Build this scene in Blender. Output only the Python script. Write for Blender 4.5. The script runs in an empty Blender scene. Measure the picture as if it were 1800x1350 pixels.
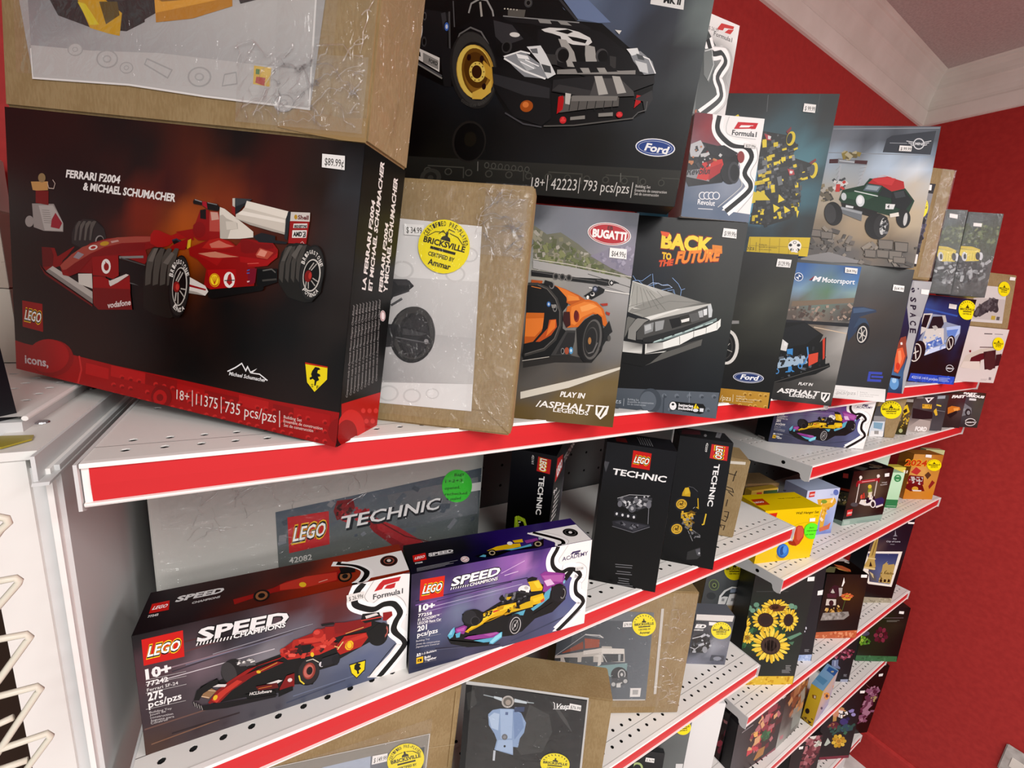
import bpy, bmesh, math, random
from mathutils import Vector, Matrix, noise
S = bpy.context.scene
COL = S.collection
# ---------------------------------------------------------------- camera
cam_d = bpy.data.cameras.new('camera'); cam = bpy.data.objects.new('camera', cam_d); COL.objects.link(cam)
cam_d.sensor_width = 36; cam_d.lens = 14.5735; cam_d.clip_start = .02
cam.location = (-1.07533, -.40992, .15221)
cam.rotation_euler = (1.359287, -.087538, -.530608)
S.camera = cam
# ---------------------------------------------------------------- world, lights, exposure
w = bpy.data.worlds.new('world'); S.world = w; w.use_nodes = True
w.node_tree.nodes['Background'].inputs[0].default_value = (.985, .99, 1, 1)
w.node_tree.nodes['Background'].inputs[1].default_value = 0.6
S.view_settings.view_transform = 'Standard'; S.view_settings.look = 'None'
S.view_settings.gamma = 1; S.view_settings.use_curve_mapping = False
S.view_settings.exposure = 0
def area(name, loc, sx, sy, power, rot=(0, 0, 0), col=(1, .99, .975)):
    d = bpy.data.lights.new(name, 'AREA'); d.shape = 'RECTANGLE'; d.size = sx; d.size_y = sy
    d.energy = power; d.color = col
    o = bpy.data.objects.new(name, d); o.location = loc; o.rotation_euler = rot; COL.objects.link(o); return o
CEIL = 1.145
area('ceiling_panel', (-1.1, -1.75, CEIL - .01), .6, 1.2, 37)
area('ceiling_panel', (.45, -1.7, CEIL - .01), .6, 1.2, 33)
area('ceiling_panel', (-1.1, -3.5, CEIL - .01), .6, 1.2, 47)
area('ceiling_panel', (.5, -3.5, CEIL - .01), .6, 1.2, 47)
# ---------------------------------------------------------------- colour and materials
def lin(c):
    return c / 12.92 if c <= .04045 else ((c + .055) / 1.055) ** 2.4
def rgb(h):
    h = h.lstrip('#')
    if len(h) == 3: h = ''.join(x * 2 for x in h)
    return tuple(lin(int(h[i:i + 2], 16) / 255) for i in (0, 2, 4)) + (1,)
def mat(name, col='#888888', rough=.5, spec=.5, metal=0, coat=0):
    m = bpy.data.materials.new(name); m.use_nodes = True
    b = m.node_tree.nodes['Principled BSDF']
    b.inputs['Base Color'].default_value = rgb(col); b.inputs['Roughness'].default_value = rough
    b.inputs['Specular IOR Level'].default_value = spec; b.inputs['Metallic'].default_value = metal
    b.inputs['Coat Weight'].default_value = coat
    return m
def N(m, t, **kw):
    n = m.node_tree.nodes.new(t)
    for k, v in kw.items():
        if k in n.inputs: n.inputs[k].default_value = v
        else: setattr(n, k, v)
    return n
def bump(m, tex_socket, strength=.2, dist=.001):
    b = N(m, 'ShaderNodeBump'); b.inputs['Strength'].default_value = strength; b.inputs['Distance'].default_value = dist
    m.node_tree.links.new(tex_socket, b.inputs['Height'])
    m.node_tree.links.new(b.outputs[0], m.node_tree.nodes['Principled BSDF'].inputs['Normal'])
def noisy(m, c1, c2, scale, detail=3, strength=0, dist=.001, vec=None, lo=.35, hi=.65):
    t = N(m, 'ShaderNodeTexNoise'); t.inputs['Scale'].default_value = scale; t.inputs['Detail'].default_value = detail
    co = N(m, 'ShaderNodeTexCoord')
    if vec:
        mp = N(m, 'ShaderNodeMapping'); mp.inputs['Scale'].default_value = vec
        m.node_tree.links.new(co.outputs['Object'], mp.inputs[0]); m.node_tree.links.new(mp.outputs[0], t.inputs['Vector'])
    else: m.node_tree.links.new(co.outputs['Object'], t.inputs['Vector'])
    r = N(m, 'ShaderNodeValToRGB'); r.color_ramp.elements[0].color = rgb(c1); r.color_ramp.elements[1].color = rgb(c2)
    r.color_ramp.elements[0].position = lo; r.color_ramp.elements[1].position = hi
    m.node_tree.links.new(t.outputs[0], r.inputs[0])
    m.node_tree.links.new(r.outputs[0], m.node_tree.nodes['Principled BSDF'].inputs['Base Color'])
    if strength: bump(m, t.outputs[0], strength, dist)
    return m
def printed(name, rough, spec, coat=0):
    m = mat(name, '#888888', rough, spec, 0, coat)
    a = N(m, 'ShaderNodeAttribute'); a.attribute_name = 'Col'
    m.node_tree.links.new(a.outputs['Color'], m.node_tree.nodes['Principled BSDF'].inputs['Base Color'])
    t = N(m, 'ShaderNodeTexNoise'); t.inputs['Scale'].default_value = 220; t.inputs['Detail'].default_value = 2
    co = N(m, 'ShaderNodeTexCoord'); m.node_tree.links.new(co.outputs['Object'], t.inputs['Vector'])
    bump(m, t.outputs[0], .06, .0006)
    return m
M = {}
M['print'] = printed('printed_card', .36, .28)
M['paper'] = printed('printed_paper', .55, .3)
M['sticker'] = printed('sticker_paper', .5, .35)
M['red_wall'] = noisy(mat('red_wall_paint', '#a82624', .6, .3), '#a92725', '#b42e2b', 60, 4, .25, .0015)
M['ceiling'] = noisy(mat('ceiling_paint', '#c7bab8', .9, .1), '#c0b2b0', '#cec2bf', 160, 3, .5, .003)
M['trim'] = noisy(mat('crown_paint', '#d8d0c6', .5, .4), '#e4ddd3', '#eee8df', 9, 4)
M['floor'] = noisy(mat('floor_tile', '#d0cecb', .3, .5), '#c4c1bd', '#dcdad6', 14, 5)
M['metal'] = mat('white_enamel', '#e6e5e0', .32, .45)
M['metal2'] = mat('white_enamel_dull', '#d4d5d4', .45, .4)
M['bead'] = mat('white_bead', '#f4f2ee', .35, .4)
M['strip'] = mat('red_strip', '#cc2328', .42, .35)
M['panel'] = mat('grey_pegboard', '#454747', .55, .3)
M['pan'] = mat('hole_shade_pan', '#3c3c3c', .6, .2)  # dark pan colour paints in the shade seen down the punched holes
M['hole'] = mat('dark_hole', '#0c0c0c', .9, .1)
M['chrome'] = mat('screw_steel', '#b9bcc0', .25, .5, 1)
M['dark'] = mat('dark_brown', '#2a1a10', .8, .2)
M['yellow_tape'] = mat('yellow_tape', '#a0912a', .3, .5)
M['wire'] = mat('cream_wire', '#d9d5c4', .38, .45)
M['tape'] = mat('packing_tape', '#b39a72', .12, .6)
M['plate'] = noisy(mat('outlet_plate', '#b9b2ac', .5, .3), '#a9a29c', '#c4beb9', 40, 3)
def kraft():
    m = mat('kraft_board', '#a98c62', .72, .2)
    co = N(m, 'ShaderNodeTexCoord'); mp = N(m, 'ShaderNodeMapping'); mp.inputs['Scale'].default_value = (1, 1, .3)
    m.node_tree.links.new(co.outputs['Object'], mp.inputs[0])
    t = N(m, 'ShaderNodeTexNoise'); t.inputs['Scale'].default_value = 420; t.inputs['Detail'].default_value = 3
    m.node_tree.links.new(mp.outputs[0], t.inputs['Vector'])
    t2 = N(m, 'ShaderNodeTexNoise'); t2.inputs['Scale'].default_value = 24; t2.inputs['Detail'].default_value = 4
    m.node_tree.links.new(co.outputs['Object'], t2.inputs['Vector'])
    mx = N(m, 'ShaderNodeMath', operation='ADD'); m.node_tree.links.new(t.outputs[0], mx.inputs[0]); m.node_tree.links.new(t2.outputs[0], mx.inputs[1])
    r = N(m, 'ShaderNodeValToRGB'); r.color_ramp.elements[0].color = rgb('#917a54'); r.color_ramp.elements[1].color = rgb('#9c8660')
    r.color_ramp.elements[0].position = .75; r.color_ramp.elements[1].position = 1.25
    r.color_ramp.elements[1].position = 1.0
    mx2 = N(m, 'ShaderNodeMath', operation='MULTIPLY'); mx2.inputs[1].default_value = .85; m.node_tree.links.new(mx.outputs[0], mx2.inputs[0])
    m.node_tree.links.new(mx2.outputs[0], r.inputs[0]); m.node_tree.links.new(r.outputs[0], m.node_tree.nodes['Principled BSDF'].inputs['Base Color'])
    bump(m, t.outputs[0], .15, .0008)
    return m
M['kraft'] = kraft()
def film(name, haze, gain=.75):
    m = bpy.data.materials.new(name); m.use_nodes = True; nt = m.node_tree; nt.nodes.clear()
    out = nt.nodes.new('ShaderNodeOutputMaterial'); tr = nt.nodes.new('ShaderNodeBsdfTransparent'); gl = nt.nodes.new('ShaderNodeBsdfGlossy')
    df = nt.nodes.new('ShaderNodeBsdfDiffuse'); df.inputs[0].default_value = (.8, .8, .78, 1)
    gl.inputs['Roughness'].default_value = .07
    fr = nt.nodes.new('ShaderNodeFresnel'); ge = nt.nodes.new('ShaderNodeNewGeometry'); mm = nt.nodes.new('ShaderNodeMath'); mm.operation = 'MULTIPLY_ADD'; mm.inputs[1].default_value = -.76; mm.inputs[2].default_value = 1.45; nt.links.new(ge.outputs['Backfacing'], mm.inputs[0]); nt.links.new(mm.outputs[0], fr.inputs[0])
    tex = nt.nodes.new('ShaderNodeTexNoise'); tex.inputs['Scale'].default_value = 42; tex.inputs['Detail'].default_value = 3; tex.inputs['Distortion'].default_value = 1.5
    co = nt.nodes.new('ShaderNodeTexCoord'); nt.links.new(co.outputs['Object'], tex.inputs['Vector'])
    bp = nt.nodes.new('ShaderNodeBump'); bp.inputs['Strength'].default_value = .9; bp.inputs['Distance'].default_value = .012
    nt.links.new(tex.outputs[0], bp.inputs['Height']); nt.links.new(bp.outputs[0], gl.inputs['Normal'])
    m1 = nt.nodes.new('ShaderNodeMixShader'); m2 = nt.nodes.new('ShaderNodeMixShader')
    m1.inputs[0].default_value = haze; nt.links.new(tr.outputs[0], m1.inputs[1]); nt.links.new(df.outputs[0], m1.inputs[2])
    sc = nt.nodes.new('ShaderNodeMath'); sc.operation = 'MULTIPLY'; sc.inputs[1].default_value = gain; nt.links.new(fr.outputs[0], sc.inputs[0]); nt.links.new(sc.outputs[0], m2.inputs[0]); nt.links.new(m1.outputs[0], m2.inputs[1]); nt.links.new(gl.outputs[0], m2.inputs[2])
    nt.links.new(m2.outputs[0], out.inputs[0]); return m
M['film'] = film('clear_film', .025)
M['wrap'] = film('cloudy_wrap', .09)
M['fold'] = bpy.data.materials.new('film_crease'); M['fold'].use_nodes = True
nt = M['fold'].node_tree; nt.nodes.clear()
fo = [nt.nodes.new(t) for t in ('ShaderNodeOutputMaterial', 'ShaderNodeBsdfTransparent', 'ShaderNodeBsdfGlossy', 'ShaderNodeAddShader')]
fo[1].inputs[0].default_value = (.84, .84, .84, 1); fo[2].inputs[0].default_value = (.16, .16, .16, 1); fo[2].inputs['Roughness'].default_value = .16
nt.links.new(fo[1].outputs[0], fo[3].inputs[0]); nt.links.new(fo[2].outputs[0], fo[3].inputs[1]); nt.links.new(fo[3].outputs[0], fo[0].inputs[0])
# ---------------------------------------------------------------- object helpers
def link(name, me, m=None, parent=None):
    o = bpy.data.objects.new(name, me); COL.objects.link(o)
    if m is not None: me.materials.append(m)
    if parent is not None: o.parent = parent
    return o
def obj(name, bm, m, parent=None, smooth=False):
    me = bpy.data.meshes.new(name); bm.to_mesh(me); bm.free()
    if smooth:
        for p in me.polygons: p.use_smooth = True
    return link(name, me, m, parent)
def empty(name, loc, rz=0):
    o = bpy.data.objects.new(name, None); COL.objects.link(o); o.location = loc; o.rotation_euler = (0, 0, rz); o.empty_display_size = .02
    return o
def tag(o, label, cat, group=None):
    o['label'] = label; o['category'] = cat
    if group: o['group'] = group
    return o
def struct(o): o['kind'] = 'structure'; return o
def bx(bm, x0, x1, y0, y1, z0, z1):
    v = [bm.verts.new((x, y, z)) for x in (x0, x1) for y in (y0, y1) for z in (z0, z1)]
    for f in ((0, 1, 3, 2), (4, 6, 7, 5), (0, 4, 5, 1), (2, 3, 7, 6), (0, 2, 6, 4), (1, 5, 7, 3)): bm.faces.new([v[i] for i in f])
def prism(bm, prof, x0, x1):
    """profile in (y, z) swept along x"""
    a = [bm.verts.new((x0, y, z)) for y, z in prof]; b = [bm.verts.new((x1, y, z)) for y, z in prof]
    n = len(prof)
    for i in range(n): bm.faces.new((a[i], a[(i + 1) % n], b[(i + 1) % n], b[i]))
    bm.faces.new(a[::-1]); bm.faces.new(b)
def tube(bm, pts, r, seg=8):
    rings = []
    for i, p in enumerate(pts):
        p = Vector(p); d = (Vector(pts[min(i + 1, len(pts) - 1)]) - Vector(pts[max(i - 1, 0)])).normalized()
        u = d.cross(Vector((.13, .97, .2))).normalized(); v = d.cross(u)
        rings.append([bm.verts.new(p + r * (math.cos(t) * u + math.sin(t) * v)) for t in [2 * math.pi * k / seg for k in range(seg)]])
    for a, b in zip(rings, rings[1:]):
        for k in range(seg): bm.faces.new((a[k], a[(k + 1) % seg], b[(k + 1) % seg], b[k]))
    bm.faces.new(rings[0][::-1]); bm.faces.new(rings[-1])
# ---------------------------------------------------------------- the room
FLOOR = -1.838; XR = 1.27; YB = .4
def slab(name, x0, x1, y0, y1, z0, z1, m):
    bm = bmesh.new(); bx(bm, x0, x1, y0, y1, z0, z1); return struct(obj(name, bm, m))
slab('floor', -4.5, XR, -4.5, YB, FLOOR - .05, FLOOR, M['floor'])
slab('ceiling', -4.5, XR + .1, -4.5, YB + .1, CEIL, CEIL + .05, M['ceiling'])
slab('wall_back', -4.5, XR + .1, YB, YB + .1, FLOOR - .05, CEIL, M['red_wall'])
slab('wall_right', XR, XR + .1, -4.5, YB, FLOOR - .05, CEIL, M['red_wall'])
CROWN = [(0, .966), (.006, .968), (.010, .972), (.016, 1.018), (.013, 1.024), (.012, 1.034), (.014, 1.05), (.02, 1.07), (.026, 1.083), (.030, 1.088), (.031, 1.1), (.036, 1.118), (.043, 1.131), (.048, 1.134), (.05, 1.14), (.056, 1.1445), (0, 1.1445)]
def mitred(name, prof, m, which):
    """moulding along the back wall (which=0) or the right wall (which=1), mitred in the corner"""
    bm = bmesh.new(); A = []; B = []
    for e, z in prof:
        A.append(bm.verts.new((XR - e, YB - e, z))); B.append(bm.verts.new((-4.5, YB - e, z) if which == 0 else (XR - e, -4.5, z)))
    n = len(prof)
    for i in range(n): bm.faces.new((A[i], A[(i + 1) % n], B[(i + 1) % n], B[i]))
    bm.faces.new(B)
    bmesh.ops.recalc_face_normals(bm, faces=bm.faces[:])
    return struct(obj(name, bm, m))
mitred('trim_1', CROWN, M['trim'], 0); mitred('trim_2', CROWN, M['trim'], 1)
BASE = [(0, FLOOR), (.014, FLOOR), (.014, FLOOR + .14), (.011, FLOOR + .155), (.006, FLOOR + .162), (0, FLOOR + .165)]
mitred('baseboard_right', BASE, M['red_wall'], 1); mitred('baseboard_back', BASE, M['red_wall'], 0)
r = empty('wall_outlet', (XR, -.42, -1.378)); tag(r, 'beige wall outlet plate low on the red end wall', 'outlet')
bm = bmesh.new(); bx(bm, -.008, 0, -.075, .068, -.058, .058); bmesh.ops.bevel(bm, geom=bm.edges[:], offset=.003, segments=2, affect='EDGES'); obj('cover_plate', bm, M['plate'], r)
for yy in (-.035, .03):
    bm = bmesh.new(); bx(bm, -.0095, -.008, yy - .016, yy + .016, -.02, .02); obj('socket_face', bm, M['trim'], r)
bm = bmesh.new(); bmesh.ops.create_uvsphere(bm, u_segments=10, v_segments=6, radius=.004, matrix=Matrix.Translation((-.0085, 0, 0))); obj('screw', bm, M['chrome'], r)
# ---------------------------------------------------------------- gondola shelving
DEPTH = .35; PITCH = .0252
def deck_mesh(bm, W, x_first, rows, depth=DEPTH, r=.0037):
    """top sheet of a shelf with punched round holes"""
    n = int((W - .02) / PITCH); h = PITCH / 2
    xs0 = x_first - h
    while xs0 - PITCH > .004: xs0 -= PITCH
    n = int((W - .004 - xs0) / PITCH)
    xs1 = xs0 + n * PITCH
    def quad(a, b, c, d): bm.faces.new([bm.verts.new((p[0], p[1], 0)) for p in (a, b, c, d)])
    def strip(y0, y1): quad((0, y0), (W, y0), (W, y1), (0, y1))
    y = .003
    for ry in rows:
        strip(y, ry - h); y = ry + h
        quad((0, ry - h), (xs0, ry - h), (xs0, y), (0, y)); quad((xs1, ry - h), (W, ry - h), (W, y), (xs1, y))
        for i in range(n):
            cx = xs0 + h + i * PITCH; sq = [(cx + h * a, ry + h * b) for a, b in ((1, 0), (1, 1), (0, 1), (-1, 1), (-1, 0), (-1, -1), (0, -1), (1, -1))]
            oc = [(cx + r * math.cos(t), ry + r * math.sin(t)) for t in [math.pi / 4 * k for k in range(8)]]
            so = [bm.verts.new((p[0], p[1], 0)) for p in sq]; ci = [bm.verts.new((p[0], p[1], 0)) for p in oc]; lo = [bm.verts.new((p[0], p[1], -.0012)) for p in oc]
            for k in range(8):
                j = (k + 1) % 8
                bm.faces.new((so[k], so[j], ci[j], ci[k])); bm.faces.new((ci[k], ci[j], lo[j], lo[k]))
    strip(y, depth)
SIDE = [(-.0045, .0012), (.35, .0012), (.35, -.05), (.12, -.036), (.06, -.026), (.02, -.0235), (.0165, -.026), (.0145, -.033), (.010, -.0385), (.003, -.0395), (-.0045, -.0365)]
def shelf(x0, x1, z, label, x_first, rows=(.0235, .048, .15, .1745), group='white steel shelves with red price strips'):
    W = x1 - x0
    t = empty('gondola_shelf', (x0, 0, z)); tag(t, label, 'shelf', group)
    bm = bmesh.new(); deck_mesh(bm, W, x_first, rows); obj('shelf_deck', bm, M['metal'], t)
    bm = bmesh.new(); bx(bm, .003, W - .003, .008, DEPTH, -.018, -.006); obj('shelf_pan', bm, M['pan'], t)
    bm = bmesh.new()
    prism(bm, [(-.0035, -.0004), (-.003, .0012), (.003, .0012), (.003, -.0335), (-.0025, -.0345), (-.0035, -.033), (-.0035, -.0312), (-.0018, -.0312), (-.0004, -.031), (-.0004, -.0031), (-.0018, -.0028), (-.0035, -.0024)], .003, W - .003)
    obj('price_channel', bm, M['bead'], t)
    bm = bmesh.new(); prism(bm, [(-.0009, -.0032), (-.0017, -.017), (-.0009, -.0309), (-.0003, -.0309), (-.0003, -.0032)], .0075, W - .006); o = obj('red_strip', bm, M['strip'], t)
    for a, b in ((0, .0022), (W - .0022, W)):
        bm = bmesh.new(); prism(bm, SIDE, a, b); s = obj('end_bracket', bm, M['metal2'], t)
        bm = bmesh.new(); bmesh.ops.create_cone(bm, cap_ends=True, segments=12, radius1=.0045, radius2=.0045, depth=.0006, matrix=Matrix.Translation((a - .0001 if a == 0 else b + .0001, .0565, -.0125)) @ Matrix.Rotation(math.pi / 2, 4, 'Y'))
        obj('bolt_hole', bm, M['hole'], s)
    return t
XL = -1.2; G = .0025
shelf(XL, -G, 0, 'long top white shelf on the left bay, under the tilted red racing car box', .0235)
shelf(XL, -G, -0.3269, 'second white shelf down on the left bay, holding two long race car boxes', .024)
shelf(XL, -G, -0.7225, 'third white shelf down on the left bay, holding brown cartons in clear sleeves', .024)
shelf(XL, -G, -1.09, 'lowest visible white shelf on the left bay, below the camper van carton', .024)
shelf(G, 1.18, 0, 'top white shelf on the right bay, nearest the red corner', .0176)
shelf(G, 1.18, -0.1742, 'short white shelf on the right bay just under the top shelf', .0176)
shelf(G, 1.18, -0.4742, 'white shelf on the right bay holding the yellow box', .0176)
shelf(G, 1.18, -0.8945, 'white shelf on the right bay holding the sunflower box', .0176)
shelf(G, 1.18, -1.2225, 'white shelf on the right bay holding the succulent box', .0176)
sb = shelf(G, 1.18, -1.64, 'bottom white shelf on the right bay holding bouquet boxes', .0176)
bm = bmesh.new(); bx(bm, .01, 1.16, .02, .03, FLOOR - -1.64, -.04); obj('kick_plate', bm, M['metal2'], sb)
# frame: pegboard backs, uprights and kick plates
def peg(x0, x1, name, label):
    t = empty(name, (x0, .356, FLOOR)); tag(t, label, 'shelving frame', 'pegboard backs behind the shelves')
    W = x1 - x0; Ht = .05 - FLOOR
    bm = bmesh.new(); bx(bm, .01, W - .01, .004, .03, 0, Ht); obj('pegboard', bm, M['panel'], t)
    bm = bmesh.new()
    for i in range(int(W / .0508)):
        for j in range(int(Ht / .0508)):
            bmesh.ops.create_circle(bm, cap_ends=True, segments=8, radius=.0035, matrix=Matrix.Translation((.03 + i * .0508, .0036, .03 + j * .0508)) @ Matrix.Rotation(math.pi / 2, 4, 'X'))
    o = obj('peg_holes', bm, M['hole'], t); o['kind'] = 'stuff'
    for a in (0, W - .02):
        bm = bmesh.new(); bx(bm, a, a + .02, .0, .034, 0, Ht); obj('upright', bm, M['metal2'], t)
peg(XL, -G, 'shelving_unit', 'grey pegboard back with uprights behind the left bay of shelves')
peg(G, 1.18, 'shelving_unit', 'grey pegboard back with uprights behind the right bay of shelves')
# neighbouring run at the far left
t = empty('divider', (-1.262, .03, FLOOR)); tag(t, 'white upright divider with ribbed edge at the left end of the shelves', 'divider'); t2 = empty('cap', (0, -.03, -FLOOR)); t2.parent = t
bm = bmesh.new(); bx(bm, 0, .0265, 0, .368, 0, -FLOOR - .004); obj('panel', bm, M['metal'], t)
bm = bmesh.new(); bx(bm, .0265, .0355, .004, .368, 0, -FLOOR - .012); obj('groove', bm, M['metal2'], t)
bm = bmesh.new(); bx(bm, .0355, .0392, -.001, .368, 0, -FLOOR - .012); obj('edge_rib', bm, M['bead'], t)
bm = bmesh.new(); bx(bm, .0392, .0425, .006, .368, 0, -FLOOR - .012); obj('inner_face', bm, M['metal2'], t)
bm = bmesh.new(); prism(bm, [(.028, .004), (.39, .004), (.39, -.003), (.028, -.003)], .0, .034)
obj('cap_plate', bm, M['metal'], t2)
bm = bmesh.new(); prism(bm, [(.016, .0035), (.36, .0035), (.36, -.0165), (.016, -.0165)], .034, .0365)
prism(bm, [(.013, -.0165), (.36, -.0165), (.36, -.0185), (.011, -.0185)], .034, .0435); obj('flange', bm, M['metal2'], t2)
for yy in (.105, .235):
    bm = bmesh.new(); bmesh.ops.create_cone(bm, cap_ends=True, segments=16, radius1=.0055, radius2=.005, depth=.001, matrix=Matrix.Translation((.013, yy, .0046))); obj('screw', bm, M['chrome'], t2)
bm = bmesh.new(); P = [(-.024, .07), (.022, .062), (.024, .052), (.013, .036), (-.024, .037)]
v = [bm.verts.new((a, b, .0048)) for a, b in P]; v2 = [bm.verts.new((a, b, .0062)) for a, b in P]; bm.faces.new(v[::-1]); bm.faces.new(v2)
for i in range(5): bm.faces.new((v[i], v[(i + 1) % 5], v2[(i + 1) % 5], v2[i]))
o = obj('tape_patch', bm, M['yellow_tape'], t2); o['label'] = 'yellowed tape patch'
t3 = empty('gondola_shelf', (-2.3, 0.08, .0165)); tag(t3, 'far left white shelf end with punched holes beside the red racing car box', 'shelf')
bm = bmesh.new(); deck_mesh(bm, 1.05, .0235, (.06, .0852, .1104, .1356, .1608, .186), .31); obj('shelf_deck', bm, M['metal'], t3)
bm = bmesh.new(); bx(bm, 0, 1.048, 0, .31, -.0175, -.004); obj('shelf_pan', bm, M['metal2'], t3)
bm = bmesh.new(); tube(bm, [(1.05, .0, -.001), (1.05, .31, -.001)], .0022); obj('rolled_edge', bm, M['bead'], t3)
t = empty('side_board', (-1.75, .06, FLOOR)); tag(t, 'dark brown board behind the cream wire rack at the left edge', 'board')
bm = bmesh.new(); bx(bm, 0, .484, 0, .02, 0, -FLOOR - .02); bmesh.ops.bevel(bm, geom=bm.edges[:], offset=.002, segments=1, affect='EDGES'); obj('board', bm, M['dark'], t)
# wire rack at the lower left
t = empty('wire_rack', (-1.225, -.07, -.3)); tag(t, 'cream wire literature rack at the lower left edge', 'wire rack')
for pts in [[[0.0039, 0.008, 0.2963], [0.0087, 0.008, 0.2938], [0.0111, 0.008, 0.2926], [0.0117, 0.008, 0.2896], [0.0077, 0.008, 0.2853], [0.0024, 0.008, 0.2768]], [[-0.0014, 0.008, 0.2517], [0.0038, 0.008, 0.2513], [0.0105, 0.008, 0.2513], [0.0117, 0.008, 0.2488], [0.0109, 0.008, 0.247], [0.002, 0.008, 0.2352], [-0.0043, 0.008, 0.227]], [[-0.0062, 0.008, 0.211], [-0.0009, 0.008, 0.2104], [0.0105, 0.008, 0.2095], [0.0118, 0.008, 0.2062], [0.0105, 0.008, 0.2046], [-0.0042, 0.008, 0.1816], [-0.0097, 0.008, 0.1736]], [[-0.0111, 0.008, 0.1687], [-0.0057, 0.008, 0.1685], [0.0109, 0.008, 0.168], [0.0122, 0.008, 0.1646], [0.0109, 0.008, 0.1632], [-0.0104, 0.008, 0.1273], [-0.015, 0.008, 0.1198]], [[-0.0118, 0.008, 0.1477], [-0.0081, 0.008, 0.1476], [-0.0021, 0.008, 0.1492]], [[-0.0161, 0.008, 0.127], [-0.0104, 0.008, 0.1273], [0.0117, 0.008, 0.128], [0.0129, 0.008, 0.1245], [0.0117, 0.008, 0.1225], [-0.0003, 0.008, 0.1048], [-0.005, 0.008, 0.0986]], [[-0.0141, 0.008, 0.1116], [-0.0103, 0.008, 0.1114], [0.0004, 0.008, 0.1114]]]:
    bm = bmesh.new(); tube(bm, pts, .0021); obj('wire', bm, M['wire'], t, True)
for dx in (-.03, .0):
    bm = bmesh.new(); tube(bm, [(-.06 + dx, .0, -.35), (-.06 + dx, .0, .3)], .0024); obj('wire_post', bm, M['wire'], t, True)
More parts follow.
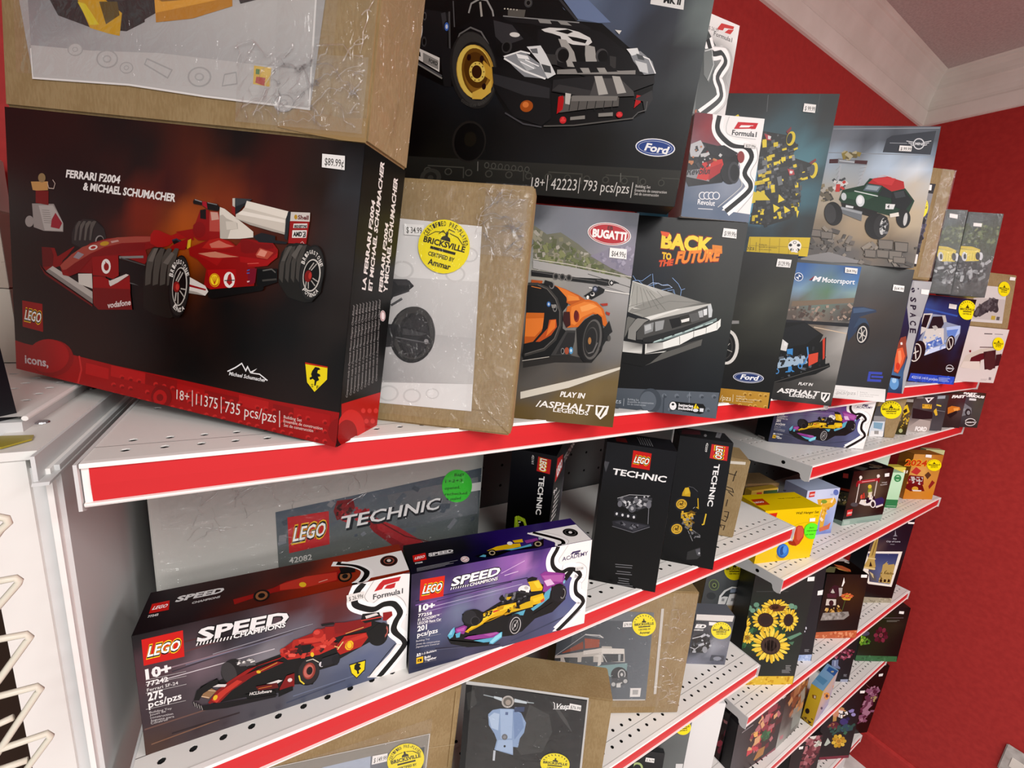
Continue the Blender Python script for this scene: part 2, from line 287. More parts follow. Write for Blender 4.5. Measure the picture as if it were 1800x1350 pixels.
# ---------------------------------------------------------------- boxes and cartons
# name, label, category, group, (x, y, z, yaw, lean, roll, width, height, depth), board colour, board, printed parts
BOXES = [
["toy_box","black box with a red racing car, tilted at the left end of the top shelf","toy box","boxed building sets on the top shelves",[-1.3086,0.2447,0.0266,-0.7392,0.0492,-0.0681,0.3915,0.2631,0.0725],"#141315","card",[["front_print",0.2,"print","F",None,None,[["B",22,[7,1311,"#0c0b0c"],[670,1298,"#0f0d0d"],[1351,1293,"#121010"],[1950,1311,"#1a1a1b"],[1918,1142,"#35373a"],[1758,1125,"#2b211d"],[1508,1099,"#3f1c12"],[1309,981,"#7a3216"],[1097,881,"#a8501c"],[837,900,"#74280f"],[997,1045,"#3d150d"],[668,959,"#220d0a"],[386,847,"#0d0a0b"],[85,756,"#09090a"],[144,419,"#08080a"],[842,415,"#060607"],[1435,407,"#060607"],[1895,590,"#2a2624"],[1895,861,"#33302f"],[2000,404,"#171617"],[1610,895,"#4a2418"],[1741,717,"#1c1614"],[496,992,"#150c0b"],[1014,360,"#060607"],[771,571,"#0a0808"],[1333,550,"#0a0808"],[525,619,"#090808"],[1643,496,"#0f0d0d"],[1119,237,"#070707"],[318,974,"#0b0a0a"],[834,1177,"#170e0d"]],["P","#9c1718",[1,156,66,151,364,150,664,145,1088,151,1609,154,1957,168,1957,48,1953,0,0,0,0,0]],["P","#b42121",[650,142,866,142,864,85,646,84]],["P","#8a1314",[866,142,1061,142,1060,85,864,85]],["P","#a81c1c",[1061,128,1224,126,1223,70,1060,71]],["P","#b42121",[1420,143,1585,143,1586,89,1420,88]],["P","#8a1314",[1610,137,1721,140,1723,87,1612,83]],["P","#a81c1c",[1721,143,1913,146,1916,93,1723,90]],["P","#b42121",[486,124,635,122,631,63,481,64]],["P","#8a1314",[1224,126,1420,129,1421,74,1223,70]],["E","#c22a28",[664,43,15,3,0,-11]],["E","#851112",[668,37,12,2,0,-7]],["P","#c22a28",[656,0,656,0,660,2,663,3,667,3,671,3,674,2,676,0,676,0]],["E","#c22a28",[718,95,15,3,0,-11]],["E","#851112",[722,89,12,2,0,-7]],["E","#c22a28",[718,44,15,3,0,-11]],["E","#851112",[722,38,12,2,0,-7]],["P","#c22a28",[709,0,711,1,714,3,718,4,722,5,725,4,728,3,731,1,732,0]],["E","#c22a28",[772,96,14,3,0,-11]],["E","#851112",[776,89,12,2,0,-7]],["E","#c22a28",[772,45,14,3,0,-11]],["E","#851112",[776,39,12,2,0,-7]],["E","#c22a28",[825,96,14,3,0,-11]],["E","#851112",[829,90,11,2,0,-7]],["P","#c22a28",[840,0,815,0,816,1,819,3,822,5,826,6,829,7,833,6,836,5,838,3,840,1]],["E","#c22a28",[878,47,14,3,0,-11]],["E","#851112",[883,41,11,2,0,-7]],["P","#c22a28",[893,0,867,0,869,2,872,4,875,6,879,7,883,8,886,7,889,6,891,5,893,2]],["E","#c22a28",[930,98,14,3,0,-11]],["E","#851112",[934,92,11,2,0,-7]],["E","#c22a28",[931,48,14,3,0,-11]],["E","#851112",[935,42,11,2,0,-7]],["P","#c22a28",[946,1,946,0,919,0,919,0,922,3,924,6,928,7,931,8,935,9,939,8,942,7,944,6,945,3]],["E","#c22a28",[982,98,14,3,0,-11]],["E","#851112",[986,92,11,2,0,-7]],["E","#c22a28",[983,49,14,3,0,-11]],["E","#851112",[987,43,11,2,0,-7]],["E","#c22a28",[1033,99,14,3,0,-11]],["E","#851112",[1037,93,11,2,0,-7]],["P","#c22a28",[1050,3,1049,0,1022,0,1024,3,1026,5,1029,8,1032,9,1035,11,1039,11,1042,11,1045,9,1048,8,1049,5]],["P","#851112",[1038,0,1040,1,1043,1,1045,1,1048,0,1048,0]],["E","#c22a28",[1085,50,14,3,0,-11]],["E","#851112",[1090,44,11,2,0,-7]],["P","#c22a28",[1101,4,1100,1,1100,0,1074,0,1074,1,1075,4,1077,6,1080,9,1083,10,1087,12,1090,12,1094,12,1096,10,1099,9,1100,6]],["P","#851112",[1086,0,1088,1,1091,2,1094,2,1097,2,1099,1,1101,0,1101,0]],["E","#c22a28",[1134,100,13,3,0,-10]],["E","#851112",[1139,94,11,2,0,-7]],["E","#c22a28",[1136,51,14,3,0,-11]],["E","#851112",[1140,45,11,2,0,-7]],["P","#c22a28",[1152,5,1151,2,1150,0,1124,0,1125,2,1126,5,1128,7,1131,10,1134,11,1138,13,1141,13,1144,13,1147,12,1149,10,1151,7]],["P","#851112",[1136,0,1137,1,1139,2,1142,3,1145,3,1147,3,1150,2,1152,1,1153,0]],["E","#c22a28",[1184,101,13,3,0,-10]],["E","#851112",[1189,95,11,2,0,-7]],["E","#c22a28",[1186,52,13,3,0,-10]],["E","#851112",[1191,46,11,2,0,-7]],["E","#c22a28",[1234,102,13,3,0,-10]],["E","#851112",[1238,95,11,2,0,-7]],["P","#c22a28",[1252,7,1251,4,1250,1,1249,0,1225,0,1225,1,1225,4,1227,7,1229,9,1231,12,1234,13,1238,15,1241,15,1245,15,1247,14,1250,12,1251,10]],["P","#851112",[1253,0,1253,0,1234,0,1235,1,1237,3,1240,4,1242,5,1245,5,1248,5,1250,4,1252,3,1253,2]],["E","#c22a28",[1286,54,13,3,0,-10]],["E","#851112",[1290,48,11,2,0,-7]],["P","#c22a28",[1301,8,1301,5,1300,2,1298,0,1275,0,1275,2,1275,5,1276,8,1278,10,1281,13,1284,14,1287,16,1291,16,1294,16,1297,15,1299,13,1301,11]],["P","#851112",[1303,1,1303,0,1283,0,1283,0,1285,2,1287,4,1289,5,1292,6,1295,6,1297,6,1299,6,1301,4,1302,3]],["E","#c22a28",[1332,103,13,3,1,-10]],["E","#851112",[1336,97,10,2,0,-7]],["E","#c22a28",[1335,55,13,3,1,-10]],["E","#851112",[1339,49,10,2,0,-7]],["P","#c22a28",[1350,9,1350,6,1349,3,1347,1,1346,0,1325,0,1325,1,1324,3,1324,6,1325,9,1327,11,1330,14,1333,15,1337,17,1340,17,1343,17,1346,16,1348,14,1350,12]],["P","#851112",[1352,2,1352,0,1351,0,1331,0,1332,1,1334,3,1336,5,1338,6,1341,7,1344,7,1346,7,1349,7,1350,5,1351,4]],["E","#c22a28",[1380,103,13,3,1,-10]],["E","#851112",[1385,97,10,2,0,-7]],["E","#c22a28",[1383,55,13,3,1,-10]],["E","#851112",[1387,49,10,2,0,-7]],["E","#c22a28",[1428,104,13,3,1,-10]],["E","#851112",[1433,98,10,2,0,-7]],["P","#c22a28",[1447,11,1447,8,1446,5,1444,3,1441,1,1440,0,1424,0,1423,1,1422,3,1421,5,1422,8,1423,11,1425,13,1427,16,1430,17,1434,18,1437,19,1440,19,1443,17,1445,16,1446,14]],["P","#851112",[1449,4,1448,2,1448,1,1447,0,1428,0,1428,2,1429,4,1431,5,1433,7,1435,8,1438,9,1441,9,1443,9,1445,9,1447,7,1448,6]],["E","#c22a28",[1479,57,13,3,1,-10]],["E","#851112",[1483,51,10,2,0,-7]],["P","#c22a28",[1495,12,1495,9,1493,6,1492,4,1489,2,1486,0,1473,0,1471,2,1470,4,1469,6,1470,9,1471,12,1473,14,1475,17,1478,18,1481,19,1485,20,1488,19,1491,18,1493,17,1494,15]],["P","#851112",[1497,5,1496,4,1495,2,1494,0,1476,0,1476,1,1476,3,1477,5,1479,6,1481,8,1483,9,1486,10,1489,10,1491,10,1493,10,1495,9,1496,7]],["E","#c22a28",[1523,105,13,3,1,-10]],["E","#851112",[1527,99,10,2,0,-7]],["E","#c22a28",[1526,58,13,3,1,-10]],["E","#851112",[1531,52,10,2,0,-7]],["P","#c22a28",[1542,13,1542,10,1541,7,1539,5,1537,3,1534,1,1531,0,1523,0,1521,1,1519,3,1518,5,1517,7,1517,10,1518,13,1520,15,1523,18,1526,19,1529,20,1532,21,1535,20,1538,19,1540,18,1542,15]],["P","#851112",[1544,6,1544,5,1543,3,1541,1,1540,0,1524,0,1524,0,1524,2,1524,4,1525,6,1526,7,1528,9,1531,10,1533,11,1536,11,1538,11,1541,11,1542,9,1543,8]],["E","#c22a28",[1570,106,12,3,1,-10]],["E","#851112",[1574,100,10,2,0,-7]],["E","#c22a28",[1573,59,12,3,1,-10]],["E","#851112",[1578,53,10,2,0,-7]],["E","#c22a28",[1616,106,12,3,1,-10]],["E","#851112",[1620,100,10,2,1,-7]],["E","#c22a28",[1623,12,12,3,1,-10]],["P","#851112",[1638,8,1637,7,1637,5,1635,3,1633,1,1631,0,1630,0,1621,0,1619,1,1618,2,1618,4,1618,6,1619,8,1620,9,1622,11,1625,12,1627,13,1630,13,1632,13,1634,13,1636,11,1637,10]],["E","#c22a28",[1666,60,12,3,1,-10]],["E","#851112",[1670,54,10,2,1,-7]],["E","#c22a28",[1670,13,12,3,1,-10]],["E","#851112",[1674,7,10,2,1,-7]],["E","#c22a28",[1708,107,12,3,1,-10]],["E","#851112",[1712,102,10,2,1,-7]],["E","#c22a28",[1712,61,12,3,1,-10]],["E","#851112",[1716,55,10,2,1,-7]],["E","#c22a28",[1716,14,12,3,1,-10]],["E","#851112",[1720,8,10,2,1,-7]],["E","#c22a28",[1753,108,12,3,1,-10]],["E","#851112",[1757,102,10,2,1,-7]],["E","#c22a28",[1757,62,12,3,1,-10]],["E","#851112",[1761,56,10,2,1,-7]],["E","#c22a28",[1798,109,12,3,1,-10]],["E","#851112",[1802,103,9,2,1,-7]],["E","#c22a28",[1807,16,12,3,1,-10]],["E","#851112",[1811,10,10,2,1,-7]],["E","#c22a28",[1847,63,12,3,1,-10]],["E","#851112",[1851,57,9,2,1,-7]],["E","#c22a28",[1851,17,12,3,1,-10]],["E","#851112",[1856,11,9,2,1,-7]],["E","#c22a28",[1887,110,12,3,1,-10]],["E","#851112",[1891,104,9,2,1,-7]],["E","#c22a28",[1891,64,12,3,1,-10]],["E","#851112",[1895,58,9,2,1,-7]],["E","#c22a28",[1896,18,12,3,1,-10]],["E","#851112",[1900,12,9,2,1,-7]],["E","#8a1214",[253,104,150,28,-4,-100]],["E","#a41b1c",[230,112,143,26,-4,-92]],["L","#c23230",11,[441,152,454,81,429,2]],["P","#7e1010",[1029,50,1027,34,1021,18,1011,3,1009,0,910,0,906,9,903,24,905,41,911,57,921,72,933,85,948,94,965,99,981,101,996,98,1010,90,1020,80,1027,66]],["P","#b22020",[1001,42,1000,32,996,21,989,11,981,3,976,0,929,0,923,6,919,15,917,25,918,36,922,46,929,56,937,64,947,71,958,74,969,75,979,73,988,69,995,61,1000,53]],["E","#7e1010",[959,34,21,4,0,-19]],["P","#8a1214",[1957,18,1950,19,1934,26,1922,37,1913,51,1909,67,1910,85,1915,102,1924,118,1937,131,1953,141,1957,143]],["T","#e8dcd6","18+",[1059,47,76,2,0,50],0],["L","#e8dcd6",4,[1152,111,1155,29]],["T","#e8dcd6","11375",[1176,43,127,3,0,56],0],["L","#e8dcd6",4,[1321,113,1325,30]],["T","#e8dcd6","735 pcs/pzs",[1345,40,287,8,0,56],0],["L","#e8dcd6",4,[1647,111,1653,31]],["T","#ecd8d0","Building Set",[1672,80,97,3,0,15],0],["T","#ecd8d0","Ensemble de construction",[1673,60,207,8,0,15],0],["T","#ecd8d0","Set de construcción",[1675,40,157,6,0,15],0],["T","#d8cdd0","icons,",[65,44,165,9,0,45],3],["P","#9a1515",[63,380,201,383,200,236,58,240]],["T","#f0c020","LEGO",[70,277,117,-2,15,65],9],["T","#111111","LEGO",[72,280,114,-1,14,59],6],["T","#ffffff","LEGO",[74,283,110,-1,13,52],2],["L","#eeeeee",6,[1349,244,1393,272,1426,298,1450,267,1459,288,1476,264,1506,285,1482,262,1526,265,1571,243]],["T","#eeeeee","Michael Schumacher",[1358,228,203,6,4,18],2],["P","#111111",[1757,370,1881,372,1884,308,1821,232,1776,270]],["P","#eed81c",[1763,362,1877,365,1880,309,1822,239,1780,276]],["P","#bb2a1a",[1762,367,1878,368,1878,362,1763,359]],["P","#151515",[1802,335,1815,355,1835,355,1843,348,1830,342,1828,329,1842,326,1846,317,1833,312,1841,299,1828,289,1825,269,1818,268,1818,292,1808,298,1794,290,1791,300,1802,308,1797,318]],["T","#151515","S",[1802,260,12,-2,0,15],0],["T","#151515","F",[1831,257,14,-1,0,15],0],["P","#8d8682",[155,879,297,893,355,807,353,766,226,755,161,765]],["P","#a8a29d",[198,875,291,886,352,812,350,770,233,758]],["E","#8d8682",[134,790,29,3,-2,-28]],["L","#6b6562",2,[219,855,268,858]],["L","#6b6562",2,[221,845,271,848]],["L","#6b6562",2,[223,835,273,839]],["L","#6b6562",2,[225,826,276,829]],["L","#6b6562",2,[227,816,279,819]],["L","#6b6562",2,[229,806,281,809]],["L","#6b6562",2,[231,796,284,800]],["P","#8c2530",[282,817,307,852,348,807,329,777,274,779]],["P","#6e1419",[183,946,266,950,263,883,180,885]],["P","#b78a52",[154,983,265,995,263,954,189,944,164,944]],["E","#8a7350",[226,1008,24,2,-1,-22]],["L","#b8a69a",4,[261,990,269,964,300,965,310,990,295,1006]],["E","#101010",[509,758,113,14,-2,-93]],["P","#2b2b2b",[408,768,433,817,481,843,552,847,610,812,624,769,562,743,466,703,406,718]],["P","#4b4845",[433,803,454,831,470,830,447,791,434,735,422,734]],["P","#55524e",[463,812,484,834,500,834,477,795,464,739,452,738]],["P","#57544f",[496,822,517,838,533,838,509,799,497,743,485,742]],["P","#514e4a",[528,831,549,842,565,842,542,803,530,748,518,746]],["E","#8a8683",[583,754,26,0,-6,-25]],["E","#111",[586,753,21,0,-5,-21]],["P","#7a1718",[210,674,295,680,312,640,418,703,424,702,374,649,348,627,329,596,285,580,233,558,212,574]],["P","#5c1013",[210,674,270,679,287,642,279,588,212,574]],["P","#b0a9a2",[233,556,279,588,534,498,535,439]],["P","#7f7974",[233,556,256,569,535,463,535,438]],["P","#c9c3ba",[445,574,533,587,536,513,505,517,447,523]],["P","#601013",[190,586,233,549,535,432,534,422,226,538]],["P","#7e1517",[329,600,361,628,466,696,527,734,633,770,804,803,942,821,1008,814,1003,791,916,767,861,746,878,700,856,679,708,699,537,669,536,588,451,580,389,552,346,553]],["P","#97453a",[329,596,405,662,478,709,592,751,690,782,804,801,926,816,992,816,860,782,719,759,615,727,526,683,428,624,372,585,347,577]],["P","#741316",[372,585,428,624,526,681,708,753,860,777,855,746,708,708,537,669,451,580,389,552]],["P","#8d8086",[417,650,448,682,487,674,453,646]],["E","#d8cfc9",[544,715,28,8,3,-11]],["E","#a02a26",[545,715,16,5,2,-6]],["E","#b48b28",[615,743,28,7,2,-10]],["P","#b98f88",[653,759,696,771,705,765,659,751]],["P","#8a1518",[537,669,699,698,702,602,666,579,619,586,539,579]],["E","#e4ddd8",[624,635,29,4,0,-36]],["E","#8a1518",[626,633,16,2,0,-19]],["L","#8a1518",5,[620,657,629,647]],["P","#701114",[542,575,619,586,654,540,748,616,771,613,771,548,666,532,631,522,547,519]],["P","#cfc6bf",[625,575,649,569,748,616,765,614,654,538]],["P","#8e191b",[542,575,590,581,640,575,646,539,771,608,774,540,771,497,570,475,543,438,541,528]],["P","#6d1013",[544,519,771,546,777,508,786,448,576,414,546,433]],["T","#d8cac6","vodafone",[633,431,145,40,0,28],3],["L","#7a7a78",11,[705,689,850,712]],["L","#4a4a4a",5,[713,688,861,673]],["L","#5a5a5a",5,[771,576,857,573]],["L","#3a3a3a",13,[783,605,851,606]],["P","#161616",[705,680,862,671,857,566,771,581,771,617,736,621,704,617]],["P","#9c1d1c",[890,820,909,844,936,846,1007,831,1045,848,1087,864,1134,877,1140,844,1035,813,992,781,938,765,888,781]],["P","#1a1316",[1013,810,1035,821,1078,814,1100,783,1036,778]],["L","#2f3440",7,[1016,810,1040,819,1067,808,1084,785]],["P","#8d1a1a",[1034,851,1129,876,1136,826,1109,829,1090,777,1004,765,1009,784,1099,830]],["P","#c9a82a",[1104,822,1122,831,1119,789,1100,783]],["P","#8a1717",[1143,903,1167,964,1213,970,1219,946,1222,837,1162,829,1133,843,1131,893]],["E","#7d1214",[1165,876,35,4,1,-36]],["P","#1e1618",[1167,964,1198,972,1201,927,1169,927]],["P","#b04a40",[1219,964,1264,967,1276,940,1278,857,1222,837]],["P","#c79a8b",[1224,962,1262,964,1271,935,1231,926]],["P","#8e1c1c",[1220,877,1276,882,1278,844,1222,837]],["P","#ddd6c9",[1273,989,1299,984,1392,937,1454,904,1456,880,1386,865,1281,851,1272,964]],["P","#b9b2a6",[1290,958,1311,944,1370,931,1374,906,1334,897,1321,856,1281,851,1274,952]],["P","#cfc8bb",[1307,931,1362,936,1371,906,1314,895]],["P","#151515",[1127,997,1134,1008,1178,1003,1202,1001,1258,1001,1274,987,1264,971,1208,971,1176,986,1130,987]],["L","#8a8a8a",4,[1137,1006,1176,1000]],["L","#777",4,[1207,1000,1258,997]],["P","#a01c2a",[1178,1003,1201,1003,1208,973,1179,986]],["P","#c8c2b8",[1334,1034,1351,1037,1354,996,1336,1002]],["P","#23262a",[1351,1036,1440,1040,1398,1007,1360,966,1355,966]],["P","#3b3f43",[1351,1036,1440,1041,1407,1022,1358,1001]],["P","#8a2420",[1336,1002,1354,996,1356,962,1337,972]],["P","#e4ddd0",[1413,1031,1627,1011,1615,978,1403,1002]],["P","#cfc7ba",[1403,1002,1615,980,1619,913,1560,917,1437,931,1359,950,1360,968,1389,986]],["P","#e9e2d6",[1389,986,1611,974,1612,960,1370,969]],["P","#ada69b",[1361,950,1618,921,1614,912,1437,931]],["P","#2b2f33",[1625,1010,1639,1011,1630,890,1615,896,1616,972]],["P","#cfc8c0",[1639,1010,1733,1018,1734,981,1638,972]],["P","#962020",[1638,972,1734,981,1725,886,1636,878]],["T","#6d3a3a","Shell",[1675,984,53,4,0,17],4],["E","#b58a2a",[1665,992,8,1,1,-10]],["P","#e2ded8",[1657,963,1724,972,1724,953,1656,945]],["T","#222","BRIDGESTONE",[1661,947,61,7,0,11],6],["P","#e2ded8",[1653,935,1724,944,1723,912,1653,903]],["T","#1c1c1c","AMD",[1658,910,44,6,0,18],6],["L","#1c1c1c",4,[1704,933,1717,935,1718,917,1709,914,1714,929]],["L","#d5b9b5",2,[1697,886,1706,894,1716,885]],["P","#8b1517",[1111,788,1214,836,1265,855,1337,848,1368,831,1406,869,1559,868,1586,843,1587,819,1538,766,1434,741,1272,720,1209,707,1160,743,1117,755]],["P","#a82520",[1184,798,1224,839,1275,854,1327,846,1363,828,1318,812,1247,798]],["P","#c46a58",[1225,821,1276,844,1317,833,1358,828,1298,813,1236,805]],["P","#7b1214",[1389,859,1406,869,1487,855,1560,864,1563,848,1470,815,1420,804,1395,809]],["P","#9c1e1e",[1319,795,1391,788,1300,767,1271,729,1218,747,1165,761,1227,787]],["P","#c07a62",[1164,770,1258,791,1340,785,1386,785,1280,766,1233,762]],["P","#b34b3b",[1473,807,1493,839,1565,828,1535,795,1481,796]],["P","#d98c78",[1480,806,1498,834,1533,828,1520,803]],["P","#a01d1e",[1391,788,1471,790,1536,791,1586,831,1586,810,1533,766,1439,748,1433,764,1393,763]],["L","#d05a50",3,[1433,761,1493,772]],["P","#8a1316",[1214,712,1474,749,1475,668,1240,617,1202,627]],["P","#a31a1d",[1220,704,1374,728,1379,649,1240,617]],["P","#74162a",[1435,739,1484,748,1479,682,1444,668]],["E","#e8c51e",[1262,662,29,4,2,-31]],["E","#b33020",[1262,662,26,4,1,-29]],["E","#efd02a",[1262,663,23,3,1,-25]],["L","#b33020",2,[1263,643,1243,677]],["L","#b33020",2,[1263,643,1252,678]],["L","#b33020",2,[1263,643,1261,680]],["L","#b33020",2,[1263,643,1270,681]],["L","#b33020",2,[1263,643,1279,682]],["E","#e6e0da",[1341,675,30,4,2,-36]],["P","#a02224",[1327,663,1335,695,1347,707,1354,685,1358,664,1343,650]],["L","#333",4,[1316,668,1370,678]],["L","#3c5fa8",4,[1433,730,1447,736]],["L","#3c5fa8",4,[1433,718,1448,722]],["P","#d8b0b0",[1436,684,1451,688,1448,681,1438,678]],["P","#181818",[1229,611,1514,674,1530,668,1521,654,1247,574,1228,582]],["P","#d2ccc4",[1112,660,1213,629,1231,605,1215,583,1118,583]],["P","#8e1c20",[1116,623,1219,614,1216,607,1117,612]],["P","#9b948c",[1117,594,1166,593,1215,583,1118,581]],["P","#121212",[1489,747,1592,761,1597,703,1510,665,1489,679]],["L","#5c5c58",6,[1517,742,1563,755,1584,743]],["L","#44423e",8,[1518,698,1591,715]],["P","#26282b",[1455,884,1498,905,1569,900,1570,882,1633,882,1627,873,1486,863]],["P","#262523",[1596,779,1608,834,1636,870,1678,884,1725,886,1778,869,1816,822,1826,766,1815,690,1776,643,1739,635,1655,645,1601,704]],["P","#45423e",[1603,780,1626,857,1648,865,1626,783,1623,703,1603,721]],["P","#45423e",[1633,791,1656,864,1677,871,1655,792,1652,708,1634,726]],["P","#45423e",[1661,801,1684,871,1705,877,1683,801,1681,712,1663,730]],["P","#45423e",[1687,810,1710,877,1732,883,1710,809,1709,716,1689,734]],["P","#57534e",[1609,797,1642,865,1660,869,1628,800]],["P","#5d5954",[1659,829,1693,878,1712,879,1679,815]],["E","#232323",[1765,765,60,1,-8,-123]],["E","#2d2c2b",[1767,766,55,1,-8,-115]],["T","#d8d3cc","B",[1727,798,3,13,-17,5],3],["T","#d8d3cc","R",[1730,814,4,11,-15,8],3],["T","#d8d3cc","I",[1736,828,5,9,-12,10],3],["T","#d8d3cc","D",[1742,839,6,6,-9,13],3],["T","#d8d3cc","G",[1750,846,7,3,-5,14],3],["T","#d8d3cc","E",[1759,849,7,0,-1,15],3],["T","#d8d3cc","S",[1768,848,7,-3,2,15],3],["T","#d8d3cc","T",[1777,844,7,-7,6,15],3],["T","#d8d3cc","O",[1786,835,6,-9,10,13],3],["T","#d8d3cc","N",[1794,823,5,-11,13,11],3],["T","#d8d3cc","E",[1800,809,4,-13,15,9],3],["T","#d8d3cc","P",[1726,689,9,-11,12,13],3],["T","#d8d3cc","O",[1738,676,10,-7,9,15],3],["T","#d8d3cc","T",[1750,667,11,-3,5,16],3],["T","#d8d3cc","E",[1764,664,11,1,1,16],3],["T","#d8d3cc","N",[1777,665,10,5,-3,15],3],["T","#d8d3cc","Z",[1789,671,9,8,-7,14],3],["T","#d8d3cc","A",[1800,682,7,12,-10,12],3],["E","#c6c1b9",[1768,757,43,1,-5,-71]],["E","#191919",[1767,757,38,1,-4,-65]],["L","#a8a39b",5,[1744,730,1742,700]],["L","#a8a39b",5,[1754,731,1757,698]],["L","#a8a39b",5,[1768,735,1789,715]],["L","#a8a39b",5,[1774,746,1803,734]],["L","#a8a39b",5,[1754,780,1775,812]],["L","#a8a39b",5,[1764,778,1789,810]],["E","#7a1f1d",[1752,751,18,0,-2,-26]],["E","#b2362e",[1761,755,8,0,-1,-15]],["P","#232220",[857,598,878,713,910,762,960,771,1037,752,1098,700,1116,623,1116,547,1089,475,1012,443,921,447,858,469]],["P","#484540",[870,641,881,714,913,760,937,760,921,710,905,646,900,591,868,577]],["P","#484540",[915,647,925,720,957,766,980,766,964,716,949,652,944,597,913,584]],["P","#484540",[957,653,966,725,998,771,1021,771,1005,722,990,658,986,603,955,590]],["P","#484540",[998,659,1007,731,1039,777,1061,777,1045,727,1031,664,1027,610,997,596]],["P","#625d57",[884,696,921,761,943,764,912,696]],["P","#625d57",[972,700,1020,757,1037,750,1000,695]],["E","#1d1d1d",[1067,601,59,5,-11,-149]],["E","#292827",[1069,604,54,4,-10,-140]],["T","#d8d3cc","B",[1031,641,3,17,-22,4],3],["T","#d8d3cc","R",[1035,661,4,14,-19,8],3],["T","#d8d3cc","I",[1040,679,5,12,-16,11],3],["T","#d8d3cc","D",[1047,693,6,9,-12,14],3],["T","#d8d3cc","G",[1054,703,7,5,-7,17],3],["T","#d8d3cc","E",[1063,709,7,1,-3,18],3],["T","#d8d3cc","S",[1071,710,7,-3,2,19],3],["T","#d8d3cc","T",[1080,705,6,-7,7,18],3],["T","#d8d3cc","O",[1088,697,6,-10,12,17],3],["T","#d8d3cc","N",[1095,683,5,-13,16,15],3],["T","#d8d3cc","E",[1101,667,4,-15,19,12],3],["T","#d8d3cc","E",[1035,501,13,-12,13,18],3],["T","#d8d3cc","N",[1052,487,15,-4,7,19],3],["T","#d8d3cc","Z",[1070,483,15,5,0,19],3],["T","#d8d3cc","A",[1089,490,13,13,-6,17],3],["E","#b9b4ac",[1072,603,42,3,-7,-92]],["E","#171717",[1071,603,37,3,-6,-86]],["L","#a8a39b",7,[1053,573,1048,532]],["L","#a8a39b",6,[1064,575,1065,521]],["L","#a8a39b",6,[1074,585,1105,554]],["L","#a8a39b",6,[1079,595,1109,595]],["L","#a8a39b",6,[1051,627,1077,675]],["L","#a8a39b",6,[1062,624,1090,672]],["E","#7e2322",[1055,600,19,3,1,-25]],["E","#b83a34",[1060,600,10,1,0,-15]],["T","#e9e6e2","FERRARI F2004",[377,1027,328,5,7,34],4],["T","#e9e6e2","& MICHAEL SCHUMACHER",[482,980,542,5,7,34],4]]],["price_sticker",1.2,"print","F",None,None,[["P","#f2f0ec",[1769,1259,1875,1260,1879,1205,1772,1206]],["T","#55534f","$89.99¢",[1784,1216,89,0,-1,29],1]]],["side_print",0.2,"print","R",None,None,[["B",4,[-152,1268,"#161618"],[97,1045,"#131315"],[66,815,"#131418"]],["T","#e6e4e0","LA FERRARI F2004",[110,726,7,391,-29,4],4],["T","#e6e4e0","ET MICHAEL SCHUMACHER",[166,723,-7,570,-31,4],4],["T","#e6e4e0","FERRARI F2004",[262,720,-7,324,-32,5],4],["T","#e6e4e0","Y MICHAEL SCHUMACHER",[312,721,-18,541,-37,2],4],["T","#9a9a98","Components made in Denmark Mexico Hungary China Billund",[50,228,-13,425,-15,6],0],["T","#9a9a98","Components made in Denmark Mexico Hungary China Billund",[79,232,-17,425,-16,6],0],["T","#9a9a98","Components made in Denmark Mexico Hungary China Billund",[108,236,-21,424,-16,6],0],["T","#9a9a98","Components made in Denmark Mexico Hungary China Billund",[138,239,-26,424,-17,6],0],["T","#9a9a98","Components made in Denmark Mexico Hungary China Billund",[170,243,-30,423,-17,6],0],["T","#9a9a98","Components made in Denmark Mexico Hungary China Billund",[202,247,-35,422,-18,6],0],["T","#9a9a98","Components made in Denmark Mexico Hungary China Billund",[235,251,-40,421,-18,6],0],["T","#9a9a98","Components made in Denmark Mexico Hungary China Billund",[269,255,-46,420,-19,6],0],["T","#9a9a98","Components made in Denmark Mexico Hungary China Billund",[305,260,-51,420,-19,6],0],["E","#d9cfcf",[292,603,28,-1,6,-28]],["E","#8a2d2d",[292,603,23,-1,5,-24]],["E","#e8e0e0",[292,603,18,-1,5,-21]],["P","#a81a1a",[39,0,15,157,7,208,362,188,362,0]],["P","#c42826",[240,15,240,0,50,0,43,5,20,33,4,62,0,75,0,130,3,138,19,153,41,162,69,164,100,158,132,144,163,125,191,100,215,73,231,44]],["P","#8c1414",[168,14,168,0,37,0,26,10,9,30,0,46,0,105,9,113,25,119,46,120,68,115,91,105,114,91,134,74,150,54,162,34]],["E","#c83634",[202,125,22,-6,3,-14]],["E","#c83634",[244,58,23,-7,3,-14]],["E","#c83634",[265,108,23,-6,3,-14]],["E","#c83634",[310,39,24,-7,3,-15]],["E","#c83634",[332,91,25,-6,3,-15]]]]]],
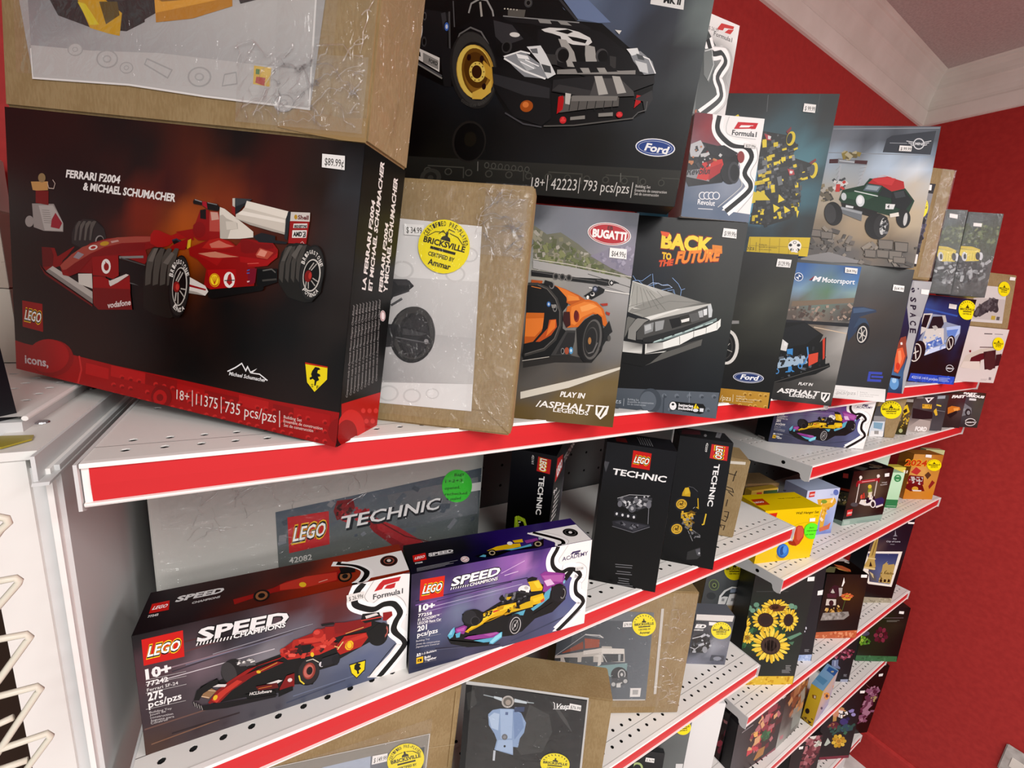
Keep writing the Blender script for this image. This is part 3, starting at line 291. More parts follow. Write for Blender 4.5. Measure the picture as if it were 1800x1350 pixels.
["shipping_carton","film-wrapped brown carton with a yellow car picture, on the tilted black box","cardboard box","brown cartons on the top shelves",[-1.2866,0.2421,0.2896,-0.7392,0.0492,-0.0681,0.3925,0.31,0.074],"#9d8156","kraft",[["picture_sheet",0.6,"paper","F",None,None,[["P","#a9a8a6",[72,701,1730,558,1694,110,747,142,194,134]],["G",["#7f8082","#8d8d8e","#c2c0bc","#b7b6b4","#a3a3a3","#9a9a9b"],[173,557,917,538,1687,525,1696,262,922,265,187,275]],["P","#bdbbb8",[187,275,540,269,922,278,1654,252,1694,110,1168,125,747,142,194,134]],["E","#a5a4a2",[454,269,46,2,-1,-27]],["E","#bdbbb8",[454,269,39,2,-1,-23]],["E","#aaa9a7",[454,269,18,1,0,-11]],["E","#bdbbb8",[454,269,12,1,0,-7]],["E","#a5a4a2",[638,239,62,3,0,-38]],["E","#bdbbb8",[638,239,54,3,0,-32]],["E","#aaa9a7",[638,239,25,1,0,-16]],["E","#bdbbb8",[638,239,17,1,0,-10]],["E","#a5a4a2",[1141,195,62,4,2,-40]],["E","#bdbbb8",[1141,195,53,3,1,-34]],["E","#aaa9a7",[1141,195,25,1,1,-16]],["E","#bdbbb8",[1141,195,17,1,0,-10]],["E","#a5a4a2",[747,209,38,2,0,-24]],["E","#bdbbb8",[747,209,33,2,0,-20]],["E","#aaa9a7",[747,209,15,1,0,-10]],["E","#bdbbb8",[747,209,10,1,0,-6]],["E","#a5a4a2",[1568,121,50,4,3,-34]],["E","#bdbbb8",[1568,121,43,3,2,-29]],["E","#aaa9a7",[1568,121,20,1,1,-14]],["E","#bdbbb8",[1568,121,14,1,1,-9]],["L","#a3a2a0",6,[860,252,996,214,973,181,848,229,860,252]],["L","#a3a2a0",5,[1269,212,1326,224,1334,180,1260,167,1269,212]],["P","#2c2b2b",[280,505,697,533,845,467,846,396,747,356,568,358,357,405]],["P","#c99a1c",[466,482,595,495,722,427,709,336,645,343,542,361]],["P","#d8c22a",[472,464,517,457,594,377,542,373]],["P","#5a4a20",[595,468,696,471,709,418,633,379]],["P","#2f2e2e",[746,499,893,520,906,434,821,395]],["P","#d99c38",[893,520,1285,547,1295,472,1097,419,907,397]],["P","#8a6428",[936,478,1095,492,1157,519,1156,544,917,538,918,486]],["P","#b87e2a",[906,434,1293,506,1295,472,1097,419,907,397]],["P","#3a3534",[1296,548,1481,552,1463,511,1333,482]],["P","#d9b22e",[1414,255,1498,251,1497,178,1413,184]],["P","#b33222",[1428,213,1473,211,1469,180,1424,190]],["P","#4a7a30",[1424,243,1443,242,1442,222,1424,223]],["L","#e4e2de",8,[186,261,194,134,760,140,1168,120,1691,106,1687,262,1685,549]]]],["plastic_sleeve",2.0,"film","F",None,None,[["K",200,300,3574,3000,3,26]]],["packing_tape",0.5,"paper","F","glossy clear tape",None,[["P","#9c8157",[1542,26,1697,11,1853,0,1962,0,1962,93,1839,84,1623,112]]]],["film_bunch",1.6,"wrap","F","crumpled clear film corner",None,[["K",2674,60,3884,620,109,45]]],["film_folds",2.0,"fold","F",None,None,[["K",2624,80,3864,700,301,46]]],["film_folds",2.0,"fold","F",None,None,[["K",3594,300,3894,2400,302,26]]],["film_corner",0.8,"film","R",None,None,[["K",20,20,700,3040,8,40]]],["film_front",1.2,"film","F",None,None,[["K",3024,30,3914,3040,12,40]]]]],
["toy_box","plain black box standing at the far left edge, beside the tilted box","toy box",None,[-1.3165,0.0135,0.0045,0.96,0.02,0.05,0.1,0.19,0.05],"#1d1d20","card",[["front_print",0.2,"print","F",None,None,[["B",4,[505,344,"#1f2023"],[476,7,"#26272a"]]]]]],
["shipping_carton","brown carton with a motorcycle wheel picture, beside the tilted black box","cardboard box","brown cartons on the top shelves",[-1.047,0.1089,0.0,-0.6319,0.146,0.0,0.2504,0.2701,0.038],"#9d8156","kraft",[["picture_sheet",0.6,"paper","F",None,None,[["P","#e0dedb",[259,1134,986,1119,1025,113,277,98]],["G",["#c9c7c5","#d4d2cf","#b4b2b0","#a5a3a2"],[371,807,998,824,1020,264,400,211]],["G",["#a8a6a5","#bdbbb9","#c8c6c3","#8f8d8d"],[372,514,1008,516,1020,264,399,224]],["E","#cfcdca",[566,852,65,4,5,-50]],["E","#e0dedb",[566,852,52,3,4,-39]],["E","#cfcdca",[930,963,50,3,4,-40]],["E","#e0dedb",[930,963,40,2,3,-31]],["E","#cfcdca",[544,162,60,6,4,-46]],["E","#e0dedb",[544,162,48,5,3,-36]],["E","#cfcdca",[681,163,52,5,4,-40]],["E","#e0dedb",[681,163,41,4,3,-31]],["E","#cfcdca",[796,187,38,4,3,-30]],["E","#e0dedb",[796,187,31,3,2,-23]],["E","#cfcdca",[864,853,56,4,4,-44]],["E","#e0dedb",[864,853,45,3,3,-34]],["P","#2a2a2c",[372,795,525,799,610,798,639,768,603,734,533,710,493,638,389,617]],["P","#3a393b",[512,798,597,803,639,772,547,766]],["L","#4a4a4c",13,[518,652,578,695]],["L","#39383a",10,[527,704,615,742]],["E","#232324",[653,501,130,-7,-8,-157]],["E","#3a3938",[660,512,119,-6,-8,-147]],["E","#222223",[661,500,91,-5,-7,-125]],["E","#2d2c2e",[666,500,78,-4,-6,-110]],["P","#232325",[488,549,568,549,752,520,764,464,561,472,448,419]],["P","#3c3b3d",[595,532,740,516,702,500,599,497]],["E","#8a8888",[736,472,13,1,1,-14]],["L","#5c5b5d",6,[561,479,758,464]],["P","#2b2a2c",[428,480,554,478,559,428,436,405]],["L","#5a595b",6,[741,506,754,494]],["L","#5a595b",6,[729,431,734,412]],["L","#5a595b",6,[685,388,679,371]],["L","#5a595b",6,[630,397,616,390]],["L","#5a595b",6,[589,455,573,461]],["L","#5a595b",6,[582,534,572,550]],["L","#5a595b",6,[612,597,613,616]],["L","#5a595b",6,[666,613,676,626]],["L","#5a595b",6,[716,577,732,577]]]],["packing_tape",0.5,"paper","F","corner fold",None,[["L","#8a6f45",5,[1105,125,1245,11]],["L","#8a6f45",4,[1105,125,497,107]]]],["price_sticker",1.5,"print","F",None,None,[["P","#f2f0ec",[553,1101,668,1102,666,1044,561,1042]],["T","#55534f","$ 34.99",[573,1053,88,2,-4,32],1]]],["seal_sticker",2.2,"print","F",None,None,[["E","#f5e31c",[789,994,142,-26,-23,-142]],["P","#2a2710",[775,1047,792,1053,795,1074,809,1071,806,1050,820,1039,823,1020,766,1031]],["T","#2a2710","BRICKSVILLE",[672,1013,233,-42,5,30],4],["P","#2a2710",[716,993,858,967,855,953,713,978]],["T","#2a2710","CERTIFIED BY",[704,942,148,-26,4,21],3],["T","#2a2710","Ammar",[707,894,128,-22,5,31],3],["T","#2a2710","C",[690,1043,5,10,-22,11],2],["T","#2a2710","E",[697,1055,7,9,-21,14],2],["T","#2a2710","R",[705,1067,8,8,-19,16],2],["T","#2a2710","T",[715,1077,9,7,-17,19],2],["T","#2a2710","I",[726,1086,10,6,-14,21],2],["T","#2a2710","F",[739,1093,10,5,-11,22],2],["T","#2a2710","I",[752,1098,11,3,-8,23],2],["T","#2a2710","E",[766,1102,11,2,-5,24],2],["T","#2a2710","D",[780,1104,11,0,-2,25],2],["T","#2a2710","P",[808,1102,11,-3,4,24],2],["T","#2a2710","R",[822,1098,11,-4,7,23],2],["T","#2a2710","E",[836,1093,10,-6,10,22],2],["T","#2a2710","-",[848,1086,9,-7,13,20],2],["T","#2a2710","P",[859,1077,8,-8,16,18],2],["T","#2a2710","L",[870,1067,7,-9,18,16],2],["T","#2a2710","A",[879,1056,6,-10,20,14],2],["T","#2a2710","Y",[886,1043,5,-11,21,11],2],["T","#2a2710","E",[892,1030,3,-11,23,8],2],["T","#2a2710","D",[896,1016,2,-11,24,5],2],["L","#2a2710",4,[787,1071,736,1070,692,1044]],["L","#2a2710",4,[816,1066,863,1047,896,1007]],["L","#2a2710",4,[755,1059,779,1079,796,1059,811,1087,844,1074]]]],["plastic_sleeve",3.0,"film","F",None,None,[["K",200,100,2473,2640,21,24]]],["film_bunch",2.4,"wrap","F","crumpled clear film corner",None,[["K",1983,1940,2443,2550,113,24]]],["film_folds",2.6,"fold","F",None,None,[["K",1883,1880,2463,2660,303,40]]],["film_edge",4.2,"film","F",None,None,[["K",1983,60,2495,2690,5,34]]]]],
["toy_box","large black box with a black sports car with grey racing stripes","toy box","boxed building sets on the top shelves",[-0.9158,0.2285,0.2919,-0.7134,0.0048,-0.0332,0.3878,0.2729,0.05],"#19191b","card",[["front_print",0.2,"print","F",None,None,[["B",20,[88,980,"#1c1d1d"],[124,276,"#151514"],[792,329,"#1a1a18"],[1388,311,"#1d1d1b"],[1858,290,"#191a1a"],[1909,775,"#3f4446"],[1914,1048,"#6c7674"],[1779,829,"#2c2d31"],[1686,1046,"#383b43"],[1432,1044,"#50596b"],[1147,1186,"#66748c"],[1600,941,"#34373d"],[1081,485,"#151513"],[1884,538,"#222526"],[310,115,"#22221f"]],["G",["#2b2b28","#33332f","#2a2a27","#262624"],[47,177,1939,213,1933,0,55,0]],["L","#45453f",8,[274,128,531,133,536,66]],["E","#45453f",[276,96,28,3,1,-24]],["E","#2a2a27",[276,96,19,2,1,-16]],["E","#45453f",[425,100,27,3,2,-23]],["E","#2a2a27",[425,100,19,2,1,-16]],["E","#45453f",[570,103,26,3,2,-23]],["E","#2a2a27",[570,103,18,2,1,-16]],["L","#45453f",8,[709,138,946,141,952,78]],["E","#45453f",[711,106,26,3,2,-23]],["E","#2a2a27",[711,106,18,2,1,-16]],["E","#45453f",[849,110,25,3,2,-22]],["E","#2a2a27",[849,110,17,2,1,-15]],["E","#45453f",[983,113,24,3,2,-22]],["E","#2a2a27",[983,113,17,2,1,-15]],["L","#45453f",7,[1111,146,1330,149,1337,88]],["E","#45453f",[1114,116,24,2,2,-22]],["E","#2a2a27",[1114,116,16,2,2,-15]],["E","#45453f",[1241,119,23,2,2,-21]],["E","#2a2a27",[1241,119,16,2,2,-15]],["E","#45453f",[1365,122,23,2,3,-21]],["E","#2a2a27",[1365,122,16,2,2,-15]],["L","#45453f",7,[1482,154,1686,157,1694,98]],["E","#45453f",[1486,125,22,2,3,-21]],["E","#2a2a27",[1486,125,15,2,2,-14]],["E","#45453f",[1604,128,21,2,3,-21]],["E","#2a2a27",[1604,128,15,2,2,-14]],["E","#45453f",[1719,131,21,2,3,-20]],["E","#2a2a27",[1719,131,14,2,2,-14]],["L","#45453f",6,[1828,161,1939,164,1939,107]],["E","#45453f",[1832,133,20,2,3,-20]],["E","#2a2a27",[1832,133,14,2,2,-14]],["E","#4b4b45",[691,158,18,2,2,-20]],["E","#2a2a27",[691,158,11,1,1,-13]],["E","#4b4b45",[738,157,18,2,2,-20]],["E","#2a2a27",[738,157,11,1,1,-13]],["E","#4b4b45",[785,156,17,2,2,-20]],["E","#2a2a27",[785,156,11,1,1,-13]],["E","#4b4b45",[831,154,17,2,2,-19]],["E","#2a2a27",[831,154,11,1,1,-13]],["E","#4b4b45",[877,153,17,2,2,-19]],["E","#2a2a27",[877,153,11,1,1,-12]],["E","#4b4b45",[922,152,17,2,2,-19]],["E","#2a2a27",[922,152,11,1,1,-12]],["E","#4b4b45",[967,151,17,2,2,-19]],["E","#2a2a27",[967,151,11,1,1,-12]],["P","#3a3a35",[378,60,376,44,369,29,358,16,342,5,331,0,259,0,249,5,236,16,227,29,224,44,226,60,232,75,244,88,259,99,278,107,297,111,317,111,336,107,353,100,366,89,374,75]],["E","#2b2b28",[301,52,45,5,2,-36]],["E","#3b3b36",[301,52,21,2,1,-16]],["L","#6a6a64",6,[627,177,632,118]],["L","#6a6a64",5,[1574,172,1581,118]],["E","#2a2826",[552,295,118,10,9,-127]],["E","#161614",[555,293,105,9,9,-115]],["E","#23211d",[560,310,43,3,3,-45]],["T","#d6d2cc","18+",[1008,49,88,1,0,58],0],["L","#d6d2cc",4,[1111,127,1114,31]],["T","#d6d2cc","42223",[1139,42,168,5,0,69],0],["L","#d6d2cc",4,[1322,126,1324,31]],["T","#d6d2cc","793 pcs/pzs",[1350,52,293,2,0,64],0],["L","#d6d2cc",4,[1659,123,1660,31]],["T","#d6d2cc","Building Set",[1679,95,93,0,0,17],0],["T","#d6d2cc","Ensemble de construction",[1679,71,197,2,0,17],0],["T","#d6d2cc","Set de construcción",[1679,50,151,1,0,17],0],["E","#e8e8ea",[1757,333,121,-4,1,-51]],["E","#2a4488",[1757,333,114,-3,1,-45]],["E","#dfe3ea",[1757,333,103,-3,1,-37]],["E","#2a4488",[1757,333,101,-3,1,-35]],["T","#f2f2f2","Ford",[1693,315,141,-15,11,41],4],["P","#e2e0dc",[1584,1149,1774,1126,1779,1074,1585,1101]],["T","#222","MK II",[1658,1110,99,-11,0,29],6],["P","#161617",[110,1061,276,1219,1005,1211,1167,1006,1319,996,1492,880,1675,766,1686,598,1658,523,1597,487,1372,440,1044,409,777,492,672,621,347,618,138,693]],["P","#6c7c9c",[965,1188,1126,1186,1371,1002,1298,998,1166,1018,1077,1066]],["P","#121213",[1022,1115,1056,1127,1174,1012,1153,1006]],["L","#3a3a3c",12,[1020,1139,1167,1009]],["P","#232324",[700,1033,925,1016,1182,1000,1254,971,1258,935,1118,944,884,984,718,995]],["L","#8a8a88",6,[700,1024,940,1011,1182,997]],["P","#8f8d88",[922,1011,998,1007,1014,987,939,991]],["P","#8f8d88",[1044,1005,1105,999,1140,979,1071,985]],["L","#9a9894",10,[474,1037,486,1089,539,1115,586,1108,629,1051,639,1019]],["L","#a8a49a",13,[543,1099,562,1019]],["P","#5b5852",[727,1064,840,1059,836,1017,731,1024]],["E","#c8c2b2",[706,1064,5,0,0,-4]],["E","#c8c2b2",[726,1063,5,0,0,-4]],["E","#c8c2b2",[746,1061,5,0,0,-4]],["E","#c8c2b2",[765,1060,4,0,0,-4]],["E","#c8c2b2",[785,1058,4,0,0,-4]],["E","#404042",[852,1097,26,0,2,-25]],["E","#161617",[852,1097,18,0,2,-17]],["E","#55534f",[852,1097,18,0,2,-17]],["E","#161617",[852,1097,12,0,1,-12]],["P","#242425",[118,1061,337,1036,353,783,149,804]],["L","#4c4c4c",12,[344,1043,373,784]],["L","#59595a",7,[365,1102,387,958]],["E","#e6e3dd",[128,940,44,1,4,-81]],["E","#161617",[121,943,24,0,3,-57]],["E","#555",[180,1015,13,0,1,-24]],["E","#161617",[180,1015,8,0,1,-16]],["E","#3c3c3d",[188,871,17,0,2,-30]],["E","#161617",[188,871,10,0,1,-19]],["L","#3c3c3e",30,[304,1036,329,943]],["E","#24252a",[333,959,20,0,2,-32]],["E","#3e66b8",[335,959,15,0,2,-24]],["E","#cfd6e4",[335,959,8,0,1,-13]],["P","#dedad2",[121,844,303,781,308,699,124,782]],["P","#161617",[122,825,166,810,171,783,123,800]],["P","#8d8a84",[186,808,296,765,299,713,190,753]],["T","#2b2b2b","FORD",[230,754,62,-20,0,22],3],["L","#4c4c4e",16,[125,759,327,673]],["L","#88867f",9,[131,751,331,662]],["P","#252526",[315,849,391,831,397,614,347,616,312,768]],["P","#1d1d1e",[392,944,516,999,670,1026,795,977,922,890,991,791,1058,704,787,732,681,701,661,753,588,883,456,946]],["L","#6a6866",9,[402,838,426,919,495,957,568,934,621,870,661,753]],["P","#39383a",[641,1000,765,976,847,901,730,860,664,910]],["E","#2b2a29",[540,714,153,29,63,-220]],["E","#3a3937",[544,721,140,26,60,-209]],["E","#252423",[556,709,121,23,48,-167]],["E","#b98f3c",[553,706,122,23,45,-154]],["E","#e2c35c",[547,706,112,21,44,-152]],["E","#6d4a20",[562,706,96,18,39,-135]],["E","#8a6128",[571,696,87,17,34,-118]],["E","#543615",[559,717,78,15,29,-102]],["P","#c79a3a",[596,778,664,727,666,660,620,685]],["P","#d8b04c",[547,587,640,632,668,674,671,594,614,550,550,549]],["E","#e2c35c",[567,707,53,8,14,-58]],["E","#3a2413",[564,707,33,5,9,-38]],["E","#4a3016",[611,709,4,0,0,-4]],["E","#4a3016",[605,680,4,0,0,-4]],["E","#4a3016",[584,661,4,0,0,-4]],["E","#4a3016",[557,659,4,0,0,-4]],["E","#4a3016",[534,676,4,0,0,-4]],["E","#4a3016",[523,705,4,0,0,-4]],["E","#4a3016",[529,735,4,0,0,-4]],["E","#4a3016",[550,753,4,0,0,-4]],["E","#4a3016",[577,755,4,0,0,-4]],["E","#4a3016",[600,738,4,0,0,-4]],["E","#2a1a0c",[503,788,14,0,1,-19]],["E","#2a1a0c",[621,625,14,1,1,-19]],["E","#2a1a0c",[590,783,14,0,1,-19]],["T","#4a4845","G",[472,535,10,-8,10,14],2],["T","#4a4845","O",[485,525,11,-6,9,15],2],["T","#4a4845","O",[499,517,11,-5,7,16],2],["T","#4a4845","D",[513,511,11,-4,5,16],2],["T","#4a4845","Y",[527,506,11,-2,3,16],2],["T","#4a4845","E",[541,504,11,-1,1,16],2],["T","#4a4845","A",[555,503,11,1,0,16],2],["T","#4a4845","R",[570,504,11,2,-2,16],2],["T","#4a4845","E",[597,511,11,5,-6,16],2],["T","#4a4845","A",[610,517,10,6,-8,15],2],["T","#4a4845","G",[623,525,9,7,-9,14],2],["T","#4a4845","L",[634,535,9,9,-11,14],2],["T","#4a4845","E",[645,546,8,10,-12,13],2],["P","#1f1f20",[662,740,787,732,1032,677,1064,653,1063,588,1084,459,1029,415,843,456,688,621]],["P","#323234",[674,701,885,664,1051,633,1057,575,892,585,686,641]],["E","#0e0e0e",[717,834,43,23,26,-33]],["E","#3c3b3b",[746,854,33,-4,-4,-36]],["E","#111",[743,853,24,-3,-3,-26]],["P","#202021",[931,953,1185,970,1324,948,1497,844,1642,729,1315,690,1052,767,938,878]],["P","#d9d7d2",[953,954,1002,965,1102,962,1188,945,1260,916,1277,892,1252,873,1161,877,1088,897,1079,919,1027,933,976,942]],["P","#161617",[1040,948,1117,957,1153,945,1120,932]],["P","#161617",[1121,922,1178,915,1245,903,1236,885,1158,898]],["P","#a5a29c",[1066,906,1116,901,1188,822,1210,754,1146,756,1118,820]],["P","#a5a29c",[1237,879,1296,868,1314,814,1334,753,1266,750,1244,824]],["P","#161617",[1162,865,1232,867,1259,750,1212,754]],["E","#474646",[1103,820,43,1,5,-42]],["E","#101010",[1111,816,35,1,4,-36]],["E","#474646",[1347,821,38,1,5,-39]],["E","#101010",[1354,818,31,1,4,-33]],["P","#3a3938",[988,822,1068,819,1081,762,1023,766]],["P","#3a3938",[1394,823,1434,818,1442,757,1409,756]],["E","#dedbd4",[788,923,33,-2,0,-13]],["P","#dedbd4",[1403,961,1443,958,1432,938]],["P","#8f9295",[727,801,854,831,948,777,1079,711,1017,683,882,690,818,733]],["L","#f1f1ee",9,[735,798,839,831,900,820]],["L","#f1f1ee",10,[736,789,879,722,1017,683]],["P","#dfe0de",[874,857,961,866,1003,817,1079,711,1031,684,963,777]],["P","#6c6e70",[897,845,941,850,951,821,914,824]],["P","#b5b8b9",[820,791,903,781,952,738,894,723]],["P","#f4f4f2",[810,817,886,806,903,785,827,792]],["P","#484a4c",[979,765,1038,754,1050,716,1005,721]],["L","#ffffff",6,[844,773,937,738]],["L","#ffffff",6,[873,784,966,751]],["P","#8c8f92",[1495,862,1574,852,1651,801,1686,737,1617,728,1542,797]],["P","#e4e5e3",[1488,862,1552,869,1569,840,1526,827]],["L","#f3f3f1",6,[1564,834,1631,812,1682,737]],["P","#cfd1d0",[1548,803,1621,788,1641,735,1588,745]],["P","#55585a",[1550,839,1590,829,1606,805,1567,810]],["P","#8c8984",[1084,737,1266,750,1470,744,1562,750,1565,728,1086,712]],["P","#222223",[1171,784,1371,791,1458,739,1213,723]],["P","#9c9993",[1224,751,1277,753,1294,726,1248,725]],["P","#9c9993",[1327,755,1375,757,1399,728,1348,729]],["P","#2a2a2b",[1068,679,1312,709,1474,716,1675,724,1687,683,1564,634,1580,610,1306,589,1068,614]],["P","#3b3a3a",[1107,655,1322,628,1306,589,1067,621]],["P","#4c4a49",[1328,697,1476,703,1571,634,1580,610,1306,589]],["P","#b0ada6",[1319,709,1367,711,1420,614,1363,605,1338,666]],["P","#b0ada6",[1427,714,1475,712,1528,626,1476,617]],["P","#5b5854",[1121,591,1327,587,1489,599,1495,550,1306,525,1131,495]],["L","#2c2b2a",5,[1194,580,1192,510]],["L","#2c2b2a",5,[1248,583,1246,514]],["L","#2c2b2a",5,[1301,586,1299,517]],["L","#2c2b2a",5,[1353,589,1351,520]],["L","#2c2b2a",5,[1405,592,1404,524]],["L","#2c2b2a",5,[1456,595,1455,527]],["P","#c3bfb7",[1155,609,1191,605,1191,544,1162,548]],["P","#77746f",[1199,596,1482,605,1478,580,1196,563]],["P","#b3191d",[1114,585,1142,593,1152,567,1151,515,1117,487]],["P","#b3191d",[1593,617,1619,613,1624,576,1589,543]],["E","#c0262c",[1161,457,22,1,2,-21]],["P","#e04040",[1151,474,1167,475,1168,462,1179,460,1177,449,1147,447,1145,458,1152,461]],["E","#c0262c",[1508,503,20,1,2,-17]],["P","#e04040",[1498,515,1514,516,1516,506,1524,504,1522,496,1493,494,1492,502,1500,505]],["E","#a3501e",[916,524,42,3,3,-34]],["E","#d8793a",[909,532,21,1,2,-17]],["P","#87847d",[1205,477,1296,491,1299,471,1207,459]],["P","#87847d",[1378,504,1466,514,1469,493,1381,484]],["L","#5a5854",8,[1044,413,1233,427,1597,487]],["L","#48474a",9,[779,478,908,420,1030,408]],["P","#39393a",[1583,592,1679,646,1692,598,1658,523,1636,583]],["L","#5c5b5a",6,[1590,487,1619,520,1662,535,1662,584]]]]]],
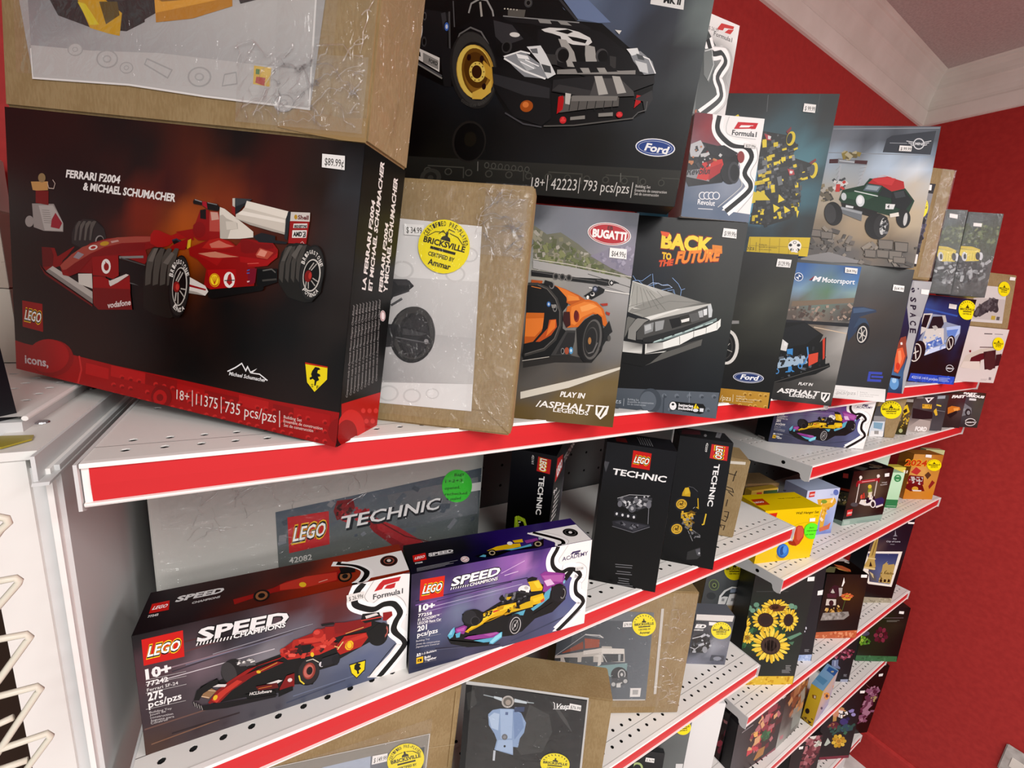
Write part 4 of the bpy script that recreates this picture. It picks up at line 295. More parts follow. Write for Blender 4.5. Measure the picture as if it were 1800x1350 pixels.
["toy_box","box showing an orange sports car on a mountain road","toy box","boxed building sets on the top shelves",[-0.8853,0.0701,0.0,-0.5686,0.0829,0.0,0.2205,0.2608,0.06],"#7d6a45","card",[["front_print",0.2,"print","F",None,None,[["B",18,[490,1265,"#44474d"],[1077,1322,"#3d4048"],[568,1164,"#7c8188"],[700,1211,"#73777f"],[1036,1113,"#8d8a98"],[1072,1258,"#4c4f58"],[563,910,"#9b9a90"],[1083,944,"#a3a1a0"],[1083,823,"#9c9b99"],[1092,632,"#84827e"],[888,727,"#8f8d89"],[1032,432,"#6b6a68"],[527,362,"#3f3c39"],[647,314,"#55524e"],[858,346,"#4f4d4b"],[554,219,"#55524d"],[1075,547,"#7b7a77"],[1076,293,"#6e5d3a"],[809,124,"#6d5a33"],[1073,75,"#5c4a28"],[527,25,"#614f2c"],[942,224,"#75633f"]],["P","#6d6e5d",[483,1186,570,1138,651,1156,766,1096,855,1036,970,976,1103,935,1103,907,501,987]],["S",5,90,22,["#7c7b62","#5b5f45","#8f8c78","#a5a195","#636a4b"],[485,1166,571,1125,653,1136,857,1016,1072,916,514,994],2.0,None],["P","#85808f",[841,1035,957,1088,1102,1117,1103,1112,1103,931,970,976]],["S",6,30,19,["#948fa0","#7a7688","#a09bab"],[1103,945,868,1036,984,1090,1096,1110,1103,1058],2.0,None],["S",7,60,19,["#68704a","#59613e","#7d8258"],[506,1081,713,1080,973,950,976,923,501,987],2.0,None],["L","#c6c2b4",5,[501,987,724,974,1103,932]],["L","#b0ada4",4,[508,906,587,952,1103,892]],["P","#a5a4a1",[501,980,725,961,1099,918,1096,834,801,898,506,933]],["L","#d9d7d0",7,[854,848,1103,831]],["L","#4c4b48",4,[839,928,1103,871]],["P","#cfcabb",[500,171,795,269,1103,386,1103,370,1102,369,799,226,504,127]],["P","#2c2a28",[489,474,865,418,947,439,924,394,698,376,502,324]],["P","#141415",[497,922,640,914,744,901,962,908,999,893,997,870,952,867,890,873,746,878,632,886,500,887]],["E","#8f8c87",[649,897,19,1,2,-21]],["E","#141415",[649,897,16,1,2,-18]],["E","#5c5a57",[649,897,13,1,1,-15]],["E","#141415",[649,897,10,1,1,-12]],["E","#8f8c87",[688,897,19,1,2,-21]],["E","#141415",[688,897,16,1,2,-18]],["E","#5c5a57",[688,897,13,1,1,-15]],["E","#141415",[688,897,10,1,1,-12]],["E","#8f8c87",[728,896,19,1,2,-21]],["E","#141415",[728,896,16,1,2,-18]],["E","#5c5a57",[728,896,13,1,1,-15]],["E","#141415",[728,896,10,1,1,-12]],["L","#5d5c5b",4,[500,915,630,906]],["L","#5d5c5b",4,[750,896,888,890]],["L","#6c6b69",3,[897,898,964,890]],["E","#9f9d98",[987,888,18,1,2,-21]],["E","#1b1b1c",[987,888,14,1,2,-17]],["L","#e6e4df",5,[980,887,995,888]],["L","#e6e4df",5,[986,897,988,879]],["P","#1d1d1e",[998,903,1035,890,1001,883]],["P","#171718",[482,828,501,850,636,848,679,831,730,784,740,734,713,691,723,589,746,575,677,418,506,372,487,402,497,477]],["P","#b5571c",[636,846,710,828,796,799,845,772,756,735,728,748,730,784,679,826]],["P","#d9772c",[657,840,721,821,797,789,809,769,733,754,725,779]],["P","#e0873a",[729,794,797,784,804,769,738,759]],["P","#c8651f",[736,723,809,764,859,778,912,766,957,729,978,679,993,640,984,621,957,637,941,687,899,694,851,660,815,606,749,596,761,633,734,693]],["P","#df8034",[762,725,835,761,892,760,942,728,961,688,898,704,835,669,794,615,772,623,761,684]],["P","#eb9a50",[813,729,872,753,920,741,866,712,826,699]],["E","#8a2f14",[799,669,17,1,4,-35]],["E","#5f1c0f",[795,676,13,1,3,-31]],["P","#3a1a12",[719,691,755,694,768,613,744,595,718,640]],["P","#c2631e",[491,665,600,673,601,642,489,628]],["P","#d9752b",[491,629,601,642,599,579,556,524,496,483]],["P","#b5561a",[493,519,556,524,599,579,595,558,548,492,497,475]],["P","#b14a1c",[564,493,630,582,635,634,676,642,686,596,655,542,590,495]],["P","#d8712a",[635,587,646,632,674,637,676,590,624,529]],["P","#a64c1c",[502,865,572,864,569,849,504,842]],["L","#d57a34",4,[506,825,566,818]],["L","#3b3936",16,[503,404,621,450,683,518,706,608,698,690,665,764,607,821,543,842,486,838]],["L","#5f5c58",5,[507,412,620,458,677,523,701,608,693,690,660,761,603,818,544,837]],["E","#7a7875",[629,843,16,1,2,-23]],["E","#1a1a1b",[627,843,11,1,2,-17]],["L","#19191a",23,[583,858,623,850]],["P","#1c1c1e",[605,735,631,787,640,747,632,675,605,683]],["E","#2f64a4",[622,728,12,1,2,-16]],["E","#b9c8dc",[622,728,6,0,1,-9]],["E","#7e7d7a",[662,708,13,1,2,-23]],["E","#19191a",[662,708,9,1,2,-17]],["P","#86847f",[637,727,668,729,665,708,644,707]],["P","#18181a",[829,796,912,862,952,845,946,824,880,779]],["E","#313746",[893,843,17,1,2,-19]],["E","#8d93a6",[893,843,9,1,1,-10]],["E","#d0cdc8",[881,811,13,1,1,-12]],["E","#1b1b1c",[878,814,9,1,1,-8]],["E","#e8e5df",[854,790,8,1,1,-11]],["P","#a33325",[933,758,978,766,980,751,950,746]],["P","#a33325",[974,715,1000,709,997,691,976,700]],["P","#1e1d1d",[890,683,925,696,952,678,969,617,986,557,975,473,930,406,874,396,833,441,806,595,852,655]],["P","#3b3a39",[745,580,802,584,804,517,791,432,666,417]],["P","#2a2929",[754,568,801,571,801,517,790,442,697,427]],["E","#8b8987",[737,451,11,1,2,-19]],["E","#202020",[736,451,8,1,1,-15]],["E","#9a4c34",[762,455,14,1,2,-22]],["E","#4d8fbc",[788,459,12,1,2,-22]],["E","#c4dcea",[788,459,6,0,1,-10]],["E","#262524",[908,535,61,-4,-4,-131]],["E","#5b5956",[911,538,56,-4,-4,-124]],["E","#2a2928",[906,540,48,-3,-4,-111]],["E","#4a4846",[904,532,37,-2,-3,-83]],["E","#262525",[901,532,33,-2,-2,-76]],["L","#6a6866",7,[894,451,924,463,944,522]],["E","#a3713f",[895,529,10,1,2,-22]],["P","#242424",[970,607,1000,661,1028,596,1010,579,1019,544,994,537,973,488,958,487,981,556]],["E","#4a4845",[1012,556,10,1,2,-18]],["L","#b9b4aa",4,[493,368,657,408]],["E","#dcd9d6",[940,1170,131,-6,0,-65]],["E","#b3222c",[940,1170,124,-5,0,-60]],["E","#dfd7d2",[940,1170,119,-5,0,-56]],["E","#b01f2a",[940,1170,114,-5,0,-53]],["T","#f3eeea","BUGATTI",[840,1148,203,-6,0,43],6],["T","#3a0d12","EB",[926,1195,32,-1,0,21],3],["T","#efece6","PLAY IN",[750,166,152,2,6,32],4],["T","#efece6","/ASPHALT",[604,88,356,2,8,40],2],["T","#efece6","LEGENDS",[717,66,223,-3,0,25],2],["P","#efece6",[981,132,1063,132,1055,80,1019,43,984,74]],["P","#5c4c2a",[993,123,1024,123,998,75]],["P","#5c4c2a",[1036,124,1056,124,1026,56,1011,62]],["L","#efece6",6,[1059,135,1019,48]]]],["price_sticker",1.2,"print","F",None,None,[["P","#f2f0ec",[953,1092,1054,1091,1059,1032,955,1035]],["T","#55534f","$64.99¢",[967,1045,85,-2,-1,31],1]]]]],
["toy_box","black box with a silver wedge-shaped car under lightning","toy box","boxed building sets on the top shelves",[-0.7864,0.1432,0.0,-0.6263,0.0718,0.0,0.3489,0.2789,0.07],"#1b1c1c","card",[["front_print",0.2,"print","F",None,None,[["B",10,[1026,1373,"#1b1b1b"],[1732,1379,"#2b2b2a"],[1339,1146,"#242523"],[1659,1088,"#343634"],[1709,777,"#343734"],[1683,447,"#222527"],[1035,1049,"#1c1e22"],[1042,305,"#101113"],[1380,284,"#181b1e"],[1639,204,"#1c1f22"],[1120,1007,"#20262f"]],["G",["#4f565e","#5a626a","#545c66","#454d55"],[1000,152,1738,196,1745,1,1001,0]],["P","#424951",[1336,87,1337,62,1332,38,1322,16,1307,0,1215,0,1208,5,1193,24,1181,46,1176,71,1175,96,1180,120,1190,142,1205,159,1223,170,1243,175,1265,174,1285,167,1304,153,1319,134,1330,112]],["E","#5b636c",[1239,77,60,6,9,-74]],["E","#69717a",[1350,131,17,2,2,-16]],["E","#3f464e",[1357,123,12,1,1,-9]],["E","#69717a",[1409,34,17,2,2,-16]],["E","#3f464e",[1415,26,12,1,1,-9]],["E","#69717a",[1440,140,16,2,2,-16]],["E","#3f464e",[1446,131,12,1,1,-9]],["E","#69717a",[1498,43,17,2,2,-16]],["E","#3f464e",[1505,35,12,1,1,-9]],["E","#69717a",[1528,148,16,2,2,-16]],["E","#3f464e",[1534,140,11,1,1,-9]],["E","#69717a",[1587,52,16,2,2,-16]],["E","#3f464e",[1593,44,11,1,1,-9]],["E","#69717a",[1616,157,16,2,2,-15]],["E","#3f464e",[1623,149,11,1,1,-9]],["E","#69717a",[1676,61,16,2,2,-16]],["E","#3f464e",[1682,53,11,1,1,-9]],["E","#69717a",[1704,165,16,2,2,-15]],["E","#3f464e",[1710,157,11,1,1,-9]],["L","#3c434b",7,[1349,141,1361,0]],["L","#7f8790",5,[1528,176,1537,89]],["T","#aeb6bd","pzs",[966,36,79,1,0,36],0],["L","#aeb6bd",3,[1062,78,1065,21]],["T","#aeb6bd","Building Set",[1090,70,82,1,0,14],0],["T","#aeb6bd","Ensemble de construction",[1092,51,190,8,0,14],0],["T","#aeb6bd","Set de construcción",[1091,33,136,5,0,14],0],["P","#121314",[1422,96,1638,99,1658,75,1651,34,1625,21,1447,36]],["E","#121314",[1424,62,28,3,5,-35]],["E","#e8e8e8",[1424,62,25,2,4,-31]],["E","#222",[1422,73,10,1,1,-9]],["T","#f0f0f0","batteries",[1464,64,105,2,0,21],3],["T","#f0f0f0","included",[1464,40,103,2,0,21],3],["P","#f0d31c",[1585,98,1614,62,1571,59]],["T","#222","!",[1589,65,7,1,0,23],3],["E","#d7dbdf",[1590,47,20,2,2,-12]],["P","#d7dbdf",[1618,66,1646,67,1647,40,1620,41]],["L","#8fb4e8",3,[1013,939,1050,947,1091,918,1114,909,1153,938,1196,938,1219,926,1261,935,1295,916,1234,895,1203,888,1169,896,1114,909]],["L","#8fb4e8",3,[1145,1001,1159,933,1169,902,1214,883]],["L","#8fb4e8",3,[1109,903,1155,922,1186,935]],["L","#8fb4e8",3,[1304,890,1323,870,1308,901,1266,892]],["L","#8fb4e8",3,[1286,984,1334,945,1361,904,1361,862]],["L","#8fb4e8",3,[1009,976,1034,946,1077,944,1135,995]],["L","#8fb4e8",3,[1361,904,1385,916]],["L","#dfeaff",2,[1114,909,1153,937,1196,937,1230,925,1272,930,1295,915]],["G",["#d9d9d2","#a4a49f","#7a7a76","#55554f","#8a8a84","#b7b7b0"],[1010,939,1312,874,1514,830,1578,826,1120,687,1007,717]],["P","#8f8f89",[1012,717,1036,752,1230,847,1312,874,1509,832,1173,702]],["P","#a9a9a2",[1011,934,1109,908,1230,847,1149,804,1024,756]],["L","#6a6a65",2,[1008,755,1241,842,1193,882]],["L","#6f6f6a",2,[1030,707,1287,819,1509,829]],["P","#c9c9c2",[1013,756,1097,745,1048,742]],["L","#7b7b75",2,[1027,914,1011,772]],["L","#7b7b75",2,[1049,906,1064,768]],["L","#7b7b75",2,[1072,899,1116,764]],["L","#7b7b75",2,[1094,892,1168,760]],["L","#7b7b75",2,[1117,885,1220,757]],["L","#7b7b75",2,[1139,878,1272,753]],["P","#c4c4bd",[1126,687,1348,769,1578,828,1583,813,1435,754,1172,663,1168,679]],["P","#e4e4de",[1137,687,1348,768,1380,769,1278,726,1171,674]],["P","#70706b",[1014,684,1067,672,1027,596,1016,551,1007,528,1007,673]],["P","#8a8a85",[1068,666,1083,678,1166,674,1131,649,1084,579,1089,517,1030,524,1027,596]],["P","#4a4a48",[1126,643,1172,669,1435,754,1574,818,1598,782,1599,728,1399,637,1204,544,1140,527,1096,524,1088,573]],["P","#8c8f8f",[1133,633,1200,660,1203,594,1146,567]],["P","#b9bdbd",[1139,627,1180,647,1190,609,1149,589]],["P","#9a9d9d",[1208,663,1273,682,1271,616,1220,595]],["P","#1e1e1f",[1305,690,1377,712,1396,653,1335,626]],["P","#33332f",[1376,717,1438,738,1467,680,1396,653]],["P","#5b5c5b",[1438,738,1499,759,1517,706,1462,683]],["P","#e8e8e3",[1388,693,1444,714,1447,692,1396,674]],["P","#b4b7b7",[1498,764,1528,777,1540,729,1515,722]],["P","#dfe2e2",[1532,780,1557,790,1564,747,1542,738]],["P","#c7cccc",[1559,812,1579,824,1596,782,1598,734,1578,727]],["P","#2a2b2b",[1139,538,1399,637,1629,736,1636,710,1402,615,1213,516,1142,511]],["P","#7d8f8d",[1213,516,1403,604,1633,731,1636,710,1406,588,1288,534,1214,508]],["P","#b9d0cc",[1218,521,1270,546,1274,538,1222,514]],["P","#b9d0cc",[1288,553,1339,578,1343,570,1292,546]],["P","#b9d0cc",[1357,585,1408,609,1412,601,1361,578]],["P","#b9d0cc",[1426,616,1476,641,1480,633,1429,609]],["P","#b9d0cc",[1494,648,1544,672,1547,664,1497,641]],["P","#b9d0cc",[1561,678,1611,702,1614,694,1565,672]],["P","#e9ebe5",[1284,522,1396,579,1487,622,1567,655,1649,711,1662,728,1668,674,1649,645,1493,578,1405,515,1299,450]],["L","#77776f",4,[1396,576,1405,518]],["L","#77776f",4,[1489,622,1494,575]],["L","#77776f",3,[1572,657,1576,615]],["L","#77776f",3,[1643,699,1647,654]],["G",["#a9a9a4","#5c5c59","#b7b7b2","#e0e0da","#8a8a86","#d9d9d3"],[1001,505,1144,494,1284,522,1299,450,1170,422,1005,425]],["P","#1a1a1a",[1142,494,1161,495,1167,422,1146,417]],["P","#d7d7d0",[1161,498,1172,499,1178,429,1167,425]],["G",["#2c2d2d","#3f3f3d","#4a4a48","#2c2c2b"],[1154,421,1405,515,1559,572,1555,522]],["P","#5c5c58",[1195,402,1418,500,1556,569,1555,525,1424,461,1175,337]],["P","#0e0f10",[1005,423,1146,415,1294,447,1217,364,1165,330,1006,345]],["T","#8e1c10","BACK",[1173,1187,364,-14,-5,101],9],["T","#8e1c10","TO",[1190,1109,73,-5,-2,46],9],["T","#8e1c10","FUTURE",[1288,1084,300,43,8,81],9],["T","#8e1c10","THE",[1172,1053,106,18,4,43],9],["T","#f4d83c","BACK",[1176,1189,358,-13,-5,97],6],["T","#f0c52c","TO",[1193,1111,67,-5,-2,43],6],["T","#ee8a2c","FUTURE",[1291,1086,293,43,8,78],6],["T","#e0572a","THE",[1175,1055,99,17,4,39],6],["L","#e8892a",8,[1526,1227,1594,1225]],["L","#e8892a",8,[1527,1218,1595,1216]],["L","#e8892a",8,[1529,1209,1597,1207]],["L","#e8892a",8,[1530,1200,1598,1198]],["L","#e8892a",8,[1532,1191,1600,1189]],["L","#e8892a",8,[1533,1182,1601,1180]],["P","#e8572a",[1159,1297,1225,1290,1214,1259,1171,1271]]]],["price_sticker",1.2,"print","F",None,None,[["P","#f2f0ec",[1583,1348,1673,1345,1679,1284,1582,1288]],["T","#55534f","$199.99¢",[1594,1298,79,-3,0,32],1]]]]],
["toy_box","white and red racing car box with four rings mark","toy box","boxed building sets on the top shelves",[-0.5727,0.0038,0.279,-0.5437,0.0844,0.0,0.0946,0.1346,0.055],"#e4e2de","card",[["front_print",0.2,"print","F",None,None,[["B",8,[2,653,"#6e2430"],[131,589,"#8e3038"],[208,521,"#7a4048"],[-21,324,"#777c85"],[157,210,"#6f7a8c"],[10,95,"#4c5f78"],[292,221,"#8a93a2"],[270,90,"#55657c"]],["P","#efedea",[120,673,473,673,473,54,274,64,436,259,364,330,327,442,267,488,195,519,138,590]],["C","#f7f6f4",77,[167,667,164,592,199,539,280,489,375,484,425,425,393,320,444,253,432,194,302,59]],["C","#c9c9c7",5,[234,667,224,597,257,550,434,539]],["C","#26282a",31,[167,667,164,592,199,539,280,489,375,484,425,425,393,320,444,253,432,194,302,59]],["C","#f4f3f1",9,[187,669,188,594,220,549,291,505,383,500]],["C","#b9b9b8",5,[448,490,467,415,433,323,473,256,468,184,384,60]],["C","#c9c9c7",5,[344,418,346,316,386,248,363,201,244,81]],["P","#c4202c",[276,592,298,638,432,642,426,627,321,620,310,604,376,610,388,620,415,621,397,604]],["P","#c4202c",[391,601,405,625,434,642,421,604]],["T","#3c3c40","Formula1",[268,554,167,0,0,32],2],["P","#1f1f22",[0,463,78,491,215,471,344,418,340,354,248,244,23,199,0,233]],["P","#b9b9bb",[0,425,0,471,63,502,96,461,64,395,11,391]],["P","#8b8d90",[0,301,154,332,160,243,0,261]],["P","#c43430",[96,359,226,395,247,346,139,248,70,255]],["T","#2c2c30","Revolut",[0,272,160,21,9,44],3],["P","#a7272c",[154,332,230,370,225,306,152,249]],["P","#26272b",[109,462,227,484,327,442,291,414,156,415]],["E","#232427",[292,311,62,5,11,-74]],["E","#3b3c40",[319,314,40,3,10,-70]],["E","#222326",[322,314,30,2,8,-53]],["E","#8a3a3a",[351,418,24,2,6,-38]],["S",11,26,17,["#2a2a2d","#c0bfbe","#6a1820","#3a3a3e","#b87850"],[0,359,0,454,147,478,239,397,140,337,6,326],2.0,None],["E","#e6e6e8",[128,147,26,2,4,-26]],["E","#66748a",[128,147,19,2,3,-20]],["E","#e6e6e8",[159,150,26,2,4,-26]],["E","#66748a",[159,150,19,2,3,-20]],["E","#e6e6e8",[190,152,26,2,4,-26]],["E","#66748a",[190,152,19,2,3,-20]],["E","#e6e6e8",[221,155,26,2,4,-26]],["E","#66748a",[221,155,19,2,3,-20]],["T","#eeeef0","Revolut",[101,89,120,-1,0,34],2],["L","#d9dbe0",5,[110,61,212,64]]]],["price_sticker",1.2,"print","F",None,None,[["P","#e3e1dd",[361,508,442,507,443,479,362,479]],["T","#55534f","$27.99¢",[372,484,67,0,-1,16],1]]]]],
["toy_box","white racing car box with black track ribbon, highest against the red wall","toy box","boxed building sets on the top shelves",[-0.5979,0.0561,0.43,-0.1737,0.0151,0.0,0.1247,0.1265,0.05],"#e9e7e3","card",[["front_print",0.2,"print","F",None,None,[["B",6,[335,616,"#efeeea"],[620,620,"#efeeea"],[393,-41,"#6c7472"],[590,5,"#e7e6e3"],[376,359,"#4a5150"],[378,109,"#5b6361"]],["P","#3d4443",[345,534,447,451,419,333,509,268,537,147,378,0,348,0,334,99,337,287,324,468]],["C","#f5f4f1",83,[358,477,420,407,507,430,548,378,497,277,541,212,549,138,394,0]],["C","#1c1e1f",33,[358,477,420,407,507,430,548,378,497,277,541,212,549,138,394,0]],["C","#f5f4f1",9,[397,426,494,449,571,386,524,284,569,213,574,137,438,0]],["C","#b4b4b2",6,[419,450,555,467,613,382,580,285,624,220,603,112,484,0]],["P","#c4302c",[422,555,457,603,575,614,570,595,489,583,479,564]],["P","#c4302c",[496,556,527,583,576,594,551,559]],["T","#6c6c6c","Formula1",[404,514,172,2,0,27],2],["T","#8a8886","$ 26.99",[353,537,87,5,0,22],0],["P","#6b7270",[337,410,396,432,451,316,426,222,371,258]],["L","#c0c6c4",7,[348,401,406,428,445,339,414,232]],["P","#a3502c",[342,0,341,24,357,34,363,0]]]]]],
["toy_box","tall black box with a black and yellow spaceship on blue glow","toy box","boxed building sets on the top shelves",[-0.4961,0.1625,0.2588,-0.7222,0.0563,0.0,0.2879,0.2531,0.07],"#1c1d1d","card",[["front_print",0.2,"print","F",None,None,[["B",14,[618,1248,"#2a2c2c"],[900,1232,"#2e3030"],[1417,1246,"#333635"],[1374,1028,"#2b2d2d"],[824,1141,"#24282a"],[1068,962,"#2f4c55"],[1202,875,"#3c6a76"],[1290,788,"#477f8c"],[1348,939,"#2a4148"],[1389,642,"#24383e"],[994,528,"#4d8fae"],[950,335,"#5a9fc0"],[1331,487,"#33616e"],[1309,285,"#1c2a2e"],[1429,264,"#1b1d1d"],[962,176,"#171818"],[1235,201,"#181919"],[1380,1144,"#2c2f2f"]],["P","#d2b51c",[961,135,1435,157,1440,36,1440,2,960,6]],["L","#b2971a",6,[970,128,986,0]],["L","#b2971a",6,[1048,131,1065,0]],["L","#b2971a",6,[1125,133,1142,1]],["L","#b2971a",6,[1201,136,1219,1]],["L","#b2971a",6,[1276,138,1294,1]],["L","#b2971a",6,[1350,141,1369,1]],["L","#b2971a",5,[966,63,1435,76]],["T","#4a3f10","pzs",[953,29,64,-2,0,35],0],["L","#4a3f10",3,[1024,93,1031,21]],["T","#5a4d14","Building Set",[1049,71,62,1,0,11],0],["T","#5a4d14","Ensemble de construction",[1051,51,143,3,0,11],0],["T","#5a4d14","Set de construcción",[1053,32,99,2,0,11],0],["E","#f2efe6",[1328,81,50,5,9,-49]],["E","#1c1c1c",[1323,110,13,1,2,-12]],["E","#1c1c1c",[1294,87,13,1,2,-12]],["E","#1c1c1c",[1356,90,13,1,2,-12]],["E","#1c1c1c",[1311,50,13,1,2,-12]],["E","#1c1c1c",[1358,52,13,1,2,-12]],["T","#f2efe6","1-2",[1310,31,52,-1,0,28],4],["E","#f2efe6",[1323,110,9,1,1,-8]],["P","#131415",[851,988,1130,949,1202,875,1174,784,1313,744,1382,717,1382,642,1268,590,1302,485,1295,362,1247,296,1092,235,943,239,948,525,920,774]],["P","#131415",[600,1054,679,1079,846,1019,936,944,893,835,722,924]],["S",21,210,26,["#161718","#1d1e20","#26282a","#101112","#3c3f42","#55595c","#d8c020","#2f3133"],[869,973,1132,934,1207,845,1162,768,1347,715,1372,656,1268,590,1297,470,1283,345,1075,242,950,247,955,526,927,774],2.0,20],["S",22,26,31,["#d8c020","#c6ae1a","#e6cf2c","#8c8f92","#6c7073"],[893,928,1140,889,1232,786,1245,635,1084,533,948,525],2.0,15],["S",23,22,32,["#161718","#1d1e20","#26282a","#101112","#d8c020","#c6ae1a","#e6cf2c"],[602,1062,695,1079,846,1019,920,944,719,939],2.0,30],["E","#d8c020",[1141,925,33,-8,-4,-55]],["E","#16181a",[1131,925,21,-5,-3,-41]],["E","#d8c020",[1359,686,29,-4,1,-62]],["E","#46494c",[1346,688,20,-3,1,-44]],["P","#7a2a30",[1095,978,1125,1016,1132,1001,1114,956]],["P","#7a2a30",[1313,744,1356,779,1364,761,1332,730]],["P","#e6cf2c",[632,1078,682,1063,658,1016]],["P","#e6cf2c",[608,1031,653,1047,675,1009]],["P","#e6cf2c",[1130,490,1183,446,1135,420]],["P","#e6cf2c",[1099,409,1157,382,1119,340]],["P","#e6cf2c",[1184,400,1242,365,1202,339]],["P","#e6cf2c",[1286,369,1309,363,1304,308]],["P","#d8c020",[958,510,1016,490,1071,439,964,432,922,452]],["P","#d8c020",[920,508,953,494,959,415,930,405]],["S",24,40,18,["#4a4d50","#2b2d2f","#17181a"],[1144,537,1288,561,1289,392,1155,476],2.0,10],["S",25,26,19,["#d8c020","#c6ae1a","#e6cf2c","#161718","#1d1e20","#26282a","#101112"],[934,334,1036,373,1043,247,942,247],2.0,0],["P","#b03a40",[933,959,981,945,995,907,957,911]],["P","#e2dfdc",[963,945,990,938,986,915,968,917]],["P","#b03a40",[1158,692,1206,686,1221,649,1185,639]],["P","#e2dfdc",[1179,677,1203,674,1200,654,1182,656]],["L","#5a5d60",5,[911,1255,923,1127]],["L","#4a4d50",4,[1296,1261,1299,1129]]]],["price_sticker",1.2,"print","F",None,None,[["P","#f2f0ec",[1191,1191,1280,1181,1283,1120,1192,1129]],["T","#55534f","$ 99.99",[1203,1139,76,-7,-1,33],1]]]]],
["toy_box","dark box with a white-walled tyre and gold brick band","toy box","boxed building sets on the top shelves",[-0.5507,0.1573,0.0,-0.7509,0.0767,0.0,0.2998,0.2582,0.07],"#1b1b1a","card",[["front_print",0.2,"print","F",None,None,[["B",8,[1120,1273,"#212120"],[1492,1276,"#262624"],[1473,1030,"#33342d"],[1299,838,"#45463d"],[1438,705,"#33342e"],[1188,440,"#23231f"],[1354,332,"#191917"],[1129,179,"#131312"],[1451,188,"#191918"],[1075,1002,"#242422"],[1440,1240,"#1e1e1d"]],["E","#dcd9d2",[1082,486,94,-1,12,-150]],["E","#1c1b1b",[1074,485,76,-1,10,-128]],["E","#3a3836",[1067,484,61,0,8,-105]],["E","#151514",[1067,484,52,0,7,-93]],["L","#b0aca5",5,[1069,476,1099,520]],["L","#b0aca5",5,[1075,469,1129,450]],["P","#8b8a88",[1083,714,1140,719,1144,694,1088,686]],["E","#cfd0d6",[1292,246,122,6,5,-46]],["E","#26386e",[1292,246,115,5,4,-40]],["E","#c9cfdd",[1292,246,106,5,4,-34]],["E","#26386e",[1292,246,103,5,3,-32]],["T","#eef0f4","Ford",[1229,226,137,4,10,41],4],["G",["#a87a26","#c1933a","#b88a30","#9c701f"],[1086,126,1480,138,1486,0,1086,3]],["E","#d0a550",[1256,51,14,2,2,-14]],["E","#8a611c",[1260,45,10,1,2,-9]],["P","#d0a550",[1279,4,1279,1,1279,0,1250,0,1250,0,1250,4,1251,8,1253,11,1255,13,1259,15,1262,16,1266,16,1270,15,1273,14,1276,11,1278,8]],["P","#8a611c",[1278,0,1259,0,1259,0,1260,2,1262,4,1264,5,1267,6,1270,6,1272,5,1274,4,1276,3,1278,1]],["E","#d0a550",[1288,102,14,2,2,-14]],["E","#8a611c",[1292,96,10,1,2,-9]],["E","#d0a550",[1297,53,14,2,2,-14]],["E","#8a611c",[1301,48,10,1,2,-9]],["E","#d0a550",[1329,104,14,2,2,-14]],["E","#8a611c",[1333,99,10,1,2,-9]],["P","#d0a550",[1360,10,1360,6,1359,2,1357,0,1334,0,1332,2,1331,6,1331,9,1332,13,1334,16,1336,18,1340,20,1343,21,1347,21,1351,20,1354,19,1357,16,1359,13]],["P","#8a611c",[1359,3,1359,1,1359,0,1340,0,1339,1,1339,3,1340,5,1341,7,1343,9,1345,10,1348,11,1350,11,1353,10,1355,9,1357,8,1358,6]],["E","#d0a550",[1377,58,14,2,2,-14]],["E","#8a611c",[1381,53,10,1,2,-9]],["P","#d0a550",[1400,12,1400,8,1399,5,1397,2,1395,0,1376,0,1374,2,1373,5,1371,8,1371,12,1372,15,1374,18,1377,21,1380,23,1383,24,1387,24,1391,23,1394,21,1397,19,1399,15]],["P","#8a611c",[1399,6,1399,3,1399,1,1398,0,1381,0,1380,1,1380,3,1379,5,1380,8,1381,10,1383,12,1385,13,1388,13,1390,14,1393,13,1395,12,1397,10,1399,8]],["E","#d0a550",[1409,109,14,2,2,-14]],["E","#8a611c",[1413,103,10,1,2,-9]],["E","#d0a550",[1417,61,14,2,2,-14]],["E","#8a611c",[1421,55,10,1,2,-9]],["E","#d0a550",[1449,111,14,2,2,-14]],["E","#8a611c",[1453,105,10,1,1,-9]],["E","#d0a550",[1465,15,14,2,2,-13]],["E","#8a611c",[1469,9,10,1,1,-9]],["T","#e8dcb8","/pzs",[1100,24,86,2,0,43],0],["L","#e8dcb8",3,[1197,85,1203,19]],["T","#e8dcb8","Building Set",[1226,69,70,3,0,12],0],["T","#e8dcb8","Ensemble de construction",[1227,47,188,10,0,12],0],["T","#e8dcb8","Set de construcción",[1228,28,134,6,0,12],0]]],["price_sticker",1.2,"print","F",None,None,[["P","#f2f0ec",[1347,1248,1453,1246,1452,1183,1346,1185]],["T","#55534f","$129.99¢",[1359,1196,88,-2,1,34],1]]]]],
